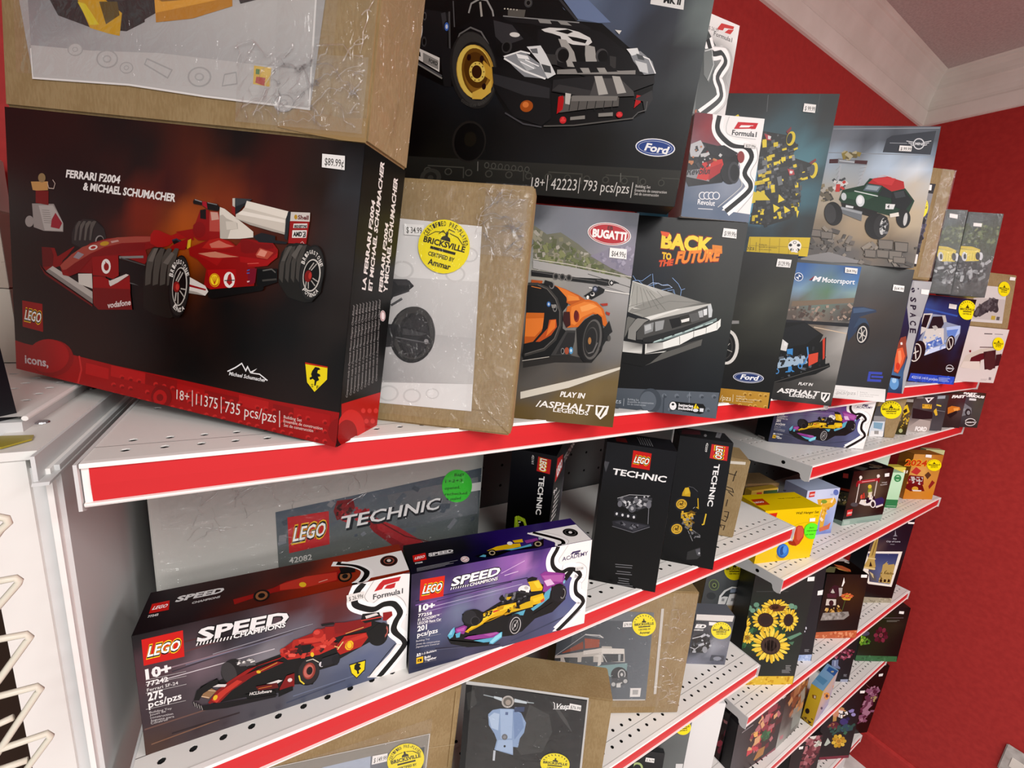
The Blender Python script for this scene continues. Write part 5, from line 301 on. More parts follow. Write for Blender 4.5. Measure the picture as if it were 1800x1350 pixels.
["toy_box","box with a black race car on a track under blue sky","toy box","boxed building sets on the top shelves",[-0.4085,0.1409,0.0,-0.6999,0.0571,0.0,0.3267,0.2567,0.07],"#2a4c80","card",[["front_print",0.2,"print","F",None,None,[["B",14,[1119,1266,"#2f5c9c"],[1569,1267,"#2d5797"],[1124,1150,"#3b6aa8"],[1622,1155,"#4677b0"],[1139,1067,"#7da3c6"],[1609,1073,"#86a9c4"],[1367,1041,"#5f7f62"],[1150,1008,"#8b9a85"],[1619,1023,"#8aa07c"],[1128,947,"#6a5f54"],[1606,939,"#5b5148"],[1115,842,"#5c5048"],[1607,855,"#50463f"],[1636,788,"#2c2a2c"],[1361,736,"#76685a"],[1630,667,"#b7b3ad"],[1612,437,"#8f8c87"],[1602,163,"#55534f"],[1360,214,"#474543"],[1134,154,"#33312f"],[1163,-14,"#262626"],[1614,15,"#2e2d2c"]],["P","#7b6b5a",[1123,933,1633,1010,1633,965,1123,886]],["S",31,70,20,["#7d6c60","#a38f80","#4f443e","#8f7f74","#5f534c"],[1100,876,1633,940,1633,830,1633,805,1110,754],2.0,None],["P","#26262a",[1104,763,1633,780,1633,746,1100,736]],["L","#c8b39a",8,[1349,717,1633,685]],["P","#151516",[1068,681,1100,736,1261,755,1441,654,1423,582,1468,638,1508,392,1551,378,1445,295,1230,192,1099,160,1076,392]],["P","#222325",[1093,682,1262,747,1408,660,1314,556,1157,508,1088,520]],["P","#d9d8d4",[1084,592,1159,544,1155,471,1069,483]],["E","#e8e8e6",[1135,538,15,1,3,-20]],["P","#3f86c4",[1157,490,1208,503,1235,304,1263,288,1182,271,1200,319]],["P","#9db4c8",[1093,393,1317,448,1363,379,1109,302]],["S",32,50,19,["#1b1b1c","#2c2d2f","#5a6068","#26282c","#101112"],[1087,429,1461,549,1511,374,1128,191],2.0,None],["L","#4f8fcc",12,[1327,530,1350,451,1330,377,1288,336]],["E","#4f8fcc",[1108,274,20,2,4,-26]],["E","#17181a",[1108,274,12,1,3,-17]],["E","#4f8fcc",[1299,346,20,2,5,-25]],["E","#17181a",[1299,346,11,1,3,-16]],["P","#d04a34",[1348,460,1428,489,1440,404,1371,353]],["P","#c8402c",[1442,610,1459,629,1491,444,1479,425]],["P","#101011",[1097,170,1538,403,1553,369,1446,286,1090,159]],["L","#55534f",5,[1098,166,1543,377]],["E","#e6ebf2",[1136,1156,38,2,7,-38]],["E","#2a4c80",[1136,1156,32,1,6,-32]],["P","#e6ebf2",[1136,1156,1131,1180,1161,1157]],["P","#e6ebf2",[1136,1156,1111,1153,1141,1129]],["P","#8a3038",[1226,1134,1263,1173,1279,1173,1248,1132]],["P","#1d2a56",[1242,1132,1275,1173,1288,1174,1261,1133]],["T","#f0f2f5","M",[1255,1132,60,-2,12,40],6],["T","#f0f2f5","Motorsport",[1338,1126,269,1,0,44],2],["T","#e8e6e2","PLAY IN",[1315,168,120,4,5,26],4],["T","#e8e6e2","ASPHALT",[1144,75,364,7,8,43],4],["T","#e8e6e2","LEGENDS",[1259,49,225,5,0,26],4],["P","#e8e6e2",[1527,122,1606,123,1605,61,1575,29,1536,59]],["P","#2b2a29",[1543,109,1566,109,1548,64]],["P","#2b2a29",[1582,113,1599,111,1575,45,1564,51]]]],["price_sticker",1.2,"print","F",None,None,[["P","#f2f0ec",[1500,1269,1603,1265,1607,1217,1507,1222]],["T","#55534f","$64.99¢",[1517,1230,83,-4,-3,25],1]]]]],
["toy_box","box with a red and green off-road car, stacked high on the right bay","toy box","boxed building sets on the top shelves",[-0.2216,0.1653,0.2735,-0.7487,0.1267,0.0,0.3516,0.2696,0.07],"#50555c","card",[["front_print",0.2,"print","F",None,None,[["B",14,[845,1306,"#6f757d"],[1732,1323,"#5b6067"],[1144,1194,"#565b62"],[1724,1146,"#4a4f56"],[831,1188,"#7d838a"],[1398,1238,"#4c5158"],[859,1032,"#a4b8ca"],[1350,1003,"#bccfe0"],[1693,1010,"#a0bad4"],[1623,912,"#dbe3ea"],[911,839,"#a9b0b0"],[1638,816,"#c9bfae"],[893,647,"#b8ac96"],[903,401,"#8d7e68"],[1199,371,"#ad9a7e"],[1634,513,"#c4b294"],[1477,229,"#7a6b58"],[886,121,"#5a5653"],[1162,91,"#5c5b5c"],[1582,102,"#575452"],[1377,319,"#a08b6b"]],["P","#3f444b",[1360,1257,1725,1307,1716,1084,1308,1099,1322,1227]],["L","#9aa0a6",8,[840,1316,1751,1333]],["L","#8a9096",7,[832,1086,1717,1078]],["E","#d9dbdd",[1601,1183,47,1,8,-53]],["E","#42474e",[1601,1183,38,1,7,-43]],["T","#d9dbdd","MINI",[1570,1173,66,-3,0,23],4],["L","#d9dbdd",7,[1554,1198,1493,1208]],["L","#d9dbdd",7,[1556,1182,1513,1191]],["L","#d9dbdd",7,[1558,1166,1533,1174]],["L","#d9dbdd",7,[1643,1199,1700,1212]],["L","#d9dbdd",7,[1646,1184,1685,1194]],["L","#d9dbdd",7,[1648,1168,1671,1176]],["L","#9aa0a6",6,[1354,1188,1502,1186]],["L","#aeb3b8",18,[959,975,965,725]],["L","#aeb3b8",18,[1189,980,1148,767]],["P","#7f858b",[928,1033,1192,1015,1191,970,933,985]],["L","#c9ced2",9,[941,1010,1188,988]],["P","#4d3034",[852,1022,929,1027,933,985,854,981]],["P","#4d3034",[1079,1017,1192,1015,1189,980,1079,986]],["S",41,14,33,["#8f8044","#6b6140","#b2aa8a"],[970,1092,1103,1079,1102,1037,970,1044],2.0,None],["L","#9a9fa4",7,[956,956,925,913]],["L","#9a9fa4",7,[1185,951,1132,940]],["L","#9a9fa4",7,[957,909,932,866]],["L","#9a9fa4",7,[1178,916,1135,902]],["L","#9a9fa4",7,[958,863,938,820]],["L","#9a9fa4",7,[1170,881,1138,863]],["L","#9a9fa4",7,[960,817,945,774]],["L","#9a9fa4",7,[1162,846,1141,825]],["L","#9a9fa4",7,[961,771,951,728]],["L","#9a9fa4",7,[1154,812,1144,786]],["P","#b8b9b8",[926,801,1016,832,1046,755,957,725]],["S",42,16,29,["#c33a34","#d5d3cf","#474b4e"],[914,820,1040,842,1057,746,933,715],2.0,None],["S",43,14,33,["#8d8266","#6a6455","#474540"],[812,760,924,762,934,610,838,617],2.0,None],["P","#1d3a2a",[1017,726,1198,778,1238,846,1429,831,1561,757,1656,645,1626,513,1485,490,1326,524,1084,537,999,630]],["P","#b42a2c",[1229,798,1272,847,1389,868,1534,824,1553,757,1447,726,1352,781]],["P","#c9383a",[1256,837,1373,862,1461,851,1437,783,1314,800]],["L","#e3b9b5",5,[1305,857,1353,877,1424,863]],["P","#5a6a72",[1222,788,1353,776,1329,714,1198,726]],["P","#8fa0a6",[1232,779,1337,768,1317,729,1213,740]],["P","#23282a",[1372,763,1447,726,1457,660,1333,685]],["P","#2a5138",[1022,697,1207,721,1332,695,1256,636,1136,633,1047,650]],["L","#d9e0dc",9,[1122,719,1335,676]],["P","#1c2022",[1448,717,1546,747,1639,645,1594,549,1470,584]],["P","#3a3f42",[1465,717,1547,738,1573,681,1491,661]],["E","#d5dadb",[1189,625,38,1,10,-57]],["E","#eef1f1",[1185,631,24,1,6,-38]],["E","#c9cfd0",[1037,660,24,1,7,-38]],["P","#17191a",[1022,602,1226,560,1360,525,1335,468,1050,537]],["P","#6f7478",[1020,564,1224,522,1231,428,1204,437,1040,498]],["P","#9da2a5",[1029,559,1222,516,1222,493,1030,536]],["P","#d9dcdc",[1069,579,1139,567,1137,548,1069,556]],["P","#e4e4e2",[1415,606,1497,604,1491,556,1420,555]],["T","#333","4",[1432,564,20,0,0,33],4],["E","#1e1e1f",[970,488,80,10,30,-116]],["E","#39393a",[942,487,50,6,24,-94]],["E","#1d1d1e",[1375,385,105,3,21,-127]],["E","#2c2c2d",[1414,386,68,-5,10,-112]],["E","#c9c9c6",[1426,386,27,-3,3,-83]],["S",44,12,22,["#1c1c1d","#77787a"],[1388,460,1439,461,1460,312,1413,311],2.0,None],["E","#1e1e1f",[1589,474,61,1,15,-93]],["E","#c9c9c6",[1608,465,17,-2,2,-63]],["P","#e6e0d4",[1465,509,1538,529,1549,492,1474,475]],["S",45,60,36,["#6b655e","#837c73","#54504c","#938a7d"],[808,361,1056,311,1315,188,1758,304,1758,19,1678,23,737,6],2.0,None],["P","#47423d",[778,326,902,322,909,247,795,252]],["P","#7a736a",[786,319,896,314,900,257,801,260]],["P","#47423d",[878,310,995,306,1002,231,895,236]],["P","#7a736a",[887,303,990,298,993,240,901,244]],["P","#47423d",[1300,158,1408,153,1415,72,1317,77]],["P","#7a736a",[1308,150,1403,146,1407,81,1322,84]],["P","#47423d",[1405,160,1521,156,1527,75,1422,80]],["P","#7a736a",[1413,153,1515,149,1519,84,1428,87]],["P","#47423d",[1512,158,1634,154,1641,66,1530,70]],["P","#7a736a",[1520,150,1628,146,1633,74,1535,77]],["P","#47423d",[1404,260,1540,256,1549,160,1423,165]],["P","#7a736a",[1412,253,1534,249,1541,169,1429,172]],["P","#47423d",[1548,246,1670,241,1679,146,1567,150]],["P","#7a736a",[1556,238,1665,234,1671,155,1573,157]],["P","#47423d",[1558,102,1673,98,1677,32,1572,36]],["P","#7a736a",[1566,95,1668,90,1669,41,1578,44]],["P","#8d8b8a",[739,0,747,43,990,105,1273,39,1261,11,861,0]]]],["price_sticker",1.2,"print","F",None,None,[["P","#f2f0ec",[1441,1164,1546,1158,1547,1108,1441,1112]],["T","#55534f","$ 99.99",[1454,1120,88,-3,0,28],1]]]]],
["toy_box","dark grey box with a blue roadster wheel and blue square letter mark","toy box","boxed building sets on the top shelves",[-0.2307,0.0849,0.0,-0.5489,0.0689,0.0,0.3272,0.2736,0.07],"#2c2f31","card",[["front_print",0.2,"print","F",None,None,[["B",8,[1115,1342,"#6c7372"],[1407,1342,"#4c5250"],[1619,1346,"#35393a"],[1124,1111,"#40403f"],[1189,990,"#4c4440"],[1390,965,"#3b3733"],[1558,1092,"#2c2e2f"],[1253,683,"#3c3835"],[1515,604,"#2f2f2e"],[1411,400,"#35383a"],[1604,188,"#2a2c2d"],[1257,191,"#323536"],[1287,1219,"#454a4a"]],["P","#2a3a52",[1042,941,1195,961,1336,942,1346,918,1286,899,1178,853,1273,821,1305,765,1202,738,1114,595]],["P","#3f5674",[1102,935,1207,952,1328,936,1207,904,1112,887]],["P","#31465f",[1180,843,1248,848,1296,783,1194,776,1144,734]],["E","#1c1f24",[1251,692,69,-9,0,-110]],["E","#d0ccc4",[1246,682,51,-7,0,-86]],["E","#23262a",[1244,682,42,-6,0,-73]],["L","#bdb9b1",10,[1244,682,1283,665]],["L","#bdb9b1",10,[1244,682,1265,617]],["L","#bdb9b1",10,[1244,682,1226,635]],["L","#bdb9b1",10,[1244,682,1204,700]],["L","#bdb9b1",10,[1244,682,1222,747]],["L","#bdb9b1",10,[1244,682,1262,729]],["E","#bdb9b1",[1244,682,14,1,4,-21]],["L","#3a49a8",26,[1536,301,1408,296,1410,218,1542,223]],["L","#3a49a8",22,[1431,259,1553,263]],["G",["#e0dfdb","#d3d2ce","#e6e5e1","#cfcecb"],[1050,136,1609,139,1629,1,1069,0]],["L","#c2c1be",5,[1080,88,1200,85]],["L","#c2c1be",5,[1088,49,1184,47]],["L","#c2c1be",5,[1096,10,1204,7]],["T","#a9a8a5","pcs/pzs",[1109,46,198,5,0,39],0],["L","#a9a8a5",3,[1322,97,1327,47]],["T","#a9a8a5","Building Set",[1350,79,79,1,0,12],0],["T","#a9a8a5","Ensemble de construction",[1352,59,199,5,0,12],0],["T","#a9a8a5","Set de construcción",[1354,40,142,3,0,12],0]]],["price_sticker",1.2,"print","F",None,None,[["P","#f2f0ec",[1454,1205,1566,1200,1570,1141,1456,1148]],["T","#55534f","$64.99",[1469,1157,94,-5,-1,31],1]]]]],
["toy_box","box with a wavy silver edge strip and an orange rocket","toy box","boxed building sets on the top shelves",[0.0511,0.0642,0.0,-0.4887,0.0308,0.0,0.2441,0.2679,0.06],"#6b6d70","card",[["front_print",0.2,"print","F",None,None,[["B",6,[982,1049,"#1f2450"],[1024,715,"#16162e"],[1032,373,"#141a2c"],[1051,166,"#4a7cae"],[1178,58,"#22304a"],[1040,26,"#28425f"]],["E","#5f95c8",[1075,121,60,4,21,-80]],["E","#9cc4e4",[1066,156,29,2,9,-34]],["P","#8a4030",[1013,669,1072,695,1145,495,1139,380,1093,239,1033,258,990,531]],["P","#d9603a",[996,531,1067,559,1124,459,1119,367,1089,250,1035,270,1005,429]],["P","#e88a60",[1019,510,1052,523,1091,423,1086,308]],["E","#c83a28",[1068,329,26,2,12,-45]],["P","#f0e0d8",[1022,613,1044,620,1058,592,1035,585]],["P","#1a1a22",[1000,221,1138,207,1133,177,1003,187]],["P","#a4a6a9",[981,1336,1184,1340,1220,1340,1220,1180,1195,883,1197,612,1211,384,1220,94,1220,2,1205,1,1158,266,1160,439,1096,606,1089,787,994,1027,981,1182]],["G",["#b4b6b9","#a8aaad","#9a9c9f","#97999c"],[1001,1327,1220,1331,1206,929,1082,944]],["E","#26283a",[1014,1228,23,1,8,-28]],["L","#c9cacc",5,[986,1210,1041,1246]],["E","#26283a",[1073,1248,9,1,2,-9]],["T","#1f2030","S",[1005,1148,13,-55,70,-2],4],["T","#1f2030","P",[1028,1060,13,-55,71,-2],4],["T","#1f2030","A",[1051,971,13,-55,72,-2],4],["T","#1f2030","C",[1074,881,13,-55,74,-2],4],["T","#1f2030","E",[1097,792,13,-56,75,-2],4]]],["price_sticker",1.2,"print","F",None,None,[["P","#f2f0ec",[1109,1247,1210,1246,1211,1190,1117,1192]]]]]],
["shipping_carton","tall brown carton in shiny film behind the off-road car box","cardboard box","brown cartons on the top shelves",[0.1258,0.0557,0.272,-0.483,0.0537,0.0,0.1898,0.2484,0.05],"#1c1c1e","kraft",[["picture_sheet",0.6,"paper","F",None,None,[["P","#23242a",[475,1066,743,1069,734,962,570,967]],["G",["#7b7d82","#8e8f92","#3a3940","#26262b"],[559,966,734,962,733,285,563,168]],["S",51,60,44,["#23222a","#3b3946","#56546a","#1a1a20"],[529,671,708,749,727,306,577,296],2.0,None],["P","#1e1e22",[572,317,733,285,732,146,554,157]],["P","#e6e4e0",[614,288,723,284,730,176,620,182]],["L","#d9d9d9",9,[576,486,690,589]],["L","#d9d9d9",8,[553,415,640,485]]]],["price_sticker",1.2,"print","F",None,None,[["P","#f2f0ec",[591,1047,695,1054,701,995,599,992]]]],["seal_sticker",1.6,"print","F",None,None,[["E","#f5e31c",[627,800,84,-3,11,-115]],["P","#2a2710",[610,839,618,846,617,863,625,863,627,846,637,838,641,824,608,826]],["T","#2a2710","BRICKSVILLE",[558,800,138,-5,-2,24],4],["P","#2a2710",[586,790,670,787,671,775,587,778]],["T","#2a2710","CERTIFIED BY",[588,748,88,-3,-2,17],3],["L","#2a2710",4,[564,840,553,839]],["L","#2a2710",4,[572,860,561,864]],["L","#2a2710",4,[584,876,574,884]],["L","#2a2710",4,[600,886,591,898]],["L","#2a2710",4,[618,889,612,903]],["L","#2a2710",4,[637,885,633,900]],["L","#2a2710",4,[655,874,654,890]],["L","#2a2710",4,[671,857,673,872]],["L","#2a2710",4,[683,836,689,848]]]],["film_folds",2.6,"fold","F",None,None,[["K",1497,100,1867,2423,306,30]]],["film_edge",2.5,"wrap","F",None,None,[["K",1547,60,1889,2473,31,30]]]]],
["toy_box","grey-green box with yellow truck front, the half-hidden left one of two alike","toy box","boxed building sets on the top shelves",[0.5685,0.0369,0.2625,-0.7111,0.1132,0.0,0.0525,0.2331,0.014],"#454b45","card",[["front_print",0.2,"print","F",None,None,[["B",8,[-17,1140,"#222624"],[401,1079,"#3c4241"],[233,1041,"#343a39"],[63,1027,"#4c5557"],[155,837,"#38422f"],[353,854,"#3a442f"],[46,788,"#3f4a3a"],[383,676,"#454f3f"],[53,415,"#44474a"],[404,361,"#484b4c"],[227,97,"#383939"],[382,172,"#424443"]],["S",60,60,34,["#55633f","#3d472f","#6a7550","#465038"],[0,709,0,964,263,948,263,687,0,709],2.0,None],["P","#c9b440",[0,660,117,654,222,614,227,588,0,623]],["P","#d8c650",[0,617,220,590,232,458,71,449,0,521]],["L","#a8963a",5,[73,568,83,462]],["L","#a8963a",5,[106,568,116,463]],["L","#a8963a",5,[139,568,148,463]],["L","#a8963a",5,[172,568,181,464]],["P","#c8cbce",[263,474,260,471,253,469,246,471,238,476,231,485,225,496,220,509,216,523,215,537,215,550,218,561,222,570,227,575,234,577,241,575,249,570,256,562,262,550,263,549]],["E","#2a2c2e",[209,523,27,0,10,-54]],["E","#c8cbce",[47,515,34,0,11,-64]],["E","#34363a",[53,515,17,0,7,-40]],["P","#26282a",[0,439,213,439,257,318,193,159,0,199]],["S",70,50,39,["#777a7c","#9a9d9f","#2a2c2e","#4a4d50"],[0,441,263,446,263,174,198,134,0,165],2.0,None],["L","#b9bcbe",6,[122,299,161,340,193,289]],["L","#b9bcbe",5,[250,420,263,409]]]],["price_sticker",1.2,"print","F",None,None,[["P","#f2f0ec",[48,1110,149,1097,154,1040,52,1054]]]],["film_cover",2.0,"film","F",None,None,[["K",20,20,515,2320,71,25]]]]],
["toy_box","grey-green box with yellow truck front, the fully seen right one of two alike","toy box","boxed building sets on the top shelves",[0.6244,0.0062,0.2625,-0.6496,0.0945,0.0,0.0894,0.2309,0.05],"#454b45","card",[["front_print",0.2,"print","F",None,None,[["B",8,[-14,1151,"#222624"],[422,1141,"#3c4241"],[244,1083,"#343a39"],[68,1050,"#4c5557"],[165,872,"#38422f"],[375,909,"#3a442f"],[54,814,"#3f4a3a"],[411,731,"#454f3f"],[67,445,"#44474a"],[441,410,"#484b4c"],[255,130,"#383939"],[421,212,"#424443"]],["S",61,60,33,["#55633f","#3d472f","#6a7550","#465038"],[0,893,0,982,427,1001,434,732,8,732],2.0,None],["P","#c9b440",[0,685,141,688,252,656,257,630,0,651]],["P","#d8c650",[0,644,251,632,265,500,97,481,0,570]],["L","#a8963a",5,[98,600,109,495]],["L","#a8963a",5,[132,602,143,498]],["L","#a8963a",5,[166,604,177,500]],["L","#a8963a",5,[200,607,211,503]],["E","#c8cbce",[276,566,29,2,11,-54]],["E","#2a2c2e",[240,564,29,2,11,-54]],["E","#c8cbce",[71,545,34,2,13,-63]],["E","#34363a",[77,546,17,1,8,-39]],["P","#26282a",[0,339,0,466,245,479,294,358,229,194,22,228]],["S",71,50,39,["#777a7c","#9a9d9f","#2a2c2e","#4a4d50"],[0,467,387,496,408,277,235,168,0,197],2.0,None],["L","#b9bcbe",6,[152,333,192,376,227,326]],["L","#b9bcbe",5,[285,462,371,456]]]],["price_sticker",1.2,"print","F",None,None,[["P","#f2f0ec",[91,1009,201,1006,202,960,93,963]]]],["film_cover",2.0,"film","F",None,None,[["K",20,20,884,2298,72,25]]]]],
["toy_box","black and blue box with a silver and blue coupe, yellow seal","toy box","boxed building sets on the top shelves",[0.504,0.0856,0.0,-0.3996,0.0378,0.0,0.2871,0.2608,0.06],"#16171c","card",[["front_print",0.2,"print","F",None,None,[["B",10,[608,1290,"#121218"],[1444,1284,"#101014"],[983,1096,"#24376e"],[609,1123,"#34508f"],[1391,913,"#1d2c50"],[1313,559,"#1a2740"],[1042,347,"#12141a"],[693,168,"#101115"],[1336,184,"#121317"],[1447,561,"#12151c"]],["P","#2f56a8",[576,1115,1177,1051,1174,1027,566,1090]],["P","#2a4fc0",[608,134,1417,123,1429,0,1179,0,591,15]],["S",81,30,30,["#2747ac","#3a62d2","#2344a0"],[627,128,1411,116,1418,6,604,21],2.0,3],["T","#bcc8ea","42210",[638,59,164,-8,0,38],2],["L","#bcc8ea",4,[805,95,817,45]],["T","#bcc8ea","1410 pcs/pzs",[836,52,286,-5,0,38],2],["L","#9fb2e4",9,[1132,90,1340,88]],["L","#9fb2e4",9,[1139,68,1305,66]],["L","#9fb2e4",9,[1146,46,1332,44]],["P","#8d99b0",[549,1009,694,1036,895,1031,1004,938,1281,896,1301,790,1263,614,1111,555,740,401,561,473,606,630,657,779]],["P","#cdcbc6",[552,1026,727,1044,718,965,687,795,608,718,579,900]],["P","#1b1c22",[594,1010,699,1020,676,825,583,838]],["P","#1f2026",[743,997,909,1015,969,906,940,829,710,780]],["P","#b9b8b4",[895,1031,957,1032,1013,938,962,929]],["P","#cfcdc8",[682,810,988,845,1060,610,766,519,674,632]],["P","#4a6cb8",[753,604,977,710,1043,610,771,505]],["P","#a9bfe8",[1027,861,1270,904,1292,790,1231,730,1058,786]],["P","#5f84cc",[1049,816,1250,850,1218,715,1093,727]],["P","#c6d4f0",[730,477,1094,611,1119,555,740,401]],["S",82,26,28,["#8fa8d8","#e0e4ec","#7a94c8"],[688,690,1041,786,1107,569,761,436],2.0,None],["P","#b0afab",[772,857,837,873,882,844,847,790]],["E","#1a1a1d",[645,476,123,-31,-11,-151]],["E","#d6d3cc",[597,447,102,-25,-9,-137]],["E","#1d1d20",[597,447,84,-21,-8,-120]],["L","#d6d3cc",19,[560,543,633,351]],["L","#d6d3cc",19,[532,417,646,475]],["E","#1a1a1d",[1174,628,77,-14,-1,-118]],["E","#d6d3cc",[1166,627,59,-11,0,-98]],["E","#222327",[1164,627,47,-8,0,-81]],["L","#d6d3cc",11,[1119,698,1203,556]],["E","#c9ccd2",[1284,250,71,2,16,-54]],["E","#121317",[1284,250,60,1,13,-45]],["P","#121317",[1199,265,1361,264,1370,233,1208,235]],["T","#c9ccd2","NISSAN",[1213,238,149,-2,0,23],5]]],["price_sticker",1.2,"print","F",None,None,[["P","#f2f0ec",[968,1207,1108,1199,1114,1134,976,1140]]]],["seal_sticker",1.6,"print","F",None,None,[["P","#f5e31c",[1435,1028,1423,1017,1388,1002,1348,997,1306,1001,1264,1015,1225,1037,1193,1066,1168,1100,1153,1137,1149,1174,1156,1209,1174,1239,1201,1262,1235,1277,1275,1282,1317,1278,1359,1264,1398,1242,1431,1213,1435,1206]],["P","#2a2710",[1274,1187,1289,1196,1284,1217,1300,1217,1305,1196,1325,1187,1336,1170,1272,1169]],["T","#2a2710","BRICKSVILLE",[1183,1134,260,4,-8,30],4],["P","#2a2710",[1237,1123,1395,1125,1398,1111,1240,1109]],["T","#2a2710","CERTIFIED BY",[1247,1072,164,2,-6,21],3],["L","#2a2710",8,[1187,1184,1166,1183]],["L","#2a2710",8,[1199,1211,1177,1215]],["L","#2a2710",8,[1221,1232,1199,1242]],["L","#2a2710",8,[1249,1246,1231,1260]],["L","#2a2710",8,[1283,1251,1269,1268]],["L","#2a2710",8,[1320,1247,1310,1266]],["L","#2a2710",8,[1355,1234,1352,1253]],["L","#2a2710",8,[1387,1213,1390,1232]],["L","#2a2710",8,[1413,1187,1422,1203]]]]]],
["shipping_carton","small brown carton with a black racing car sheet, on a white box","cardboard box","brown cartons on the top shelves",[0.9551,0.0381,0.186,-0.415,0.1273,0.0,0.1887,0.1829,0.05],"#1c1c1e","kraft",[["picture_sheet",0.6,"paper","F",None,None,[["P","#d2cdc9",[217,688,783,696,800,88,154,76,177,506]],["P","#c0b9b5",[145,471,782,494,801,134,163,123]],["P","#4a4448",[187,188,237,317,370,421,492,493,648,486,644,406,678,329,633,263,514,287,327,165]],["E","#3a3539",[623,318,57,4,11,-59]],["E","#3a3539",[241,207,57,4,12,-56]],["S",91,30,53,["#3d383c","#5f5a5e","#2d282c"],[221,300,409,423,629,485,621,325,444,251,260,208],2.0,None],["P","#b8a040",[559,204,645,205,639,136,559,137]],["P","#5a5658",[669,195,732,196,728,137,667,138]]]],["price_sticker",1.2,"print","F",None,None,[["P","#f2f0ec",[799,878,911,876,907,823,796,823]]]],["seal_sticker",1.6,"print","F",None,None,[["E","#f5e31c",[717,665,120,0,12,-123]],["P","#2a2710",[694,706,706,714,704,732,716,732,718,714,732,706,739,692,690,692]],["T","#2a2710","BRICKSVILLE",[619,662,197,0,-3,26],4],["P","#2a2710",[658,652,779,652,780,640,660,640]],["T","#2a2710","CERTIFIED BY",[661,608,125,0,-2,18],3]]]]],
["toy_box","white box with a red and white racing car, under a small brown carton","toy box","boxed building sets on the top shelves",[0.871,0.0243,0.0,-0.3072,0.0263,0.0,0.2447,0.1846,0.06],"#ddd8d4","card",[["front_print",0.2,"print","F",None,None,[["B",6,[364,866,"#d9d3cf"],[1171,889,"#dcd6d2"],[392,502,"#cfc7c2"],[1172,543,"#cdc5c1"],[333,36,"#d5cdca"],[1154,48,"#d8d0cc"],[550,667,"#dad4d0"]],["P","#c9c0b4",[309,238,372,437,658,563,978,613,1035,536,760,424,794,225,403,226]],["P","#5a2228",[515,412,689,485,1005,550,1079,489,757,375,761,308,507,313]],["P","#d9d0c6",[362,339,741,357,801,209,331,239]],["P","#3a2226",[765,521,1044,569,1158,258,912,222]],["E","#4a2a2c",[974,383,133,6,70,-163]],["P","#3a2226",[1079,489,1210,512,1224,471,1224,306,1143,292]],["L","#5a4a48",15,[646,594,1024,612]],["P","#7a2a30",[416,527,467,537,478,498,438,496]],["L","#4a4648",15,[659,821,849,829]],["L","#8a8688",11,[904,831,1105,836]],["P","#8a8486",[1072,98,1133,95,1142,47,1080,51]],["L","#aaa4a2",6,[886,56,1052,59]],["L","#aaa4a2",6,[892,40,1025,43]]]],["seal_sticker",1.6,"print","F",None,None,[["E","#f5e31c",[1051,672,137,1,39,-111]],["P","#2a2710",[1015,710,1028,717,1022,733,1036,733,1041,717,1059,710,1069,697,1014,697]],["T","#2a2710","BRICKSVILLE",[939,669,225,2,-8,23],4],["P","#2a2710",[985,661,1123,662,1127,651,989,650]],["T","#2a2710","CERTIFIED BY",[996,621,143,1,-6,17],3]]]]],
["storage_carton","lowest cream carton stacked behind the red racing car box","carton","cream cartons behind the tilted box",[-1.62,0.332,0.0177,0.0,0.0,0.0,0.285,0.0888,0.05],"#c9bfb2","card",[["carton_tape",0.3,"paper","F",None,None,[["P","#c9bfb2",[0,0,1425,0,1425,444,0,444]],["L","#8f8578",2,[1410,444,1425,444]]]]]],
["storage_carton","middle cream carton stacked behind the red racing car box","carton","cream cartons behind the tilted box",[-1.62,0.332,0.1075,0.0,0.0,0.0,0.285,0.087,0.05],"#b9aa9c","card",[["carton_tape",0.3,"paper","F",None,None,[["P","#b9aa9c",[0,0,1425,0,1425,435,0,435]],["L","#8f8578",2,[1410,148,1425,153]]]]]],
["storage_carton","topmost cream carton stacked behind the red racing car box","carton","cream cartons behind the tilted box",[-1.62,0.332,0.1955,0.0,0.0,0.0,0.28,0.061,0.05],"#dcd8d0","card",[["carton_tape",0.3,"paper","F",None,None,[["P","#dcd8d0",[0,0,1400,0,1400,305,0,305]],["L","#8f8578",2,[1400,0,1400,0]]]]]],
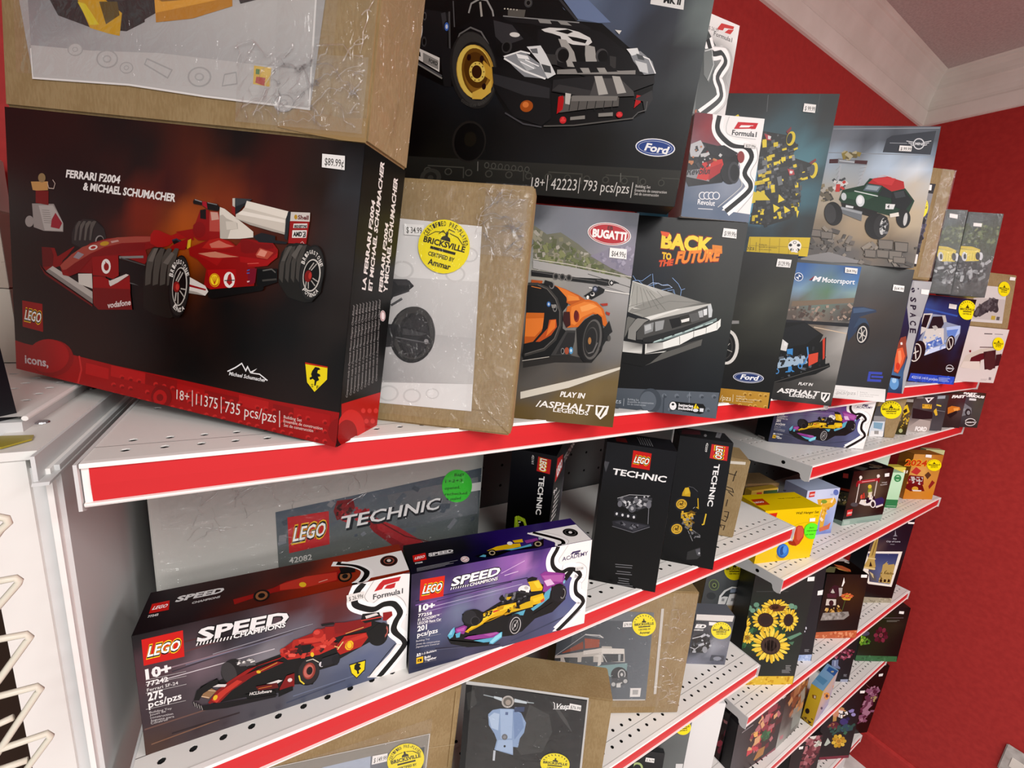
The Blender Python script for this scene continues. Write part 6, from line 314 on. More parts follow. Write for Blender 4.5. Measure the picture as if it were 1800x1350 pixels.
["toy_box","large grey film-wrapped box with a red crane sheet and green note","toy box","boxed building sets on the left middle shelf",[-1.196,0.165,-0.3264,0.115,0.0,0.0,0.462,0.268,0.1],"#bab9b3","card",[["picture_sheet",0.6,"paper","F",None,None,[["G",["#55626e","#5c6772","#515c67","#5e6660","#696c5e","#6e6d5a"],[636,825,1406,825,2294,827,2310,0,1431,0,650,60]],["G",["#6b6f74","#7a7d80","#747a80","#53595e"],[1408,766,2261,744,2292,369,1512,436]],["P","#6c6b4a",[642,305,1063,280,2310,122,2310,0,880,0,650,41]],["S",101,30,40,["#7b8087","#5b646d","#83868a","#4b555f"],[662,793,2280,808,2310,313,2310,293,654,481],2.0,None],["P","#8c1a22",[1162,722,1266,646,1414,516,1614,341,2002,0,1771,0,1518,245,1304,478]],["P","#a8252c",[1320,592,1511,457,2010,0,1894,0,1577,268,1341,487]],["L","#5c0f16",9,[1266,627,1573,354,2213,0]],["P","#7a1820",[1031,811,1145,801,1162,722,1112,660,1031,654,1007,735]],["S",102,30,24,["#8c1a22","#3a1216","#b53038"],[1007,808,1301,695,1303,577,1031,651],2.0,None],["P","#c0262a",[706,767,974,744,979,473,711,488]],["T","#f0c020","LEGO",[728,562,222,-15,21,126],9],["T","#111111","LEGO",[731,568,217,-15,20,115],6],["T","#ffffff","LEGO",[734,574,209,-14,19,101],2],["T","#20242a","TECHNIC",[1053,561,828,-48,18,105],7],["T","#f1f1f0","TECHNIC",[1047,575,824,-46,17,101],2],["T","#dcdad4","42082",[709,407,148,-19,0,44],2]]],["price_sticker",0.9,"print","F",None,None,[["P","#f2f0ec",[2172,696,2296,687,2298,604,2174,615]]]],["round_note",1.2,"sticker","F","green round handwritten note",None,[["E","#3fd83a",[2047,701,154,-55,-13,-153]],["T","#15421a","Bags",[2009,801,97,-7,0,28],1],["T","#15421a","1+2+3",[1922,759,172,-24,0,28],1],["T","#15421a","opened,",[1921,695,154,-22,0,28],1],["T","#15421a","rechecked",[1925,639,226,-41,0,28],1],["T","#15421a","+ sealed",[1943,586,146,-23,0,28],1]]],["film_cover",2.2,"film","F",None,None,[["K",30,30,4600,2670,14,34]]],["film_folds",4.0,"fold","F",None,None,[["K",150,1500,2500,2580,304,40]]],["film_folds",4.0,"fold","F",None,None,[["K",1300,500,1700,2580,307,18]]],["film_bunch",4.5,"film","F","crumpled clear film",None,[["K",100,1750,2300,2660,117,40]]]]],
["toy_box","long box with a red racing car and 26.99 price, first on the second shelf","toy box","boxed building sets on the left middle shelf",[-1.1899,0.0359,-0.3269,-0.0555,0.0045,0.0,0.2582,0.1398,0.061],"#251f24","card",[["front_print",0.2,"print","F",None,None,[["B",22,[6,703,"#1c191d"],[151,742,"#241a1e"],[367,732,"#2e1a1d"],[663,669,"#4a1e1c"],[893,681,"#6a2318"],[858,547,"#54292a"],[29,482,"#4a3238"],[136,517,"#4c3a40"],[360,576,"#241f24"],[474,511,"#3c3a44"],[240,445,"#6a5a62"],[531,398,"#7d7a80"],[691,492,"#64606a"],[345,270,"#4a464c"],[123,323,"#453d42"],[38,240,"#3d3338"],[219,71,"#43393c"],[23,40,"#4c3a34"],[520,62,"#4c4a50"],[717,66,"#555a68"],[927,256,"#62697c"],[1036,167,"#5a6480"],[927,70,"#4e566c"],[1072,293,"#6c7488"]],["L","#8a747c",7,[54,472,596,483]],["L","#c9c2c6",5,[77,415,569,417]],["L","#3a343c",8,[132,448,757,512]],["L","#5c3a3c",8,[59,532,476,567]],["L","#6e6e80",6,[187,466,659,486]],["L","#9a98a0",4,[298,487,757,512]],["L","#6a5048",8,[6,157,282,162]],["L","#7a5a48",7,[25,56,306,73]],["L","#332a2c",10,[108,82,396,75]],["L","#4c2c2c",6,[89,597,333,602]],["L","#43485a",10,[616,37,927,61]],["L","#6f7890",5,[650,68,1037,72]],["P","#e9e7e4",[963,699,1250,699,1291,688,1291,0,1118,0,1052,27,1181,149,1226,209,1178,302,1160,401,1114,462,983,514,934,583,954,680]],["C","#a9a8a6",4,[1082,699,1039,628,1033,595,1069,548,1127,575,1202,570,1266,495,1280,398]],["C","#f6f5f3",84,[1031,699,989,652,976,578,1019,534,1084,503,1143,520,1204,501,1240,430,1215,373,1208,310,1273,220,1259,158,1121,0]],["C","#131314",37,[1031,699,989,652,976,578,1019,534,1084,503,1143,520,1204,501,1240,430,1215,373,1208,310,1273,220,1259,158,1121,0]],["C","#f6f5f3",8,[1053,699,1012,641,1000,588,1033,553,1084,530,1143,548,1211,526,1264,431,1240,365,1232,311,1291,216,1287,143,1153,0]],["L","#131314",5,[1218,212,1165,155,1060,29]],["P","#b8262a",[1083,624,1111,668,1133,688,1238,685,1227,657,1141,651,1127,628]],["P","#b8262a",[1141,628,1156,646,1208,650,1201,619,1179,617]],["T","#3a393b","Formula1",[1078,572,175,-7,0,35],2],["P","#131213",[207,246,239,315,308,336,334,274,283,187,436,162,586,123,658,146,745,118,787,192,884,190,891,224,1057,280,1178,302,1176,368,1070,431,927,391,789,370,593,374,444,356,289,310]],["E","#232122",[384,346,54,13,20,-80]],["E","#3a3839",[361,347,30,3,14,-72]],["P","#5a5859",[392,401,470,396,480,350,409,370]],["S",111,14,9,["#dcdad6","#8a8886"],[399,407,470,396,475,377,403,384],2.0,None],["P","#1c1b1c",[642,320,708,313,774,251,786,174,751,106,691,132,646,213]],["E","#161516",[723,208,61,-47,-20,-85]],["E","#2b2829",[733,205,50,-38,-18,-78]],["L","#d8c43a",7,[682,198,688,160,708,129]],["L","#cfc9b8",5,[720,281,754,281,784,247]],["E","#8c3a30",[734,208,30,-23,-12,-51]],["E","#b8645a",[731,209,23,-18,-10,-41]],["E","#2a1a1a",[736,209,15,-12,-6,-25]],["E","#0c0b0c",[739,209,9,-7,-4,-16]],["E","#1b1a1b",[1109,317,59,-40,-16,-71]],["E","#2a2829",[1135,331,35,-24,-13,-60]],["E","#a85a50",[1147,327,22,-15,-9,-42]],["E","#231617",[1151,325,12,-8,-5,-22]],["P","#1a191a",[1056,363,1115,398,1161,373,1148,257,1065,292]],["P","#8e1d1a",[264,204,304,262,358,298,443,339,579,345,656,367,789,370,892,386,1012,388,1071,395,1070,431,1012,460,962,459,871,481,857,433,810,468,750,454,665,442,593,400,599,355,492,345,406,295,302,221,272,192]],["P","#b02a22",[593,374,612,392,683,392,749,385,843,368,884,317,788,299,708,313,630,325]],["P","#a3241e",[874,321,920,376,1042,359,1053,319,1013,269,898,257,884,281]],["P","#bb3328",[891,341,1034,357,1049,329,927,319]],["P","#c23a2e",[671,439,749,428,823,428,850,383,762,389,677,411]],["P","#7d1815",[864,475,1012,460,1056,427,1027,401,906,399,871,411]],["E","#a82821",[783,442,28,-3,4,-32]],["E","#c9443a",[776,453,16,-2,2,-16]],["P","#1a191a",[797,498,864,488,868,474,803,483]],["P","#941f1b",[817,474,868,461,857,381,823,384]],["P","#a62a22",[658,444,684,443,689,372,656,363,651,412]],["E","#b93a30",[609,394,16,0,3,-16]],["S",112,36,20,["#c23c30","#8a1a18","#6a1214","#d8584a","#2a1416"],[613,418,723,412,871,376,884,299,721,316,617,347],2.0,None],["P","#161415",[696,396,749,385,741,335,702,341]],["P","#7d1a17",[266,202,310,268,418,307,579,336,610,316,466,287,367,235,312,182]],["P","#b8352a",[279,214,315,249,394,292,417,273,343,228,300,187]],["L","#c89a3a",4,[491,303,579,328]],["E","#d8b02c",[491,303,10,-4,0,-10]],["E","#d8b02c",[296,223,7,-9,-7,-13]],["P","#8a6a4a",[230,261,282,288,304,262,268,227]],["L","#e0c8a8",3,[238,257,271,234]],["L","#d8c0a0",3,[265,283,298,264]],["P","#131213",[207,246,221,298,279,331,313,333,312,301,247,270,228,236]],["P","#cfcbc8",[288,294,312,301,349,285,340,272]],["P","#d4d0cc",[525,211,582,213,601,201,575,190]],["P","#0f0f10",[425,184,561,151,573,111,436,144]],["T","#d8d6d2","HCLSoftware",[444,170,103,-24,4,18],3],["P","#5c1416",[475,214,575,198,580,161,486,183]],["L","#c8702c",4,[487,196,549,187]],["P","#7a181a",[587,158,621,224,660,225,658,137,625,124,579,108]],["E","#d8ccc8",[637,189,11,1,3,-13]],["P","#171617",[580,143,651,144,651,113,579,99]],["P","#1f1d1e",[201,244,238,198,436,153,573,120,566,105,339,136,242,167,205,213]],["L","#8a8684",3,[206,238,211,206]],["L","#8a8684",3,[215,226,220,194]],["L","#8a8684",3,[225,214,230,183]],["L","#8a8684",3,[234,202,240,171]],["E","#d0ccd0",[797,229,12,-5,0,-18]],["P","#26262a",[801,268,884,272,898,221,842,206,794,216]],["E","#202024",[874,230,21,-8,0,-33]],["P","#e3b51f",[927,319,941,334,959,333,971,312,968,281,952,269,934,276,923,298]],["E","#c8402c",[948,302,18,-7,0,-25]],["E","#e8c02a",[948,304,14,-5,0,-22]],["L","#e0cc80",6,[884,299,914,342]],["L","#e0cc80",4,[867,328,891,310]],["E","#e0b82a",[751,315,9,-4,0,-16]],["P","#161516",[1012,451,1019,494,1114,476,1130,420,1034,426]],["P","#d5cfcb",[1034,475,1099,476,1111,459,1041,455]],["P","#8a1c1c",[1137,464,1190,456,1194,426,1160,401,1138,409]],["L","#c03a30",7,[1012,451,1130,439]],["L","#d8b060",4,[927,391,1027,401]],["T","#101012","SPEED",[232,578,404,-25,15,75],9],["T","#e4e3e2","SPEED",[236,582,398,-23,14,71],4],["T","#101012","CHAMPIONS",[385,546,239,-10,5,29],7],["T","#efeeec","CHAMPIONS",[386,548,236,-9,5,27],3],["P","#e8e6e4",[233,561,238,560,245,578,240,579]],["P","#1a181a",[240,560,245,560,252,578,246,578]],["P","#e8e6e4",[247,560,252,559,259,577,253,578]],["P","#1a181a",[254,559,259,559,266,577,260,577]],["P","#e8e6e4",[260,559,266,558,272,577,267,577]],["P","#1a181a",[267,558,273,558,279,576,274,576]],["P","#e8e6e4",[274,558,280,557,286,576,281,576]],["P","#1a181a",[281,557,287,557,293,575,288,576]],["P","#e8e6e4",[288,557,294,556,300,575,295,575]],["P","#1a181a",[295,556,301,556,307,574,302,575]],["P","#e8e6e4",[302,556,308,555,314,574,309,574]],["P","#1a181a",[309,555,315,555,321,573,316,574]],["P","#e8e6e4",[316,555,322,554,328,573,323,573]],["P","#1a181a",[323,554,329,554,335,572,330,573]],["P","#e8e6e4",[330,554,336,553,342,572,337,572]],["P","#1a181a",[337,553,343,553,349,571,344,572]],["P","#e8e6e4",[344,553,350,552,357,571,351,571]],["P","#1a181a",[351,552,357,552,364,570,358,571]],["P","#e8e6e4",[359,552,364,551,371,570,365,570]],["P","#1a181a",[366,551,371,551,378,569,372,570]],["P","#e8e6e4",[373,551,379,550,385,569,379,569]],["P","#1a181a",[380,550,386,550,392,568,387,569]],["P","#c8201c",[33,668,188,667,185,516,31,523]],["T","#f0c020","LEGO",[43,561,127,-4,15,67],9],["T","#111111","LEGO",[45,564,124,-4,14,61],6],["T","#ffffff","LEGO",[47,568,120,-4,13,54],2],["T","#eceae8","10+",[33,445,97,1,0,53],5],["T","#eceae8","77242",[32,402,83,-2,0,27],3],["T","#dcdad8","Ferrari SF-24",[32,372,119,-7,0,18],1],["T","#eceae8","275",[32,318,59,-3,0,46],4],["T","#eceae8","pcs/pzs",[31,277,128,-3,0,38],2],["L","#c9c7c5",2,[32,440,186,428]],["L","#c9c7c5",2,[30,414,186,401]],["L","#c9c7c5",2,[27,366,183,352]],["L","#c9c7c5",2,[20,273,175,256]],["T","#b9b6b5","Building Toy",[31,243,86,-14,0,12],1],["T","#b9b6b5","Jouet de",[31,227,62,-4,0,12],1],["T","#b9b6b5","construction",[32,210,88,-16,0,13],1],["T","#b9b6b5","Juguete para",[32,193,91,-17,0,13],1],["T","#b9b6b5","Construir",[32,176,68,-6,0,13],1],["P","#151515",[948,165,1043,163,1039,89,991,47,960,96]],["P","#ecd31c",[952,158,1038,157,1034,95,991,55,963,99]],["P","#151515",[978,150,993,160,1014,144,1006,130,1016,110,1001,100,1006,77,994,79,991,104,976,122]]]],["price_sticker",1.2,"print","F",None,None,[["P","#dedbd6",[931,646,1027,646,1028,598,935,597]],["T","#55534f","$ 26.99¢",[945,606,78,1,-2,26],1]]],["top_print",0.2,"print","T",None,None,[["B",12,[15,8,"#1f1a1d"],[19,210,"#221d20"],[346,209,"#2c1d1d"],[466,18,"#4c2018"],[789,40,"#8a2a18"],[915,116,"#93301c"],[677,248,"#3c2320"],[962,-26,"#7a2a1c"],[174,66,"#241d20"]],["P","#c8201c",[27,206,98,206,109,132,31,135]],["T","#ffffff","LEGO",[37,159,58,-2,5,24],3],["T","#e6e4e2","77242",[32,106,41,0,0,15],4],["T","#dad9d8","SPEED",[123,183,206,-1,7,40],5],["T","#c9c8c7","CHAMPIONS",[200,139,120,3,2,15],4],["P","#8f1d18",[383,103,459,110,565,126,631,160,712,161,907,163,995,153,990,110,886,64,733,81,566,87,472,77,393,60]],["P","#b8362a",[598,143,724,167,893,146,887,74,710,70,599,94]],["E","#17120f",[513,84,38,3,10,-50]],["E","#8a5a3a",[513,83,28,2,7,-37]],["E","#17120f",[513,83,16,1,4,-21]],["E","#17120f",[933,93,39,3,3,-53]],["E","#8a5a3a",[933,92,29,2,2,-38]],["E","#17120f",[933,92,16,1,1,-21]],["P","#1c1716",[909,185,997,163,993,109,915,116]],["E","#e0b82a",[711,100,18,-7,0,-22]],["L","#e8b8a8",5,[792,89,840,98]],["P","#eceae7",[899,223,1291,226,1291,19,980,28,1039,91,995,153]],["C","#f4f3f1",43,[874,232,974,188,1042,112,1019,34,971,0]],["C","#161616",32,[900,229,998,174,1054,86,1007,0,963,0]],["C","#f4f3f1",18,[926,229,1024,170,1081,76,1031,0,991,0]],["E","#4a2420",[1196,147,52,-11,-8,-55]],["E","#1a1212",[1196,147,44,-9,-6,-46]],["E","#8a4a3c",[1196,147,33,-7,-5,-34]],["E","#1a1212",[1195,147,24,-5,-4,-25]],["E","#d8c8c0",[1196,149,12,-4,-3,-14]]]],["side_print",0.2,"print","L",None,None,[["P","#1e1b1e",[0,0,305,0,305,699,0,699]]]]]],
["toy_box","long purple racing car box on the second shelf, beside the red racing car one","toy box","boxed building sets on the left middle shelf",[-0.9313,0.0118,-0.3269,-0.1164,0.0669,0.0,0.264,0.1373,0.061],"#23202e","card",[["front_print",0.2,"print","F",None,None,[["B",22,[17,654,"#2a2438"],[2,420,"#221f30"],[13,192,"#2b3046"],[230,674,"#3a2a56"],[444,675,"#553a7c"],[674,645,"#8a5aa4"],[757,589,"#b078b8"],[924,580,"#6a4690"],[876,661,"#3c2c66"],[640,543,"#7a5298"],[233,474,"#4a3a70"],[450,476,"#5c4a7c"],[163,454,"#6a4a84"],[305,380,"#6e7690"],[527,443,"#7a7c98"],[763,501,"#6a5a90"],[1164,381,"#55538a"],[1227,209,"#515a86"],[1142,124,"#5a6284"],[962,84,"#4a4e6a"],[790,45,"#43465c"],[544,6,"#3c3c50"],[237,84,"#3a3c50"],[164,224,"#4c5470"],[95,65,"#2c3044"],[695,240,"#666c84"]],["L","#26203c",7,[29,501,804,492]],["L","#c4bcd8",3,[62,434,765,452]],["L","#7a5a9a",8,[29,472,604,472]],["L","#8a80b0",4,[95,411,606,424]],["L","#30284a",6,[163,468,682,487]],["L","#d8b8dc",4,[599,567,771,626]],["L","#e4d0e8",4,[624,546,727,556]],["L","#2c2c3c",11,[165,130,624,25]],["L","#3c4058",11,[707,26,1143,106]],["L","#55586c",5,[95,136,386,79]],["P","#edebe8",[988,686,1320,686,1320,2,1097,2,1041,9,1229,191,1284,213,1182,290,1170,413,1110,460,1000,500,950,575,970,651]],["C","#b9b8b6",4,[1116,681,1077,624,1046,572,1086,523,1159,525,1233,519,1295,464,1294,387,1261,342,1278,277,1320,235]],["C","#f6f5f4",102,[1032,686,1021,658,992,599,1006,531,1073,476,1135,488,1201,466,1244,415,1211,370,1220,281,1284,213,1271,154,1078,0]],["C","#161617",32,[1032,686,1021,658,992,599,1006,531,1073,476,1135,488,1201,466,1244,415,1211,370,1220,281,1284,213,1271,154,1078,0]],["L","#161617",4,[1274,126,1203,72,1106,0]],["P","#3a3258",[1138,600,1158,621,1227,622,1224,609,1169,608,1160,600]],["P","#3a3258",[1170,596,1182,607,1215,606,1207,595]],["T","#4a4264","ACADEMY",[1074,563,219,8,0,31],1],["P","#151517",[1103,445,1161,500,1180,496,1173,472,1124,406]],["P","#131315",[243,186,264,235,352,251,335,334,409,346,486,310,609,360,687,406,837,379,883,442,965,391,1120,356,1130,250,1027,171,887,156,788,80,688,74,622,85,542,57,355,89,258,150]],["P","#8a3a8a",[901,496,938,512,1110,460,1100,378,969,340,933,357,936,431]],["P","#a85aa0",[914,485,1093,455,1089,397,953,435]],["P","#d8b8d8",[935,439,987,444,1026,394,965,391]],["P","#6a2a6c",[1062,394,1107,393,1101,369,1064,369]],["P","#191a1c",[1105,419,1164,465,1177,480,1175,455,1125,398]],["P","#7cb8c8",[1097,404,1115,408,1113,383,1097,382]],["E","#1a1a1c",[1069,316,66,-26,-7,-70]],["E","#2a2a2d",[1097,305,35,-14,-6,-60]],["E","#8e8c8a",[1102,302,22,-9,-4,-40]],["E","#1c1c1e",[1102,302,17,-7,-3,-33]],["P","#202023",[1001,383,1073,375,1103,343,1076,237,1009,279]],["P","#5aa4bc",[951,344,1001,374,990,292,923,249,865,222,846,243,930,282]],["P","#5aa4bc",[728,240,803,246,789,207,696,232]],["P","#17171a",[866,196,1021,251,1040,229,887,156]],["P","#d8b020",[806,459,891,457,930,391,923,367,837,379,826,422]],["P","#e8c838",[849,450,891,449,921,393,887,392]],["P","#131315",[796,486,838,493,881,475,874,457,806,459]],["P","#d8ae1c",[831,339,934,344,955,292,913,269,844,269]],["P","#e4c02a",[850,318,935,327,942,296,869,288]],["P","#c8503a",[920,292,946,303,952,280,926,270]],["P","#cda81c",[800,305,850,309,862,256,703,255,678,253,693,282]],["E","#1a1a1c",[754,374,89,-2,9,-34]],["E","#e9e7e4",[781,412,46,-3,7,-30]],["P","#e9e7e4",[742,425,826,422,820,374,753,390]],["E","#b9b7b4",[797,417,17,-4,1,-13]],["L","#1a1a1c",8,[752,407,794,389]],["L","#2c2c2f",13,[655,397,736,402,838,362]],["S",121,30,18,["#141416","#2f2f33","#6a6a6e","#1f1f22"],[607,392,719,398,839,345,825,307,691,323,625,348],2.0,None],["E","#17171a",[616,378,21,-5,1,-18]],["P","#c8a01c",[648,383,688,377,673,360,649,362]],["P","#d8a81c",[457,262,486,302,610,327,724,324,730,289,661,274,630,257,535,249,489,229]],["P","#ecc832",[472,274,502,298,611,319,716,317,701,296,580,286,488,246]],["P","#b88a14",[489,229,662,265,687,251,535,233]],["T","#1c1a14","33",[484,269,58,7,12,33],6],["P","#c8442c",[552,301,595,307,604,292,557,288]],["P","#b88a14",[579,327,635,321,628,299,588,296]],["S",122,9,13,["#1a1a1a","#8a6a14"],[636,296,792,299,802,271,662,265],2.0,None],["P","#e0bc24",[360,200,457,262,493,232,413,202]],["P","#c89c18",[360,200,489,233,489,225,383,186]],["E","#1a1a1c",[411,290,73,1,17,-64]],["E","#2a2a2d",[388,300,48,-2,12,-54]],["E","#3a393c",[427,262,34,-9,1,-35]],["E","#1a1a1c",[429,260,28,-7,1,-31]],["E","#19191b",[700,155,75,-34,-10,-76]],["E","#242427",[729,156,56,-25,-10,-79]],["E","#b9b7b5",[730,147,42,-20,-10,-63]],["E","#1b1b1d",[730,147,36,-17,-9,-57]],["E","#8d8b89",[727,148,25,-12,-7,-41]],["E","#232325",[727,148,19,-9,-6,-35]],["L","#b9b7b5",5,[710,119,748,184]],["E","#b9b7b5",[727,148,7,-2,1,-12]],["P","#141416",[535,233,638,255,663,232,635,140,580,122,461,148,383,194]],["P","#8a3a8a",[293,243,352,251,374,236,353,186,294,211]],["P","#b05aa8",[301,233,360,237,353,210,308,215]],["P","#5aa8c4",[243,202,264,235,286,253,293,219,279,183,258,174]],["P","#7cc4d8",[246,205,268,238,282,250,272,202]],["P","#5aa8c4",[294,203,330,209,324,171,302,173]],["P","#8a3a8a",[384,161,492,147,587,137,620,119,572,99,415,128,354,154]],["P","#a85aa0",[492,143,587,135,604,122,540,117]],["P","#5aa8c4",[423,118,564,101,620,127,632,124,630,82,566,50,534,64]],["P","#8cd0e0",[580,105,624,122,629,91,558,57,542,74]],["P","#101012",[258,166,354,129,462,89,542,74,534,51,386,79,265,140]],["T","#141418","SPEED",[247,547,342,11,14,61],9],["T","#f2f1f0","SPEED",[251,550,334,11,13,57],4],["T","#141418","CHAMPIONS",[375,520,202,2,6,24],7],["T","#f2f1f0","CHAMPIONS",[376,522,198,3,5,23],3],["P","#f0eeec",[249,525,256,526,261,541,255,541]],["P","#1c1a24",[257,525,264,526,269,541,263,541]],["P","#f0eeec",[265,526,271,526,277,541,270,541]],["P","#1c1a24",[273,526,279,526,285,541,278,541]],["P","#f0eeec",[281,526,287,526,292,541,286,541]],["P","#1c1a24",[288,526,295,526,300,541,294,541]],["P","#f0eeec",[296,526,303,526,308,541,302,541]],["P","#1c1a24",[304,526,310,526,316,541,309,541]],["P","#f0eeec",[312,526,318,526,324,541,317,541]],["P","#1c1a24",[320,526,326,526,332,541,325,541]],["P","#f0eeec",[328,526,334,526,340,541,333,541]],["P","#1c1a24",[336,526,342,526,348,541,341,541]],["P","#f0eeec",[344,526,350,526,356,541,349,541]],["P","#1c1a24",[352,526,358,526,363,541,357,541]],["P","#f0eeec",[359,526,366,526,371,541,365,541]],["P","#1c1a24",[367,526,374,526,379,541,373,541]],["P","#d02a1c",[56,639,210,634,204,492,54,497]],["T","#f0c020","LEGO",[66,534,126,-4,15,65],9],["T","#111111","LEGO",[67,537,123,-4,14,59],6],["T","#ffffff","LEGO",[69,541,118,-4,13,52],2],["T","#efeeec","10+",[51,424,101,1,0,41],5],["T","#efeeec","77258",[48,386,87,-4,0,21],3],["T","#efeeec","F1 ACADEMY™",[48,355,135,-1,0,18],2],["T","#efeeec","LEGO® Race Car",[46,334,151,-9,0,18],2],["T","#efeeec","201",[46,287,60,0,0,35],4],["T","#efeeec","pcs/pzs",[46,247,131,-3,0,32],2],["L","#cfcdd0",1,[48,417,198,412]],["L","#cfcdd0",1,[48,377,199,371]],["L","#cfcdd0",1,[48,328,199,320]],["L","#cfcdd0",1,[47,237,198,227]],["T","#c4c2c6","Building Toy",[40,214,86,-6,0,12],1],["T","#c4c2c6","Jouet de construction",[40,194,153,-23,0,12],1],["T","#c4c2c6","Juguete para Construir",[40,174,152,-20,0,12],1],["E","#efeeec",[52,124,5,-2,0,-6]],["E","#efeeec",[66,123,6,-2,0,-6]],["P","#efeeec",[45,117,59,116,59,108,45,109]],["P","#efeeec",[60,115,72,114,72,108,60,109]],["T","#efeeec","1-3 Builders",[79,112,94,-2,0,14],2],["P","#e8b824",[45,100,88,99,88,55,45,57]],["P","#1a1a1a",[53,87,79,85,79,66,53,69]],["P","#e8b824",[59,80,67,80,67,72,58,73]],["T","#efeeec","Build",[96,80,39,-3,0,16],3],["T","#efeeec","Together",[96,61,79,-4,0,16],3],["L","#8f8d94",2,[96,52,175,47]]]],["price_sticker",1.2,"print","F",None,None,[["P","#e6e4e0",[1191,498,1266,491,1266,457,1194,466]],["T","#55534f","$27.99",[1202,471,60,-7,-2,17],1]]],["top_print",0.2,"print","T",None,None,[["B",10,[6,182,"#17161c"],[337,157,"#14151a"],[10,-16,"#1d1c26"],[372,26,"#1d1a2c"],[667,193,"#2a1f58"],[762,32,"#35286c"],[1009,95,"#33275f"],[465,82,"#1c1930"]],["P","#c8201c",[39,178,125,185,117,114,34,111]],["T","#ffffff","LEGO",[44,134,64,4,10,24],3],["T","#e6e5e4","77258",[39,88,48,1,0,13],4],["T","#dddcdc","SPEED",[136,143,169,0,4,29],5],["L","#c4c3c4",4,[143,137,301,135]],["L","#9a9aa0",3,[41,44,306,49]],["L","#9a9aa0",3,[39,35,248,38]],["L","#9a9aa0",3,[37,25,273,29]],["L","#9a9aa0",2,[36,16,216,19]],["E","#e4dcdc",[354,46,27,-8,-9,-30]],["E","#a84a4a",[354,46,22,-7,-7,-23]],["E","#e4dcdc",[354,46,19,-6,-6,-19]],["L","#a84a4a",4,[337,37,372,54]],["P","#131318",[419,59,507,70,581,60,695,65,858,56,977,118,932,35,873,19,685,42,564,16,448,33]],["P","#d8b020",[522,90,604,117,686,119,780,106,771,69,695,65,579,74]],["E","#e8e6e4",[710,126,19,-6,-8,-19]],["P","#d8b020",[741,151,817,149,808,111,745,122]],["P","#8a3a8a",[824,127,930,131,922,99,825,93]],["P","#5aa8c4",[452,44,487,57,502,47,492,28]],["P","#5aa8c4",[640,68,744,63,852,78,848,53,688,48]],["E","#15151a",[549,58,29,-9,-14,-35]],["E","#a89a7a",[549,58,21,-6,-9,-24]],["E","#15151a",[549,57,13,-4,-6,-14]],["E","#15151a",[902,63,35,-10,-19,-37]],["E","#a89a7a",[902,62,25,-7,-14,-27]],["E","#15151a",[902,62,15,-4,-8,-16]],["P","#9aa4b4",[941,135,983,138,966,107,932,110]],["P","#edebe8",[896,205,1313,211,1315,0,1026,0,1027,48]],["C","#161617",29,[931,203,1042,106,1092,50,1075,7,1026,0]],["C","#f6f5f4",18,[887,204,992,114,1038,52,1016,0]],["C","#f6f5f4",14,[966,200,1079,106,1123,41,1098,0,1062,0]],["C","#b9b8b6",3,[993,200,1108,109,1138,37,1106,0]],["E","#19191b",[1209,125,50,-29,-32,-44]],["E","#4a4846",[1209,125,38,-22,-24,-33]],["E","#19191b",[1209,125,31,-18,-19,-26]],["E","#e4e2e0",[1209,125,12,-7,-10,-13]]]],["side_print",0.2,"print","L",None,None,[["P","#1f1e2a",[0,0,305,0,305,686,0,686]]]]]],
["toy_box","narrow black box with a lime green car, white lettering running down","toy box","boxed building sets on the left middle shelf",[-0.7205,0.1466,-0.3269,-0.81,-0.0368,0.0,0.0749,0.2317,0.14],"#17171a","card",[["front_print",0.2,"print","F",None,None,[["B",4,[3,1159,"#1e1e21"],[378,1161,"#1b1b1e"],[372,479,"#161619"],[2,346,"#18181b"]],["P","#c8201c",[226,1127,335,1120,335,992,224,998]],["T","#f0c020","LEGO",[233,1032,92,-5,11,59],9],["T","#111111","LEGO",[234,1034,89,-5,10,54],6],["T","#ffffff","LEGO",[236,1038,86,-5,9,47],2],["P","#bf2a2a",[226,1127,335,1120,335,992,224,998]],["T","#f0c020","LEGO",[245,1120,1,-115,54,-5],8],["T","#ffffff","LEGO",[248,1117,0,-107,49,-4],3],["T","#e8e6e2","TECHNIC",[252,957,2,-355,43,5],3],["T","#dddbd8","42161",[172,1131,4,-79,19,0],2],["P","#9ab82a",[75,534,106,552,165,536,195,456,201,382,147,366,77,422]],["P","#171719",[102,509,151,506,172,453,125,438]],["L","#c8dc4a",5,[87,545,101,425]],["L","#c8dc4a",5,[128,541,177,491,196,410]],["S",131,14,12,["#9ab82a","#1a1a1c","#d8d6c8"],[76,525,184,501,195,382,88,395],2.0,None]]],["side_print",0.2,"print","R",None,None,[["B",6,[56,1139,"#17171a"],[1337,793,"#1e1f26"],[69,487,"#141417"],[1386,-66,"#232a2c"],[1030,523,"#4a4c58"],[971,324,"#3c424c"]],["P","#c42828",[73,1112,420,1023,490,853,65,895]],["T","#ffffff","LEGO",[159,907,290,-8,-69,99],6],["T","#d8d6d4","TECHNIC",[561,874,862,-87,-40,83],4],["L","#8a8a98",78,[679,571,700,417,700,685]],["L","#3c3f4a",90,[624,387,700,250,700,404]],["T","#dad8d6","9+",[70,769,215,-47,-34,60],3],["L","#b9b7b4",21,[73,523,383,431]],["L","#b9b7b4",21,[87,561,400,472]],["L","#b9b7b4",21,[102,599,416,513]],["L","#b9b7b4",21,[117,637,433,555]],["L","#b9b7b4",21,[132,675,449,597]],["L","#b9b7b4",21,[146,714,466,638]],["P","#9ab82a",[690,191,700,188,700,108,674,123]]]],["top_print",0.2,"print","T",None,None,[["P","#232326",[0,0,374,0,374,700,0,700]]]]]],
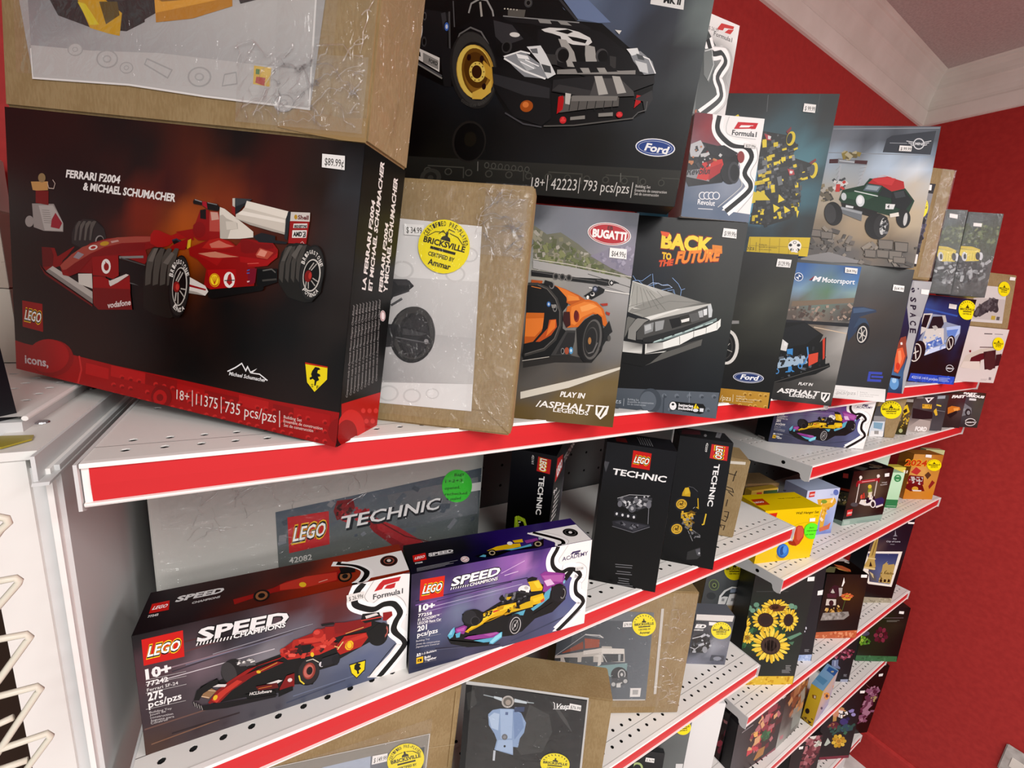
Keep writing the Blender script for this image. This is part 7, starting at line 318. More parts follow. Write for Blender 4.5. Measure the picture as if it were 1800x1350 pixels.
["toy_box","black box with a white truck drawing above a tablet","toy box","boxed building sets on the left middle shelf",[-0.5949,0.0569,-0.3269,-0.7142,0.0791,0.0,0.1139,0.2522,0.06],"#17171a","card",[["front_print",0.2,"print","F",None,None,[["B",5,[0,1261,"#202023"],[569,1261,"#1e1e21"],[569,0,"#141418"],[0,0,"#17171b"],[193,618,"#15151a"]],["P","#c8201c",[221,1220,370,1214,373,1070,223,1073]],["T","#f0c020","LEGO",[233,1112,125,-3,13,67],9],["T","#111111","LEGO",[235,1115,122,-3,12,61],6],["T","#ffffff","LEGO",[237,1118,117,-3,11,54],2],["T","#f2f0ee","TECHNIC",[75,988,440,-1,5,52],3],["P","#3a3a3e",[145,773,225,818,429,835,429,764,298,689,179,728]],["S",141,40,20,["#a9a9ac","#6a6a6e","#d0d0d2","#2c2c30"],[142,793,313,865,429,835,429,764,297,699,170,727],2.0,None],["E","#55555a",[279,716,30,6,5,-36]],["E","#a9a9ac",[279,716,13,2,2,-18]],["E","#6a6a70",[409,771,20,4,4,-32]],["E","#6a6a70",[174,738,19,3,3,-28]],["L","#b9b9bc",4,[147,784,242,832,408,851]],["L","#8a8a90",4,[413,741,426,601]],["P","#2c2c30",[139,665,179,665,181,622,140,622]],["E","#d8d8da",[160,645,9,2,1,-12]],["P","#2c2c30",[187,666,227,665,228,622,188,623]],["E","#d8d8da",[209,643,9,2,2,-12]],["P","#2c2c30",[234,667,274,666,276,623,236,624]],["E","#d8d8da",[256,642,9,2,2,-12]],["P","#2c2c30",[282,668,322,667,323,624,283,625]],["E","#d8d8da",[304,641,9,2,2,-12]],["P","#2b2b30",[130,574,205,599,442,594,441,573,323,498,146,525]],["P","#3c3c42",[151,568,211,592,425,584,320,518]],["S",142,14,14,["#6a6a70","#1c1c20"],[169,572,388,581,319,528],2.0,None],["L","#7a7a80",4,[136,528,312,504,444,578]],["L","#77777a",6,[207,188,353,204]],["L","#77777a",6,[213,167,351,183]],["L","#77777a",6,[230,128,345,138]],["L","#77777a",6,[221,104,359,120]],["L","#77777a",6,[249,67,342,73]],["L","#77777a",6,[255,47,341,51]],["L","#77777a",6,[250,24,351,32]],["L","#77777a",6,[226,0,380,17]],["L","#77777a",6,[221,0,391,0]],["L","#3a3a3e",6,[0,1091,40,1083]],["P","#4a4a4e",[0,1061,0,1090,40,1089,22,996]]]],["top_print",0.2,"print","T",None,None,[["P","#28282b",[0,0,569,0,569,300,0,300]],["P","#7a2a2a",[76,158,166,159,173,48,78,43]],["L","#6a6a6c",8,[273,247,283,47]],["L","#6a6a6c",8,[293,246,302,46]],["L","#6a6a6c",8,[313,244,321,45]],["L","#6a6a6c",8,[334,243,340,44]],["L","#6a6a6c",8,[354,241,360,43]],["L","#6a6a6c",8,[374,240,379,42]]]]]],
["toy_box","black box with a yellow wheel loader, white lettering running down","toy box","boxed building sets on the left middle shelf",[-0.4213,0.0425,-0.3269,-0.7419,0.123,0.0,0.0948,0.2485,0.06],"#18181a","card",[["front_print",0.2,"print","F",None,None,[["B",5,[10,1252,"#1d1d1f"],[475,1245,"#1f1f21"],[470,-1,"#141416"],[2,6,"#171719"]],["P","#c82c2c",[289,1204,438,1204,443,1067,290,1069]],["T","#f0c020","LEGO",[323,1199,5,-130,78,-4],9],["T","#1a1a1a","LEGO",[328,1196,6,-125,68,-2],6],["T","#ffffff","LEGO",[331,1194,5,-119,60,-2],2],["T","#efeeec","TECHNIC",[340,1022,-4,-414,46,4],3],["T","#dad8d4","42209",[241,1210,-2,-87,19,-1],2],["P","#c8a024",[99,695,116,749,147,759,170,709,173,671,98,666]],["P","#d8b434",[116,744,146,754,163,708,122,681]],["L","#55555a",5,[146,768,189,763,235,731]],["P","#1f1f22",[174,746,235,731,243,669,192,668]],["L","#c8a024",9,[243,669,260,572,242,581]],["L","#a8a8aa",4,[215,562,229,579]],["E","#1b1b1d",[102,584,68,14,9,-77]],["E","#262628",[102,584,58,12,8,-66]],["E","#d8ac38",[106,585,48,10,6,-48]],["E","#8a6a24",[106,585,37,8,4,-37]],["E","#d8ac38",[106,585,29,6,3,-28]],["E","#6a501c",[106,585,19,4,2,-18]],["S",150,8,13,["#d8ac38","#5c4618"],[78,606,129,616,135,565,84,554],2.0,None],["E","#1b1b1d",[94,333,70,17,9,-80]],["E","#262628",[94,333,59,14,8,-69]],["E","#d8ac38",[98,334,49,12,6,-50]],["E","#8a6a24",[98,334,38,9,5,-38]],["E","#d8ac38",[98,334,30,7,4,-30]],["E","#6a501c",[98,334,19,5,2,-19]],["S",150,8,13,["#d8ac38","#5c4618"],[69,355,121,367,128,314,75,301],2.0,None],["P","#c8a024",[114,497,210,528,248,532,239,502,220,450,121,446]],["S",151,34,20,["#d8ac38","#1b1b1d","#6a501c","#8e8e90"],[114,502,244,531,243,408,127,429],2.0,None],["P","#1c1d20",[223,498,335,542,341,441,249,428]],["L","#d8b434",12,[336,533,330,429,314,420]],["S",152,24,16,["#a88a3a","#6a6a6c","#c8a024"],[138,412,223,432,226,337,189,356],2.0,None],["L","#8a8a8c",6,[200,340,255,246]],["L","#8a8a8c",5,[232,357,316,311]],["S",153,12,13,["#77777a","#3a3a3c"],[200,340,314,329,310,290,254,256],2.0,None],["P","#343434",[226,129,331,198,351,114,321,76,227,49]],["P","#55555a",[292,167,333,188,343,112,316,114]],["E","#b9b9ba",[331,138,8,2,1,-10]]]],["top_print",0.2,"print","T",None,None,[["P","#2c2d2e",[0,0,474,0,474,300,0,300]],["P","#5c3036",[57,213,235,271,212,122,21,57]],["L","#77777a",21,[415,300,351,103]],["L","#77777a",21,[441,300,370,99]],["E","#8a8a8c",[254,120,15,7,-10,-46]]]]]],
["shipping_carton","brown carton with black marker lettering, right end of the second shelf","cardboard box","brown cartons on the lower shelves",[-0.267,0.0936,-0.3269,-0.78,-0.0299,0.0,0.0907,0.1841,0.085],"#1c1c1e","kraft",[["marker_writing",0.3,"paper","F",None,None,[["P","#d9d2c4",[254,884,406,900,409,869,261,853]],["P","#c9bfae",[311,0,310,5,394,0]],["L","#2a2018",8,[265,776,268,743,344,734]],["L","#2a2018",8,[342,784,331,730,328,662]],["L","#2a2018",8,[279,590,338,575,357,536,278,556]],["L","#2a2018",8,[305,537,362,493]],["L","#2a2018",8,[317,445,315,361]],["L","#2a2018",8,[308,298,354,300,355,234,320,246]],["L","#2a2018",8,[355,234,344,181,299,196]],["L","#2a2018",8,[305,131,346,131,341,74]],["L","#2a2018",8,[299,135,315,100]]]]]],
["toy_box","long purple racing car box on the short shelf under the top shelf","toy box","boxed building sets on the top shelves",[0.0878,0.1414,-0.1736,-0.5207,0.0,0.0,0.264,0.1373,0.061],"#23202e","card",[["front_print",0.2,"print","F",None,None,"SP2"],["side_print",0.2,"print","L",None,None,[["P","#1b1a1f",[0,0,305,0,305,686,0,686]],["P","#d9d4d0",[69,0,71,18,216,32,233,0]],["P","#e9e5e1",[90,0,91,13,211,22,221,0]],["P","#6a2a2a",[121,0,139,3,140,0]],["P","#8a3a34",[140,0,139,3,189,9,185,0]]]]]],
["shipping_carton","small brown carton with a white robot picture and yellow seal, on the short shelf","cardboard box","brown cartons on the lower shelves",[0.5091,0.0673,-0.1742,-0.5703,-0.0498,0.0,0.0825,0.1276,0.05],"#1c1c1e","kraft",[["picture_sheet",0.5,"paper","F",None,None,[["P","#4a4c50",[22,0,0,83,0,479,136,500,253,4,102,0]],["P","#cfd8e0",[9,242,191,254,235,15,49,0,22,0,1,114]],["P","#7fa4bc",[31,228,170,228,180,122,54,136]],["P","#e9e9e8",[29,87,218,97,230,7,37,0]],["P","#9a9894",[79,94,145,99,159,43,95,40]],["P","#8f8f90",[6,327,178,335,198,255,21,252]]]],["seal_sticker",1.2,"print","F",None,None,[["E","#f5e31c",[219,446,152,13,45,-139]],["P","#2a2710",[181,489,196,499,189,521,204,522,211,500,231,493,242,476,181,471]],["T","#2a2710","BRICKSVILLE",[96,430,248,21,-11,30],4],["P","#2a2710",[150,423,301,436,305,422,155,409]],["T","#2a2710","CERTIFIED BY",[164,374,154,14,-7,20],3],["L","#2a2710",9,[96,481,75,478]],["L","#2a2710",9,[105,509,83,512]],["L","#2a2710",9,[125,532,103,541]],["L","#2a2710",9,[152,548,133,561]],["L","#2a2710",9,[185,555,170,572]],["L","#2a2710",9,[221,553,211,572]],["L","#2a2710",9,[256,541,252,561]],["L","#2a2710",8,[288,522,290,541]],["L","#2a2710",8,[314,498,322,514]]]]]],
["toy_box","narrow dark box with yellow chevrons, in the fanned row","toy box","small dark boxes fanned out on the short shelf",[0.6053,0.0599,-0.1742,-0.4144,0.0481,0.0,0.0844,0.1162,0.007],"#2b2a2b","card",[["front_print",0.2,"print","F",None,None,[["B",6,[252,587,"#3a3a34"],[407,592,"#2c2c26"],[269,6,"#33361f"],[418,9,"#2a2c20"],[328,352,"#5a5240"]],["P","#d8b82a",[234,431,320,494,393,378,309,313]],["P","#2a2a22",[267,391,323,430,350,378,301,345]],["S",161,30,23,["#c8a83a","#5a4a20","#8a7a4a"],[231,325,422,353,422,124,278,87],2.0,None],["E","#a9b07a",[312,64,35,3,9,-34]],["P","#a9a8a0",[283,581,408,581,415,535,288,534]]]]]],
["toy_box","small dark box with white triangle and orange plate, in the fanned row","toy box","small dark boxes fanned out on the short shelf",[0.6812,0.0514,-0.1742,-0.2545,0.0446,0.0,0.1609,0.1208,0.007],"#2b2a2b","card",[["front_print",0.2,"print","F",None,None,[["B",6,[275,587,"#4a4a48"],[767,582,"#33353a"],[373,340,"#3c3e42"],[719,291,"#3c3d3f"],[287,75,"#8a8078"],[738,21,"#a89c94"],[284,19,"#b9b6b2"]],["P","#e9e9e8",[496,585,731,596,613,497]],["P","#2c2d30",[567,570,662,573,607,530]],["P","#d8a83a",[481,477,714,473,735,399,502,405]],["S",162,9,17,["#6a4a14","#a87a20"],[501,464,705,461,717,413,513,417],2.0,None],["P","#232427",[277,410,780,343,805,280,805,228,547,220,312,237]],["P","#a8a09a",[507,223,778,190,805,91,805,0,645,0,280,34,297,102]],["T","#f0efec","FORD",[452,25,288,-12,0,69],6],["P","#8a8a88",[304,604,470,604,480,567,310,567]]]]]],
["toy_box","small grey box with a yellow shape, third of the fanned row","toy box","small dark boxes fanned out on the short shelf",[0.8206,0.0352,-0.1742,-0.3859,0.0667,0.0,0.0981,0.1253,0.007],"#2b2a2b","card",[["front_print",0.2,"print","F",None,None,[["B",6,[248,609,"#4a4c50"],[482,609,"#3c3c3a"],[292,61,"#4a4c50"],[461,28,"#47494c"],[320,330,"#3a3c40"]],["P","#d8b03a",[235,345,287,392,342,275,305,262]],["P","#d8c04a",[270,462,372,447,375,423,272,438]],["P","#9aa4ac",[258,602,413,616,417,566,263,553]],["L","#8a8c90",6,[296,358,481,341]]]]]],
["toy_box","small maroon box with an orange car, in the fanned row","toy box","small dark boxes fanned out on the short shelf",[0.9502,0.0346,-0.1742,-0.3765,0.0749,0.0,0.1255,0.1237,0.007],"#2b2a2b","card",[["front_print",0.2,"print","F",None,None,[["B",6,[297,583,"#4a2a28"],[621,583,"#43242a"],[262,361,"#3a2c28"],[611,361,"#4a4040"],[281,37,"#2c2a2a"],[664,22,"#2e2c2c"]],["T","#efedea","FAST",[316,539,286,16,11,46],8],["P","#c8742c",[280,361,358,396,536,382,566,332,419,289,306,246]],["P","#e8a050",[403,354,529,375,517,318,433,304]],["P","#232224",[292,231,482,318,511,275,376,172]]]]]],
["toy_box","small dark box with a grey coupe and white ring mark","toy box","small dark boxes fanned out on the short shelf",[1.0096,0.0321,-0.1742,-0.4159,0.0455,0.0,0.1705,0.1296,0.007],"#2b2a2b","card",[["front_print",0.2,"print","F",None,None,[["B",6,[368,655,"#4a3a2c"],[840,639,"#3a221c"],[387,483,"#4a4650"],[750,467,"#4c4c44"],[493,240,"#43454a"],[814,257,"#4a4a46"],[471,32,"#2e2c2e"],[840,14,"#302e2c"],[213,29,"#2c2a2a"]],["T","#efedea","FAST",[368,609,278,-1,7,31],8],["T","#efedea","FURIOUS",[369,569,457,-14,9,39],8],["P","#d9d9d8",[521,542,668,538,673,500,523,502]],["P","#77797e",[228,447,391,468,621,362,651,262,440,193,268,198]],["P","#8e9095",[287,362,614,333,626,290,305,303]],["E","#2c2c2e",[572,280,65,3,21,-69]],["E","#8a8c90",[582,273,36,2,12,-40]],["L","#d9d9da",11,[218,479,362,453]],["E","#d5d3d2",[676,101,119,8,22,-71]],["E","#353231",[677,101,101,7,17,-57]],["P","#353231",[541,113,797,129,808,91,553,74]],["T","#d5d3d2","NISSAN",[571,80,231,15,0,23],6]]]]],
["shipping_carton","long brown carton lying at the back behind the yellow box","cardboard box","brown cartons on the lower shelves",[0.0,0.265,-0.4736,-0.2985,0.0,0.0,0.3,0.129,0.078],"#1c1c1e","kraft",[["packing_tape",0.4,"paper","F",None,None,[["P","#9a7c54",[898,645,1500,645,1500,585,910,597]]]]]],
["toy_box","small green and yellow box with yellow seal, lying behind the yellow box","toy box","small sets on the right bay shelves",[0.135,0.177,-0.4736,-0.157,0.0,0.0,0.113,0.129,0.022],"#c9a53a","card",[["front_print",0.2,"print","F",None,None,[["B",3,[73,606,"#d8b848"],[907,519,"#d0b040"],[137,523,"#d8b848"]],["P","#3f5c34",[256,625,558,610,565,616,565,488,272,508]],["P","#c8402c",[111,609,222,606,236,527,125,532]],["T","#f0e0d0","LEGO",[134,554,95,-4,0,24],3]]],["price_sticker",0.8,"print","F",None,None,[["P","#f2f0ec",[565,575,548,627,565,626]]]],["seal_sticker",1.2,"print","F",None,None,[["T","#2a2710","BRICKSVILLE",[687,575,204,-21,-7,21],4],["T","#2a2710","CERTIFIED BY",[739,526,130,-14,-5,15],3]]]]],
["toy_box","bright yellow box with blue and red knobs and green note","toy box","small sets on the right bay shelves",[0.0005,0.0673,-0.4742,-0.257,0.0148,0.0,0.1913,0.1504,0.082],"#e0bc14","card",[["front_print",0.2,"print","F",None,None,[["B",6,[0,752,"#e8c818"],[958,752,"#e6c614"],[958,0,"#e8c81c"],[1,1,"#e2be14"],[366,297,"#e6c418"]],["P","#c83422",[51,709,205,714,197,647,174,642,68,678]],["T","#3a3010","Wall Hanger Set",[520,669,403,-8,0,35],2],["T","#4a4014","5+ pcs",[861,617,65,1,0,12],2],["L","#b89a14",5,[510,477,581,516,707,537,840,535,945,515]],["P","#b8442e",[560,473,617,503,686,491,735,431,757,318,709,226,652,197,528,235,491,279,590,305]],["P","#c85a44",[604,490,680,484,731,418,737,334,681,270,640,301]],["P","#98331f",[500,279,593,291,664,209,600,208,528,235]],["E","#c8a414",[428,74,82,-8,17,-61]],["E","#1f5aa8",[443,147,108,-28,3,-104]],["E","#2f78d0",[454,153,88,-23,2,-88]],["E","#184c94",[431,148,37,-10,2,-66]],["E","#4a90e0",[475,165,37,-10,2,-59]]]],["price_sticker",1.2,"print","F",None,None,[["P","#f2f0ec",[777,596,877,596,884,545,787,547]]]],["round_note",1.4,"sticker","F","bright green round note",None,[["P","#5cf02a",[956,287,940,282,905,281,868,288,831,303,797,325,768,352,746,383,733,415,729,446,735,475,750,498,774,515,804,525,839,526,876,519,913,504,947,482,956,473]],["T","#1d4a12","Box",[817,445,80,1,0,22],1],["T","#1d4a12","opened",[781,406,186,-8,0,22],1],["T","#1d4a12","as new",[777,350,144,-5,0,22],1]]],["top_print",0.2,"print","T",None,None,[["B",4,[-24,307,"#d8b80e"],[1012,290,"#e2c214"],[954,5,"#e8c81c"],[4,-5,"#e4c416"]],["P","#b8401e",[57,285,260,294,220,134,4,134]],["T","#f0e8e0","LEGO",[32,191,165,7,0,31],4],["T","#5a4a10","Wall Hanger Set",[493,253,401,0,0,18],3]]]]],
["toy_box","pale blue box with a golden trophy, beside the yellow box","toy box","small sets on the right bay shelves",[0.2693,0.0861,-0.4742,-0.2198,0.0496,0.0,0.1359,0.1465,0.07],"#b4c4e0","card",[["front_print",0.2,"print","F",None,None,[["B",6,[46,712,"#c3cfe8"],[675,736,"#bccbe8"],[667,193,"#a9bde2"],[245,652,"#c9d6ee"],[616,9,"#6a7cbc"],[485,116,"#7a8cc4"]],["P","#c83c34",[46,709,161,714,163,629,48,624]],["T","#f4e8e4","LEGO",[66,652,93,1,0,26],4],["E","#5a74b8",[606,665,57,-4,14,-48]],["L","#8a9cc8",7,[493,644,593,640]],["L","#8a9cc8",7,[496,631,577,627]],["P","#d8a838",[235,579,600,579,643,531,600,437,487,408,480,287,485,116,406,108,373,312,381,433,274,502]],["P","#e8c050",[309,558,563,567,560,508,406,491]],["E","#7a9a3a",[390,534,65,-5,8,-31]],["L","#d8a838",16,[614,563,652,500,579,438]],["P","#c86a4a",[396,109,560,140,630,181,619,72,423,44]],["S",171,14,36,["#e8c050","#c08a24","#f0e0c0"],[265,577,582,573,524,420,460,212,398,217],2.0,None]]],["top_print",0.2,"print","T",None,None,[["P","#aebcd6",[0,0,680,0,680,350,0,350]]]],["side_print",0.2,"print","L",None,None,[["P","#8f9cc8",[0,0,350,0,350,733,0,733]]]]]],
["toy_box","black box with a vintage car under a red banner","toy box","small sets on the right bay shelves",[0.4897,0.0625,-0.4742,-0.1956,0.0364,0.0,0.199,0.1841,0.085],"#181517","card",[["front_print",0.2,"print","F",None,None,[["B",8,[1,918,"#161415"],[997,917,"#191718"],[950,130,"#141213"],[73,145,"#151314"],[517,565,"#5a5040"],[381,413,"#3c3630"]],["P","#8fa89c",[0,0,0,107,995,97,995,0]],["P","#a8bcb2",[34,82,184,77,192,9,40,19]],["L","#7a948a",11,[359,40,938,26]],["L","#7a948a",11,[366,18,826,6]],["L","#7a948a",11,[373,0,895,0]],["L","#c9c4bc",23,[195,790,224,363]],["L","#c9c4bc",25,[626,795,652,455]],["E","#e4e0d8",[198,807,36,-2,10,-31]],["E","#e4e0d8",[633,803,39,-2,11,-29]],["P","#a83038",[136,755,679,769,685,721,175,700]],["P","#8a2028",[121,734,183,745,170,646,131,664]],["P","#8a2028",[628,764,703,756,688,681,639,716]],["L","#d8b0b0",10,[255,728,573,734]],["E","#4a4c50",[199,348,94,-9,11,-37]],["P","#e0ded8",[307,354,333,418,527,400,665,285,464,305]],["P","#2a2c5c",[627,391,863,420,950,360,946,273,755,240]],["P","#1c1c2c",[423,426,652,455,702,383,501,335]],["E","#e4e2dc",[665,319,76,-8,27,-75]],["E","#2a2a2e",[668,310,46,-5,18,-50]],["P","#d8d4cc",[745,268,925,293,950,264,783,234]],["E","#d8c040",[481,632,48,-3,13,-36]],["P","#7a8a3a",[457,602,540,599,577,528,459,529]],["P","#d8d0b8",[480,535,574,536,577,462,509,451]],["S",172,12,33,["#d8c8a0","#e4e2dc","#1a1a22"],[340,466,589,494,652,388,398,362],2.0,None],["S",173,6,41,["#b03a30","#d05040"],[282,503,398,502,406,444,325,443],2.0,None],["P","#c83434",[55,265,184,271,193,161,70,154]],["T","#f0e4e0","LEGO",[81,195,106,1,0,30],4],["T","#c9c6c4","Vintage",[761,668,140,2,0,22],1],["T","#c9c6c4","Roadster",[745,629,179,4,0,22],1]]],["price_sticker",1.2,"print","F",None,None,[["P","#f2f0ec",[777,837,893,841,908,780,795,780]]]],["side_print",0.2,"print","L",None,None,[["B",3,[203,858,"#171415"],[419,906,"#161415"],[435,0,"#131112"]],["P","#8f3430",[287,831,361,851,368,780,295,758]],["P","#6a2a20",[287,586,425,621,425,582,287,549]],["P","#3a362a",[272,517,425,565,425,342,288,296]],["S",174,14,27,["#8a7a4a","#d8d0c0","#4a4a30","#2a2a24"],[285,491,425,547,425,357,298,318],2.0,None],["P","#7f988c",[308,0,300,55,419,81,425,50,425,0]]]],["top_print",0.2,"print","T",None,None,[["P","#1c1a1b",[0,0,995,0,995,425,0,425]],["P","#4a4844",[341,161,442,54,218,0,204,0,166,111]],["S",175,8,83,["#5a4a3a","#6a6a60"],[711,169,872,108,632,28,531,79],2.0,None]]]]],
["toy_box","tall pale mint box standing behind the black vintage car box","toy box","small sets on the right bay shelves",[0.66,0.135,-0.4736,-0.22,0.0,0.0,0.2,0.19,0.04],"#bcd4c4","card",[["front_print",0.2,"print","F",None,None,[["B",3,[1146,762,"#c3dccb"],[-691,567,"#b9cfc4"],[-30,-127,"#b4ccbe"]]]]]],
["toy_box","pale mint box with a green disc and dark green foot","toy box","small sets on the right bay shelves",[0.8041,0.0639,-0.4742,-0.4078,0.0461,0.0,0.0649,0.1327,0.035],"#b4dcb4","card",[["front_print",0.2,"print","F",None,None,[["B",3,[107,664,"#bfe6c2"],[327,651,"#c3e8c8"],[303,153,"#b4dcb6"]],["P","#2f7a4a",[39,160,325,155,325,0,177,0,64,6]],["L","#d8ecd8",6,[108,34,306,31]],["E","#3a8a54",[201,561,74,6,19,-68]],["E","#bfe6c2",[201,561,45,4,12,-42]],["P","#3a8a54",[146,587,250,587,255,537,159,538]]]]]],
["toy_box","narrow yellow box between the mint and orange boxes","toy box","small sets on the right bay shelves",[0.872,0.083,-0.4736,-0.38,0.02,0.0,0.066,0.136,0.028],"#d8c84a","card",[["front_print",0.2,"print","F",None,None,[["B",3,[110,671,"#d8cc5c"],[416,655,"#dccf50"],[415,21,"#d4b83a"]],["T","#f4f0e0","21",[282,576,106,-4,0,46],6],["S",176,14,41,["#a8a83a","#e8dc6a","#c89a2a","#6a6a2a"],[330,264,300,399,330,400],2.0,None]]]]],
["toy_box","orange box with a red robot figure and the number 2024","toy box","small sets on the right bay shelves",[0.9952,0.0586,-0.4742,-0.3975,0.0391,0.0,0.1323,0.1794,0.05],"#b8742a","card",[["front_print",0.2,"print","F",None,None,[["B",6,[-394,880,"#b87a34"],[664,897,"#b4702c"],[-13,632,"#c88c44"],[224,545,"#d8a458"],[636,461,"#c88a3c"],[656,-4,"#cc8228"],[5,43,"#c87e2a"],[592,745,"#b87830"]],["T","#e0a02c","2024",[-158,666,508,-4,0,126],6],["T","#c03a20","2024",[-146,673,479,-4,0,108],3],["P","#b83a34",[24,540,114,646,248,574,177,487]],["P","#7a2426",[0,450,9,483,334,463,381,301,254,221,52,294,0,364]],["P","#b9b4b0",[48,455,329,443,332,358,96,361]],["S",181,14,32,["#d8d0cc","#8a2a2a","#5a1a1c"],[0,439,0,463,336,453,371,263,41,293],2.0,None],["P","#6a1e1e",[0,301,73,332,365,282,442,167,121,161,0,216]],["E","#d0a038",[214,211,72,2,13,-46]],["P","#8a2a28",[500,265,548,392,627,345,538,208]],["P","#5a3a2a",[347,491,412,560,496,495,436,408]],["P","#e0d8d0",[145,190,372,185,358,160,185,162]]]],["price_sticker",1.2,"print","F",None,None,[["P","#f2f0ec",[250,897,330,897,383,891,389,836,253,846]]]],["seal_sticker",1.4,"print","F",None,None,[["E","#f5e31c",[496,694,161,5,35,-116]],["P","#2a2710",[458,733,474,741,469,758,485,758,490,741,510,735,520,721,456,719]],["T","#2a2710","BRICKSVILLE",[365,688,265,8,-7,24],4],["P","#2a2710",[419,681,580,685,584,674,422,669]],["T","#2a2710","CERTIFIED BY",[428,639,168,5,-5,17],3],["L","#2a2710",8,[371,729,350,728]],["L","#2a2710",8,[384,751,362,754]],["L","#2a2710",8,[406,768,385,775]],["L","#2a2710",8,[435,780,416,790]],["L","#2a2710",8,[469,785,455,798]],["L","#2a2710",8,[505,782,496,797]],["L","#2a2710",8,[541,773,537,788]],["L","#2a2710",8,[573,757,576,772]],["L","#2a2710",8,[599,736,608,749]]]],["top_print",0.2,"print","T",None,None,[["P","#9c6a30",[0,0,661,0,661,250,0,250]]]]]],
["toy_box","pale green box half hidden behind the orange box at the red wall","toy box","small sets on the right bay shelves",[1.1418,0.0636,-0.4742,-0.4665,0.0401,0.0,0.0806,0.1789,0.022],"#b9bc86","card",[["front_print",0.2,"print","F",None,None,[["B",4,[274,878,"#c0c48e"],[407,897,"#c3c792"],[412,609,"#b4b98a"],[377,451,"#8fa49a"],[366,271,"#7a8f8c"],[398,4,"#8a8a80"]],["P","#7f9a98",[403,289,393,286,369,288,344,299,320,317,299,342,281,371,269,403,263,435,264,465,270,492,283,513,301,527,323,533,347,531,371,520,395,502,403,493]],["P","#9a4a3a",[307,256,393,248,401,182,316,185]],["P","#e0ddd8",[297,142,382,139,380,107,301,111]],["S",182,8,33,["#d8d4cc","#4a4a4a","#7a3a34"],[287,100,393,98,398,4,291,6],2.0,None]]]]],
["shipping_carton","brown carton with a game controller sheet and yellow seal, under the second shelf","cardboard box","brown cartons on the lower shelves",[0.0103,0.1859,-0.7225,-0.4222,-0.0028,0.0,0.1192,0.1851,0.05],"#1c1c1e","kraft",[["picture_sheet",0.5,"paper","F",None,None,[["P","#54585a",[0,925,591,925,596,194,596,150,0,150]],["G",["#5a5e60","#6c7072","#3f4344","#4a4e50"],[0,783,569,910,589,150,0,150]],["E","#7a8a58",[142,490,82,0,23,-95]],["E","#4a5048",[142,489,70,0,19,-81]],["E","#8a9a64",[148,484,33,0,9,-39]],["E","#3a4038",[148,484,21,0,6,-26]],["E","#3c4042",[135,303,74,0,15,-61]],["P","#e4e4e2",[596,150,272,153,268,302,321,396,429,460,581,452,596,157]],["P","#3f4446",[298,168,300,287,355,380,448,436,578,428,581,364,459,302,416,153]],["P","#e4e4e2",[285,160,289,272,343,295,411,287,386,160]],["P","#e4e4e2",[424,333,569,349,592,153,402,153]],["P","#8a96a8",[421,420,525,428,529,364,426,357]],["P","#8a8c8c",[467,264,518,264,517,212,465,212]],["P","#9a9c9c",[314,257,358,257,361,212,317,212]],["L","#d8d8d6",9,[0,141,596,141]]]],["seal_sticker",1.2,"print","F",None,None,[["P","#f5e31c",[576,750,578,704,570,661,551,624,522,596,485,578,444,572,400,578,357,596,318,624,285,661,260,704,246,750,243,795,251,838,271,875,300,903,336,921,369,925,387,925,421,921,464,903,504,875,537,838,561,795]],["P","#2a2710",[373,808,389,819,384,846,401,846,406,819,426,808,437,786,371,786]],["T","#2a2710","BRICKSVILLE",[277,744,270,0,-8,37],4],["P","#2a2710",[332,729,497,729,500,712,336,712]],["T","#2a2710","CERTIFIED BY",[342,667,169,0,-5,26],3]]]]],
["toy_box","grey car box in a clear sleeve, right end of the third shelf","toy box","brown cartons on the lower shelves",[-0.1792,0.087,-0.7225,-0.4837,0.018,0.0,0.1018,0.1441,0.04],"#5c6068","card",[["front_print",0.2,"print","F",None,None,[["B",8,[25,629,"#2f3236"],[489,658,"#3a3d42"],[409,523,"#5c606a"],[309,271,"#9a9ea8"],[526,181,"#6c707c"],[76,160,"#26282c"],[82,43,"#7c8090"],[424,60,"#4c5060"],[178,377,"#1f2124"]],["P","#dcd9d4",[12,721,428,721,494,720,488,634,16,642]],["L","#c3c0bc",4,[17,636,487,638]],["T","#f0f0ee","ED",[22,529,136,-2,12,50],7],["T","#e8e8e6","CHAMPIONS",[13,488,121,0,4,21],4],["P","#17181a",[12,398,105,443,240,380,272,269,214,166,35,172]],["S",191,26,29,["#17181a","#4a4d52","#b9bcc2","#2c2e32"],[4,412,215,448,272,269,202,166,35,172],2.0,None],["L","#d8dade",11,[17,371,146,417]],["E","#9a9ca2",[206,216,33,1,8,-48]],["L","#e4e6ea",7,[11,243,79,218,122,263]],["P","#3f434e",[307,142,485,136,482,56,298,54]],["E","#8a8e9a",[393,91,53,3,5,-29]]]],["price_sticker",1.2,"print","F",None,None,[["P","#f2f0ec",[184,624,283,622,287,574,192,575]]]],["seal_sticker",1.6,"print","F",None,None,[["E","#f5e31c",[363,507,130,5,24,-123]],["P","#2a2710",[334,548,347,556,344,575,356,575,360,557,376,550,384,535,332,534]],["T","#2a2710","BRICKSVILLE",[256,501,214,8,-5,26],4],["P","#2a2710",[300,493,430,498,433,485,302,480]],["T","#2a2710","CERTIFIED BY",[306,448,136,5,-3,19],3],["L","#2a2710",7,[263,545,246,543]],["L","#2a2710",7,[275,568,257,571]],["L","#2a2710",7,[293,586,277,593]],["L","#2a2710",7,[317,598,303,609]],["L","#2a2710",7,[345,603,334,617]],["L","#2a2710",7,[374,600,367,616]],["L","#2a2710",7,[402,590,400,606]],["L","#2a2710",7,[427,573,430,588]],["L","#2a2710",7,[447,551,454,565]]]],["plastic_sleeve",2.2,"film","F",None,None,[["K",20,20,1008,1431,61,16]]]]],
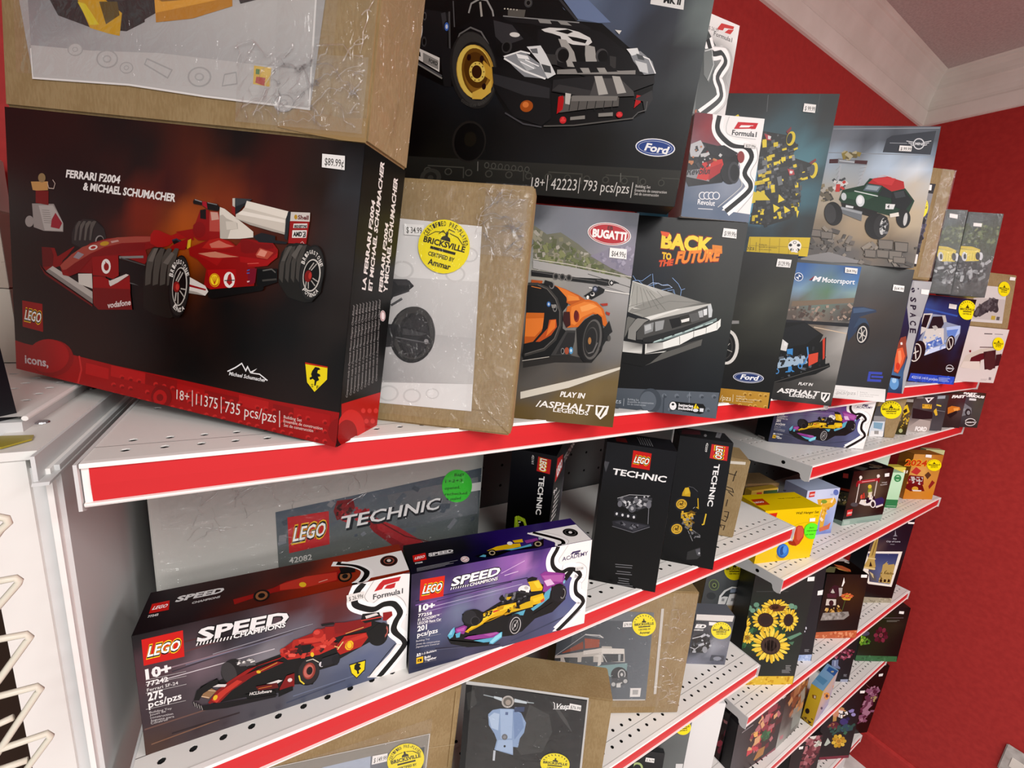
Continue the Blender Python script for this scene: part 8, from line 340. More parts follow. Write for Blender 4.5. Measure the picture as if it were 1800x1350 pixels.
["shipping_carton","brown carton in clear film with a white and teal camper van picture","cardboard box","brown cartons on the lower shelves",[-0.5753,0.1365,-0.7225,-0.4457,0.0352,0.0,0.2935,0.3009,0.06],"#1c1c1e","kraft",[["picture_sheet",0.6,"paper","F",None,None,[["P","#6f7478",[0,1290,1003,1260,1070,173,0,173]],["G",["#3a3f44","#4c5258","#5f656b","#6b7278","#62696f","#4a5056"],[0,1153,208,1164,1002,1153,1062,191,542,191,0,191]],["L","#a8abad",7,[0,736,293,989,476,959]],["L","#c9c8c4",12,[293,993,451,983,493,953]],["P","#8a4a38",[67,773,279,910,294,823,79,767]],["P","#9c5340",[292,947,456,934,461,842,311,823]],["P","#b9b4ac",[0,739,292,786,490,836,488,854,596,851,604,829,740,823,767,660,0,660]],["P","#cfcac2",[296,798,491,829,497,780,302,748]],["P","#d8d4cc",[491,829,734,823,748,761,500,748]],["P","#4c4f50",[95,717,243,717,251,635,124,648]],["P","#565a5c",[287,723,412,730,425,610,288,603]],["P","#3f4244",[0,708,61,711,65,673,0,673]],["P","#4a4e50",[510,761,737,761,748,673,534,654]],["P","#a8acac",[681,755,709,755,714,673,691,673]],["P","#d0ccc4",[411,736,499,761,508,635,472,597,469,723]],["L","#c9c9c6",7,[512,748,567,660]],["P","#8fa8a8",[125,635,425,610,429,571,290,584]],["P","#7f9c9c",[425,610,797,648,801,533,788,456,648,469,524,546,430,565]],["E","#3f4244",[724,507,92,0,12,-93]],["E","#b9bab8",[752,507,44,0,8,-64]],["E","#55595a",[752,507,32,0,6,-49]],["E","#c9cac8",[752,507,14,0,3,-21]],["P","#55595c",[649,456,819,481,841,404,677,325]],["P","#cfcfcc",[709,397,755,397,762,345,715,345]],["E","#b9bab8",[676,384,23,0,3,-26]],["E","#b9bab8",[804,423,23,0,3,-26]],["L","#b9b9b6",15,[715,391,771,404]],["P","#dedcd8",[874,332,995,332,999,220,883,220]],["P","#a8a8a6",[902,310,967,310,969,249,908,249]],["L","#c9c7c3",13,[677,183,1063,180]],["L","#c9c5bd",30,[1090,1307,1164,253]]]],["price_sticker",1.2,"print","F",None,None,[["P","#f2f0ec",[682,1147,777,1153,781,1090,686,1085]],["T","#55534f","$79.99",[697,1097,79,4,-2,33],1]]],["seal_sticker",1.8,"print","F",None,None,[["E","#f5e31c",[913,1116,127,12,30,-134]],["P","#2a2710",[883,1160,895,1169,891,1189,903,1191,908,1171,923,1164,932,1148,881,1144]],["T","#2a2710","BRICKSVILLE",[810,1104,208,20,-6,28],4],["P","#2a2710",[853,1097,980,1109,983,1096,856,1084]],["T","#2a2710","CERTIFIED BY",[861,1048,132,13,-4,20],3],["T","#2a2710","Ammar",[879,1006,115,11,-7,30],3],["L","#2a2710",7,[814,1152,797,1150]],["L","#2a2710",7,[824,1178,807,1181]],["L","#2a2710",7,[841,1199,824,1207]],["L","#2a2710",7,[864,1214,849,1225]],["L","#2a2710",7,[890,1221,879,1235]],["L","#2a2710",7,[919,1219,911,1236]],["L","#2a2710",7,[947,1209,944,1227]],["L","#2a2710",7,[972,1192,974,1210]],["L","#2a2710",7,[993,1169,1000,1184]]]],["plastic_sleeve",2.6,"film","F",None,None,[["K",300,200,2434,2909,41,22]]],["film_folds",1.6,"fold","F",None,None,[["K",2234,100,2874,2609,305,36]]],["film_edge",1.6,"film","F",None,None,[["K",2374,30,2924,2979,44,28]]]]],
["shipping_carton","brown carton with a pale blue scooter picture in a clear sleeve","cardboard box","brown cartons on the lower shelves",[-0.8138,0.0767,-0.7225,-0.6074,0.0216,0.0,0.2368,0.2591,0.062],"#1c1c1e","kraft",[["picture_sheet",0.6,"paper","F",None,None,[["P","#c9c9c6",[0,1275,0,1289,201,1295,991,1295,1029,295,0,205]],["G",["#232425","#1e1f20","#202122","#262727","#333434","#2c2d2d"],[0,1256,450,1273,980,1274,1010,292,429,253,0,218]],["P","#3c3d3c",[529,1153,698,1078,738,916,678,704,509,642,406,764,500,980]],["P","#424342",[684,1215,808,1045,903,936,843,1052,760,1162]],["P","#383938",[9,1172,70,1213,102,1086,33,1003]],["L","#9aa4a8",10,[149,1180,303,1165,562,1171]],["P","#c9d4da",[236,1183,302,1178,305,1144,237,1163]],["P","#c9d4da",[402,1187,504,1175,506,1154,405,1153]],["E","#b9b4ae",[352,1148,50,11,5,-59]],["E","#6a645c",[352,1148,37,8,4,-44]],["E","#a89c90",[355,1142,22,5,2,-27]],["P","#90a9cc",[202,999,236,1047,295,1071,400,1086,470,1057,518,970,511,870,482,807,474,714,434,713,441,629,281,655,294,756,267,820,216,892]],["P","#a9c0de",[295,1067,400,1080,415,794,326,776]],["P","#7a94bc",[401,1070,471,1050,505,925,439,785]],["P","#b8cde6",[209,973,249,1023,294,1019,297,854,240,870]],["P","#a9c0de",[305,758,422,781,440,643,292,657]],["E","#6a6c70",[356,799,24,5,3,-30]],["E","#8a8c90",[356,799,13,3,1,-16]],["E","#22242a",[364,706,9,2,1,-12]],["P","#5a6c94",[342,1046,364,1048,364,1020,342,1018]],["P","#3a4868",[409,1106,492,1124,491,1075,413,1058]],["L","#c9d0d8",18,[284,648,285,543]],["L","#f0f0ee",6,[714,1208,727,1197,732,1149]],["T","#f0f0ee","Vespa",[732,1150,140,19,12,49],3],["L","#f0f0ee",4,[721,1142,866,1165]]]],["price_sticker",1.2,"print","F",None,None,[["P","#f2f0ec",[848,1221,940,1216,941,1161,844,1166]],["T","#55534f","$76.99",[856,1175,79,-4,2,29],1]]],["seal_sticker",1.8,"print","F",None,None,[["E","#f5e31c",[794,610,121,7,2,-110]],["P","#2a2710",[774,646,787,653,787,670,799,671,799,654,813,648,818,635,769,633]],["T","#2a2710","BRICKSVILLE",[696,602,198,11,0,23],4],["P","#2a2710",[734,595,855,602,855,591,734,584]],["T","#2a2710","CERTIFIED BY",[732,556,126,7,0,16],3],["L","#2a2710",7,[709,641,693,639]],["L","#2a2710",7,[723,662,707,664]],["L","#2a2710",7,[742,679,728,685]],["L","#2a2710",7,[766,690,755,700]],["L","#2a2710",7,[792,695,785,708]],["L","#2a2710",7,[819,694,815,708]],["L","#2a2710",7,[843,685,844,700]],["L","#2a2710",7,[864,671,869,685]],["L","#2a2710",7,[879,651,888,664]]]],["plastic_sleeve",2.8,"film","F",None,None,[["K",100,100,2018,2550,51,22]]]]],
["shipping_carton","brown carton with a 149.99 price in a clear sleeve, at the bottom left","cardboard box","brown cartons on the lower shelves",[-1.1025,0.1398,-0.7225,-0.1298,-0.097,0.0,0.2884,0.2577,0.08],"#1c1c1e","kraft",[["picture_sheet",0.6,"paper","F",None,None,[["P","#8c887f",[52,1057,1214,847,1205,0,1137,0,20,630]],["G",["#8a8f98","#6a7078","#4c5458","#3c4244"],[417,880,887,789,1175,711,1189,138]],["P","#a8b4c4",[417,880,755,823,752,553,409,679]],["L","#d8d5ce",6,[90,1053,1212,847]],["L","#d8d5ce",7,[1210,842,1201,294]]]],["packing_tape",0.4,"paper","F","carton fold",None,[["L","#7c623c",6,[1391,1243,1397,344]],["L","#b39a6e",4,[1400,1239,1406,339]],["L","#c3b08a",4,[1442,604,1355,633,1206,680]]]],["price_sticker",1.2,"print","F",None,None,[["P","#f2f0ec",[769,820,882,794,879,702,764,724]],["T","#55534f","$ 149.99",[778,739,96,-19,3,51],1]]],["seal_sticker",1.8,"print","F",None,None,[["E","#f5e31c",[1031,636,146,-24,34,-208]],["P","#2a2710",[995,712,1009,722,1004,752,1019,750,1024,720,1042,705,1051,679,994,688]],["T","#2a2710","BRICKSVILLE",[913,654,239,-40,-7,43],4],["P","#2a2710",[961,629,1107,605,1110,584,964,609]],["T","#2a2710","CERTIFIED BY",[970,555,153,-27,-5,31],3],["T","#2a2710","C",[918,698,1,15,-24,13],2],["T","#2a2710","E",[920,716,3,14,-24,17],2],["T","#2a2710","R",[924,733,4,12,-23,21],2],["T","#2a2710","T",[929,748,6,11,-22,24],2],["T","#2a2710","I",[936,762,7,9,-20,27],2],["T","#2a2710","F",[945,773,8,7,-19,29],2],["T","#2a2710","I",[955,782,9,6,-16,31],2],["T","#2a2710","E",[966,789,10,4,-14,33],2],["T","#2a2710","D",[979,793,11,1,-11,34],2],["T","#2a2710","P",[1006,794,12,-3,-5,34],2],["T","#2a2710","R",[1020,790,12,-5,-2,33],2],["T","#2a2710","E",[1035,784,12,-7,1,32],2],["T","#2a2710","-",[1050,775,12,-9,4,30],2],["T","#2a2710","P",[1064,764,11,-10,8,28],2],["T","#2a2710","L",[1078,750,11,-12,11,25],2],["T","#2a2710","A",[1091,735,10,-14,14,22],2],["T","#2a2710","Y",[1103,718,9,-15,16,18],2],["T","#2a2710","E",[1114,700,8,-16,19,14],2],["T","#2a2710","D",[1124,680,7,-16,21,9],2],["L","#2a2710",6,[998,747,950,741,919,700]],["L","#2a2710",6,[1027,743,1080,721,1128,667]]]],["plastic_sleeve",2.6,"film","F",None,None,[["K",200,100,2433,2076,57,20]]]]],
["toy_box","plain white box at the bottom of the left bay","carton","boxes at the bottom of the left bay",[-0.1879,0.0372,-1.09,-0.4672,0.0108,0.0,0.0797,0.2978,0.07],"#dfe0de","card",[["front_print",0.2,"print","F",None,None,[["B",3,[0,1489,"#e4e5e3"],[398,1489,"#e6e6e4"],[322,485,"#e0e0de"]]]]]],
["toy_box","grey box with a yellow seal at the bottom, left of the plain white box","toy box","boxes at the bottom of the left bay",[-0.2873,0.0607,-1.09,-0.4687,0.0312,0.0,0.0874,0.2941,0.05],"#626766","card",[["front_print",0.2,"print","F",None,None,[["B",3,[126,1040,"#5c6160"],[435,1288,"#6c7170"],[448,735,"#676c6b"]],["P","#d8d8d6",[333,689,427,689,429,618,340,618]]]],["seal_sticker",1.4,"print","F",None,None,[["E","#f5e31c",[331,1240,99,12,29,-108]],["P","#2a2710",[305,1275,315,1283,310,1299,320,1300,325,1284,337,1279,345,1267,305,1262]],["T","#2a2710","BRICKSVILLE",[250,1229,163,20,-6,23],4],["P","#2a2710",[284,1224,384,1236,386,1225,287,1213]],["T","#2a2710","CERTIFIED BY",[293,1184,104,13,-4,16],3]]]]],
["toy_box","small black box with a pale green ring at the bottom edge","toy box","boxes at the bottom of the left bay",[-0.3377,0.0686,-1.09,-0.5732,0.0593,0.0,0.0698,0.1933,0.012],"#202123","card",[["front_print",0.2,"print","F",None,None,[["B",3,[180,976,"#27282a"],[340,965,"#2a2b2d"],[234,706,"#1d1e20"]],["P","#a8bc7a",[116,722,117,700,113,679,104,661,91,645,75,635,58,629,39,630,22,635,6,647,0,653,0,775,3,779,19,790,36,795,55,795,72,789,89,778,102,762,111,743]],["P","#26282a",[95,714,96,698,93,683,87,670,78,659,67,652,55,648,43,648,31,652,20,660,10,671,4,685,0,700,0,709,0,716,3,730,9,744,17,754,28,762,40,766,53,765,65,761,76,753,85,742,92,729]]]],["price_sticker",1.2,"print","F",None,None,[["P","#f2f0ec",[129,882,234,881,236,819,128,824]],["T","#55534f","$ 36.99",[141,834,89,-3,0,32],1]]]]],
["toy_box","black box with four sunflowers and yellow band","toy box","flower sets on the lower right shelves",[0.0666,0.0723,-0.8945,-0.443,0.0542,0.0,0.1828,0.3856,0.06],"#1d201f","card",[["front_print",0.2,"print","F",None,None,[["B",8,[-122,1733,"#232625"],[916,1731,"#2a2d2c"],[534,1412,"#242726"],[925,965,"#262928"],[940,146,"#2c2f2e"],[235,410,"#202322"],[162,1102,"#1d2b22"],[77,653,"#1f3022"],[443,836,"#22382a"]],["P","#d8b438",[93,0,57,145,904,141,909,0]],["S",201,40,27,["#c89c24","#e6c858","#b98a1c","#e0bc40"],[105,0,73,133,897,128,901,4,484,0],2.0,None],["P","#5f8a72",[40,1247,40,1236,37,1226,32,1217,24,1211,14,1206,3,1205,0,1205,0,1285,11,1281,21,1275,30,1267,36,1257]],["E","#5f8a72",[98,1293,42,1,7,-38]],["E","#6c967e",[59,1203,39,1,7,-35]],["E","#5f8a72",[140,1220,36,1,7,-35]],["E","#6c967e",[634,1280,47,1,9,-42]],["E","#5f8a72",[698,1261,30,1,7,-36]],["P","#5f8a72",[661,776,854,864,889,840,728,740]],["P","#4a7358",[706,699,793,715,776,653]],["S",202,50,46,["#1f4a2c","#2c5c38","#183a24","#3a6a44"],[0,628,0,1018,111,1071,477,958,678,838,281,471,42,533],2.0,None],["W",22,["#e0bc34","#f0d04c","#d4a824","#e8c83c"],"#4a2a10",40,30,[390,1257,221,7,27,-137]],["P","#5a3210",[272,1269,559,1287,517,1201,359,1191]],["W",20,["#e0bc34","#f0d04c","#d4a824","#e8c83c"],"#2c1a14",52,30,[-52,929,115,-51,-50,-199]],["W",16,["#e0bc34","#f0d04c","#d4a824","#e8c83c"],"#a87c18",30,30,[55,773,107,1,19,-102]],["W",24,["#e0bc34","#f0d04c","#d4a824","#e8c83c"],"#33211c",56,30,[279,1057,223,-55,-13,-197]],["W",22,["#e0bc34","#f0d04c","#d4a824","#e8c83c"],"#33211c",50,30,[634,1058,158,-25,6,-199]],["W",28,["#e6c23a","#f2d552","#dcb42c","#ecca44"],"#33241f",50,30,[436,647,315,-57,7,-291]],["E","#3a2a24",[435,653,134,0,25,-128]],["L","#55423a",6,[298,759,333,531]],["L","#55423a",6,[356,760,391,531]],["L","#55423a",6,[414,760,449,530]],["L","#55423a",6,[472,760,508,530]],["L","#55423a",6,[531,760,567,529]],["L","#8a8c8a",12,[738,315,823,314]],["L","#8a8c8a",12,[743,290,811,289]],["L","#8a8c8a",13,[748,265,825,263]],["L","#77797a",12,[693,241,838,238]],["L","#77797a",12,[696,222,813,219]],["L","#77797a",12,[700,203,831,200]],["L","#3c3f3e",11,[59,1499,544,1508]]]],["price_sticker",1.2,"print","F",None,None,[["P","#f2f0ec",[788,1736,889,1748,896,1681,792,1673]]]]]],
["toy_box","black box with a pale blue foot band, right of the sunflower box","toy box","flower sets on the lower right shelves",[0.2977,0.0527,-0.8945,-0.4555,0.1099,0.0,0.0942,0.3136,0.05],"#1f2022","card",[["front_print",0.2,"print","F",None,None,[["B",3,[316,1358,"#26272a"],[520,1215,"#2a2b2e"],[455,225,"#2a2c30"],[315,169,"#232528"]],["P","#9fb4d8",[229,96,466,109,460,0,258,0,234,1]],["S",203,14,24,["#b9cae6","#8aa0cc"],[239,86,460,93,453,3,246,5],2.0,None],["L","#8a8c90",8,[325,191,408,191]],["L","#8a8c90",8,[328,175,394,175]],["L","#8a8c90",8,[331,158,405,158]],["E","#c9ccd4",[294,552,12,1,4,-24]],["E","#c9ccd4",[282,497,9,1,2,-15]]]],["price_sticker",1.2,"print","F",None,None,[["P","#f2f0ec",[386,1178,471,1197,471,1116,389,1105]]]]]],
["toy_box","black box with a timbered cottage and an orange flower, red foot band","toy box","flower sets on the lower right shelves",[0.4999,0.0525,-0.8945,-0.4325,0.08,0.0,0.155,0.2355,0.07],"#1a1818","card",[["front_print",0.2,"print","F",None,None,[["B",6,[-3,1177,"#1d1b1b"],[774,1168,"#1f1d1d"],[769,256,"#161414"],[389,628,"#2a2018"],[502,765,"#3c2a1c"],[213,414,"#1a1817"]],["P","#3a2028",[94,890,171,986,269,957,351,817,279,763,171,904,119,814]],["P","#b9b4ac",[128,846,156,916,210,841,170,834]],["P","#4a2630",[70,826,240,822,260,749,89,748]],["P","#c9c2b8",[79,728,258,723,271,614,83,613]],["E","#3a2024",[180,654,44,0,9,-52]],["P","#a8a29c",[261,931,335,933,343,790,304,777]],["P","#efece6",[310,958,323,1124,355,1033,330,958]],["W",12,["#c8623a","#e07c48","#b8502c"],"#e0a838",30,30,[449,785,127,2,12,-56]],["P","#c89a34",[351,750,534,752,516,704,401,710]],["L","#4a6a34",8,[429,711,411,515]],["S",204,16,36,["#a87c34","#c8a058","#6a4a20","#d8b878"],[65,544,337,600,411,515,277,458,78,459],2.0,None],["P","#8a8680",[62,473,531,500,562,426,473,352,39,335]],["S",205,14,43,["#a09c96","#6a6660"],[50,459,535,485,470,367,52,343],2.0,None],["P","#b8603c",[2,0,4,115,775,152,774,4,575,0]],["S",206,20,35,["#c87c54","#a04a2c","#d89068"],[24,99,761,128,762,21,18,3],2.0,None]]],["price_sticker",1.2,"print","F",None,None,[["P","#f2f0ec",[629,1178,741,1178,745,1125,633,1127]]]],["top_print",0.2,"print","T",None,None,[["B",3,[-19,15,"#1f1c1b"],[783,-9,"#1c1a1a"],[613,350,"#221e1c"]],["P","#6a6a4a",[0,50,0,74,234,197,332,179,170,38]],["P","#b8603c",[366,261,490,223,552,124,507,64,371,100]],["P","#d8a858",[322,199,401,101,468,53,332,119]],["P","#d8d4cc",[671,350,676,350,723,311,687,289,633,325]]]]]],
["toy_box","dark blue box with a golden tower beside a framed cathedral view","toy box","flower sets on the lower right shelves",[0.8584,0.072,-0.8945,-0.4275,0.02,0.0,0.1608,0.3756,0.06],"#17171f","card",[["front_print",0.2,"print","F",None,None,[["B",8,[149,1440,"#1f2436"],[690,1544,"#171923"],[-88,1165,"#3c3438"],[59,1201,"#5a4a48"],[538,1217,"#23242f"],[848,735,"#141317"],[320,276,"#15130f"],[742,239,"#131110"]],["P","#a39c86",[190,0,168,131,804,96,804,0]],["S",211,24,26,["#b8b19a","#7f7864","#968f78"],[206,0,186,122,795,88,799,0],2.0,None],["P","#e8e4da",[0,1103,732,1113,718,352,193,414,0,612]],["G",["#2c3a68","#26335f","#6c7aa0","#4a4a58"],[0,1062,665,1067,660,405,203,463]],["S",212,10,8,["#e8ecf4"],[0,1042,651,1059,497,796,0,911],2.0,None],["P","#b39a5c",[401,730,390,827,429,860,453,892,504,829,631,847,662,798,672,421,399,454]],["P","#8a7440",[388,665,680,651,681,619,389,633]],["S",213,30,20,["#c8b070","#7a6436","#5a4a28"],[369,730,655,766,651,438,403,471],2.0,None],["P","#2a2010",[418,503,435,528,468,500,474,454,427,458]],["P","#2a2010",[503,503,520,528,553,500,560,454,513,458]],["P","#2a2010",[589,503,606,528,639,500,646,454,599,458]],["P","#5a5a5c",[106,695,293,600,362,471,240,503]],["P","#c8b88a",[142,679,235,632,279,535,238,567]],["P","#b89c58",[73,1374,137,1400,160,1125,177,951,246,793,229,712,0,753,0,826,28,916,40,1043,57,1264]],["P","#8a7238",[101,1360,122,1368,119,1045,93,997]],["P","#2c2414",[103,791,103,902,174,792]],["P","#dcc88c",[34,980,199,960,202,936,33,956]],["P","#dcc88c",[0,786,252,745,251,719,0,762]],["L","#6a5628",5,[95,1297,96,1013]],["L","#6a5628",5,[126,1298,159,1014]],["P","#8a8a94",[462,1454,446,1564,494,1455,532,1433,435,1429]],["T","#c9ccd4","Paris",[453,1366,74,-2,0,25],1],["T","#c9ccd4","City of Love",[325,1305,300,1,0,31],1],["L","#9a9ca4",8,[424,1261,514,1260]]]],["price_sticker",1.2,"print","F",None,None,[["P","#f2f0ec",[667,1731,802,1729,804,1694,804,1694,669,1695]]]]]],
["toy_box","dark box with green and purple succulents, green foot band","toy box","flower sets on the lower right shelves",[1.019,0.0566,-1.2225,-0.4671,0.0496,0.0,0.1908,0.2546,0.06],"#1a1816","card",[["front_print",0.2,"print","F",None,None,[["B",6,[655,1292,"#231e22"],[961,1244,"#1f1a1c"],[439,981,"#1f2a1c"],[618,837,"#2c2a22"],[264,528,"#20281c"],[906,545,"#1a1214"],[940,99,"#181214"]],["W",9,["#5c2030","#7a2e40","#4a1824"],"#8a3a4a",25,30,[440,622,175,-56,-21,-196]],["W",10,["#6a9a2c","#8abc3c","#4a7a20"],"#a8d04a",30,30,[47,493,98,2,32,-131]],["W",9,["#3a6a24","#5a8a34"],None,20,30,[152,466,98,2,22,-88]],["P","#4a4a5c",[175,659,176,643,169,629,157,616,139,607,117,600,92,597,66,598,41,604,18,612,0,624,0,697,16,705,38,712,63,715,89,713,114,708,136,699,155,688,168,674]],["L","#8a7a80",6,[400,1024,847,1041]],["L","#7a7a70",9,[486,967,774,978]],["L","#7a7a70",9,[491,943,722,952]],["P","#3a6a44",[0,134,933,128,950,0,678,0,0,11]],["S",221,18,29,["#2c5636","#4a7c54"],[0,120,922,113,933,10,0,19],2.0,None]]],["price_sticker",1.2,"print","F",None,None,[["P","#f2f0ec",[710,1196,818,1192,822,1131,713,1139]]]]]],
["toy_box","black box with dark red flowers in a glass vase, left of the succulent box","toy box","flower sets on the lower right shelves",[0.7919,0.0641,-1.2225,-0.5121,0.0621,0.0,0.0842,0.217,0.05],"#16141a","card",[["front_print",0.2,"print","F",None,None,[["B",4,[289,745,"#1a171c"],[472,467,"#18161b"],[278,238,"#191820"],[68,335,"#23222c"]],["S",222,40,38,["#6a2438","#8a3a50","#4a1828","#b06a80"],[30,536,103,724,247,761,404,675,337,521,77,480],2.0,None],["P","#6a7898",[0,418,0,464,123,483,138,360,195,310,192,278,75,294,10,352]],["P","#9aa8c4",[45,457,72,459,90,336,68,335]],["P","#9aa2b8",[258,0,256,51,405,64,409,0]],["L","#8a8c94",8,[293,162,363,164]],["L","#8a8c94",8,[297,145,353,146]],["L","#8a8c94",8,[301,127,364,128]]]]]],
["toy_box","tall yellow box with a pale blue top and small sunflowers","toy box","flower sets on the lower right shelves",[0.5185,0.0333,-1.2225,-1.4729,0.0207,0.0,0.0342,0.1502,0.155],"#d8b22c","card",[["front_print",0.2,"print","F",None,None,[["B",4,[-1,755,"#d8b02a"],[168,749,"#d8b42c"],[171,-3,"#cfa824"],[-2,-5,"#b8921c"]],["E","#2a1a08",[51,218,28,27,11,-48]],["P","#8a5a1c",[49,567,106,603,115,529,65,510]],["P","#e8d8c0",[77,574,100,584,105,539,86,531]],["L","#2a1c08",10,[6,21,66,5,159,22]],["L","#2a1c08",8,[36,71,96,0]],["S",231,10,22,["#6a4a10","#3a2808"],[25,0,10,64,146,141,162,7,138,0],2.0,None]]],["side_print",0.2,"print","R",None,None,[["B",4,[-5,756,"#d8c060"],[220,563,"#c8b8b0"],[1213,425,"#a8b4d0"],[1253,-187,"#8890c0"],[371,-126,"#9a94b8"]],["W",10,["#e0902c","#f0b040"],"#4a2008",40,30,[431,396,288,-173,113,-159]],["W",10,["#e0902c","#f0b040"],"#4a2008",40,30,[951,254,240,-141,131,-176]],["E","#2c2c50",[307,206,97,-61,35,-51]],["L","#4a5a9a",31,[775,0,442,0]]]],["top_print",0.2,"print","T",None,None,[["B",3,[14,744,"#7aa4c8"],[232,765,"#86acd0"],[170,2,"#7aa8c8"],[7,6,"#6c9abc"]],["P","#3a62a0",[44,718,171,744,171,545,45,569]],["E","#b9b49a",[119,635,16,26,7,-25]],["P","#5a8cb0",[11,329,140,327,128,136,2,173]]]]]],
["toy_box","dark box with a big dark red blossom, right of the plain white box","toy box","flower sets on the lower right shelves",[0.0676,0.1013,-1.2225,-1.3722,-0.0169,0.0,0.0325,0.2251,0.03],"#1c191b","card",[["front_print",0.2,"print","F",None,None,[["B",3,[98,1178,"#1a1719"],[276,1152,"#1b1718"],[137,168,"#2a141a"],[244,495,"#2c141c"]],["W",9,["#6a1c2c","#8a2c3c","#3c1018"],"#3c1018",20,30,[220,637,136,74,-24,-282]],["P","#8a5a5c",[100,972,162,984,162,953,162,932,116,926]]]]]],
["toy_box","wide black box with dark red roses and a red foot band, on the shelf below","toy box","flower sets on the lower right shelves",[0.08,0.0354,-1.2225,-0.0677,0.0415,0.0,0.2397,0.2085,0.03],"#1c191b","card",[["front_print",0.2,"print","F",None,None,[["B",6,[-3,1044,"#3a3738"],[1198,1042,"#262426"],[1204,-6,"#2a2426"],[-25,272,"#48464a"],[641,654,"#2c2224"],[485,223,"#3a3032"]],["P","#8a4a58",[650,0,653,3,1188,53,1198,17,1198,0]],["S",241,70,118,["#6a1f2c","#8a3440","#4a1820","#c8404a","#b06a70","#3a2a28","#d8a878"],[704,1031,1058,945,1179,601,1052,355,925,212,573,302,392,370,448,666,641,857],2.0,None],["P","#a87840",[598,107,692,264,862,243,849,86,632,80]],["S",242,10,77,["#2c5a3a","#3c7a4c"],[654,607,893,533,912,361,704,421],2.0,None],["P","#e8b060",[448,666,554,676,585,559,498,581]],["L","#9a9496",15,[132,839,395,864]],["P","#dcdad8",[1087,1043,1177,1043,1173,1034,1093,1020]]]]]],
["toy_box","black box with a rust and grey dried bouquet, left of the tall yellow box","toy box","flower sets on the lower right shelves",[0.3209,0.0197,-1.2225,0.0243,0.0407,0.0,0.1565,0.2058,0.03],"#1c191b","card",[["front_print",0.2,"print","F",None,None,[["B",6,[0,1029,"#2c2826"],[785,1026,"#262222"],[887,13,"#8f938c"],[8,-10,"#a8aca6"],[264,456,"#3a302c"],[571,35,"#5c5c58"]],["S",243,50,134,["#7a4a34","#9a6a4a","#5a3428","#8a8a80","#b98a5c"],[159,1029,662,1029,782,984,782,287,727,282,454,345,173,715],2.0,None],["P","#7f8780",[432,403,761,407,782,331,782,115,465,104]],["P","#b07078",[72,210,200,177,211,90,98,125]]]]]],
["toy_box","dark box with a pink blossom branch, beside the red wall on the bottom shelf","toy box","flower sets on the lower right shelves",[1.0566,0.0545,-1.64,-0.3646,-0.0062,0.0,0.1731,0.3661,0.05],"#181416","card",[["front_print",0.2,"print","F",None,None,[["B",4,[868,1830,"#231417"],[857,33,"#231416"],[615,1184,"#1f1416"],[500,0,"#1c1314"]],["S",251,60,92,["#6a3a50","#8a5a74","#5a2c40","#a87a90"],[493,1325,684,1280,827,928,813,591,665,268,551,308,505,678,511,1040],2.0,None],["L","#6a4a50",11,[337,1416,571,1240]],["S",252,8,49,["#a89a6a"],[642,1026,800,1009,819,877,687,891],2.0,None]]],["price_sticker",1.2,"print","F",None,None,[["P","#f2f0ec",[638,1629,749,1640,752,1570,654,1566]]]]]],
["toy_box","black box with a mixed bouquet and a yellow rose, on the bottom shelf","toy box","flower sets on the lower right shelves",[0.8502,0.0494,-1.64,-0.4146,0.0579,0.0,0.1665,0.3647,0.05],"#181416","card",[["front_print",0.2,"print","F",None,None,[["B",4,[497,1570,"#1c1c20"],[842,1800,"#1c181a"],[832,0,"#241a1c"],[128,30,"#2a1c20"],[325,760,"#1c1a20"]],["P","#7a2c3c",[131,0,125,65,827,71,821,1,742,0]],["S",253,24,69,["#b88a4a","#d8a868","#8a4a3a","#c88a6a"],[187,1179,368,1260,513,1207,522,1070,268,1015],2.0,None],["S",254,22,41,["#e8e6e4","#1c1c20"],[344,1171,524,1161,555,1023,375,1032],2.0,None],["P","#8a80b8",[555,1171,634,1212,693,1198,687,1130,599,1123]],["E","#9a90c4",[700,1072,54,-3,10,-42]],["E","#3c3470",[514,910,99,-5,18,-79]],["E","#2a2454",[588,975,45,-2,9,-42]],["E","#5a2030",[309,830,113,-6,21,-93]],["S",255,12,46,["#a87a4a","#6a2a34"],[186,882,366,873,375,734,212,766],2.0,None],["P","#2c4a5c",[437,754,569,862,766,782,765,690,526,657]],["S",256,16,60,["#1f3a3c","#2c5048","#3a6a50"],[167,769,756,829,776,643,276,579],2.0,None],["W",9,["#c8a02c","#e0bc44","#b88a1c"],"#d8a030",40,30,[497,439,191,-11,41,-184]],["P","#b9c4b9",[169,353,218,536,312,415,217,339]]]],["price_sticker",1.2,"print","F",None,None,[["P","#f2f0ec",[719,1645,833,1648,833,1585,728,1586]]]]]],
["toy_box","dark box with dusky pink roses and white blossoms, on the bottom shelf","toy box","flower sets on the lower right shelves",[0.4752,0.001,-1.64,-0.3424,0.079,0.0,0.1249,0.3552,0.05],"#181416","card",[["front_print",0.2,"print","F",None,None,[["B",3,[264,1766,"#241a1d"],[579,1784,"#2a2022"],[599,1084,"#2c2426"]],["S",257,70,75,["#6a3038","#8a4a50","#a86a70","#4a2028"],[288,1776,592,1776,594,1513,494,1102,264,1143,282,1570],2.0,None],["S",258,16,33,["#d8d4cc","#e8e4dc"],[342,1776,453,1776,455,1712,347,1751],2.0,None],["S",259,14,33,["#d8d4cc","#a8b0a0"],[466,1652,607,1645,610,1529,486,1552],2.0,None]]],["price_sticker",1.2,"print","F",None,None,[["P","#f2f0ec",[135,1600,232,1602,226,1545,145,1546]]]]]]
]
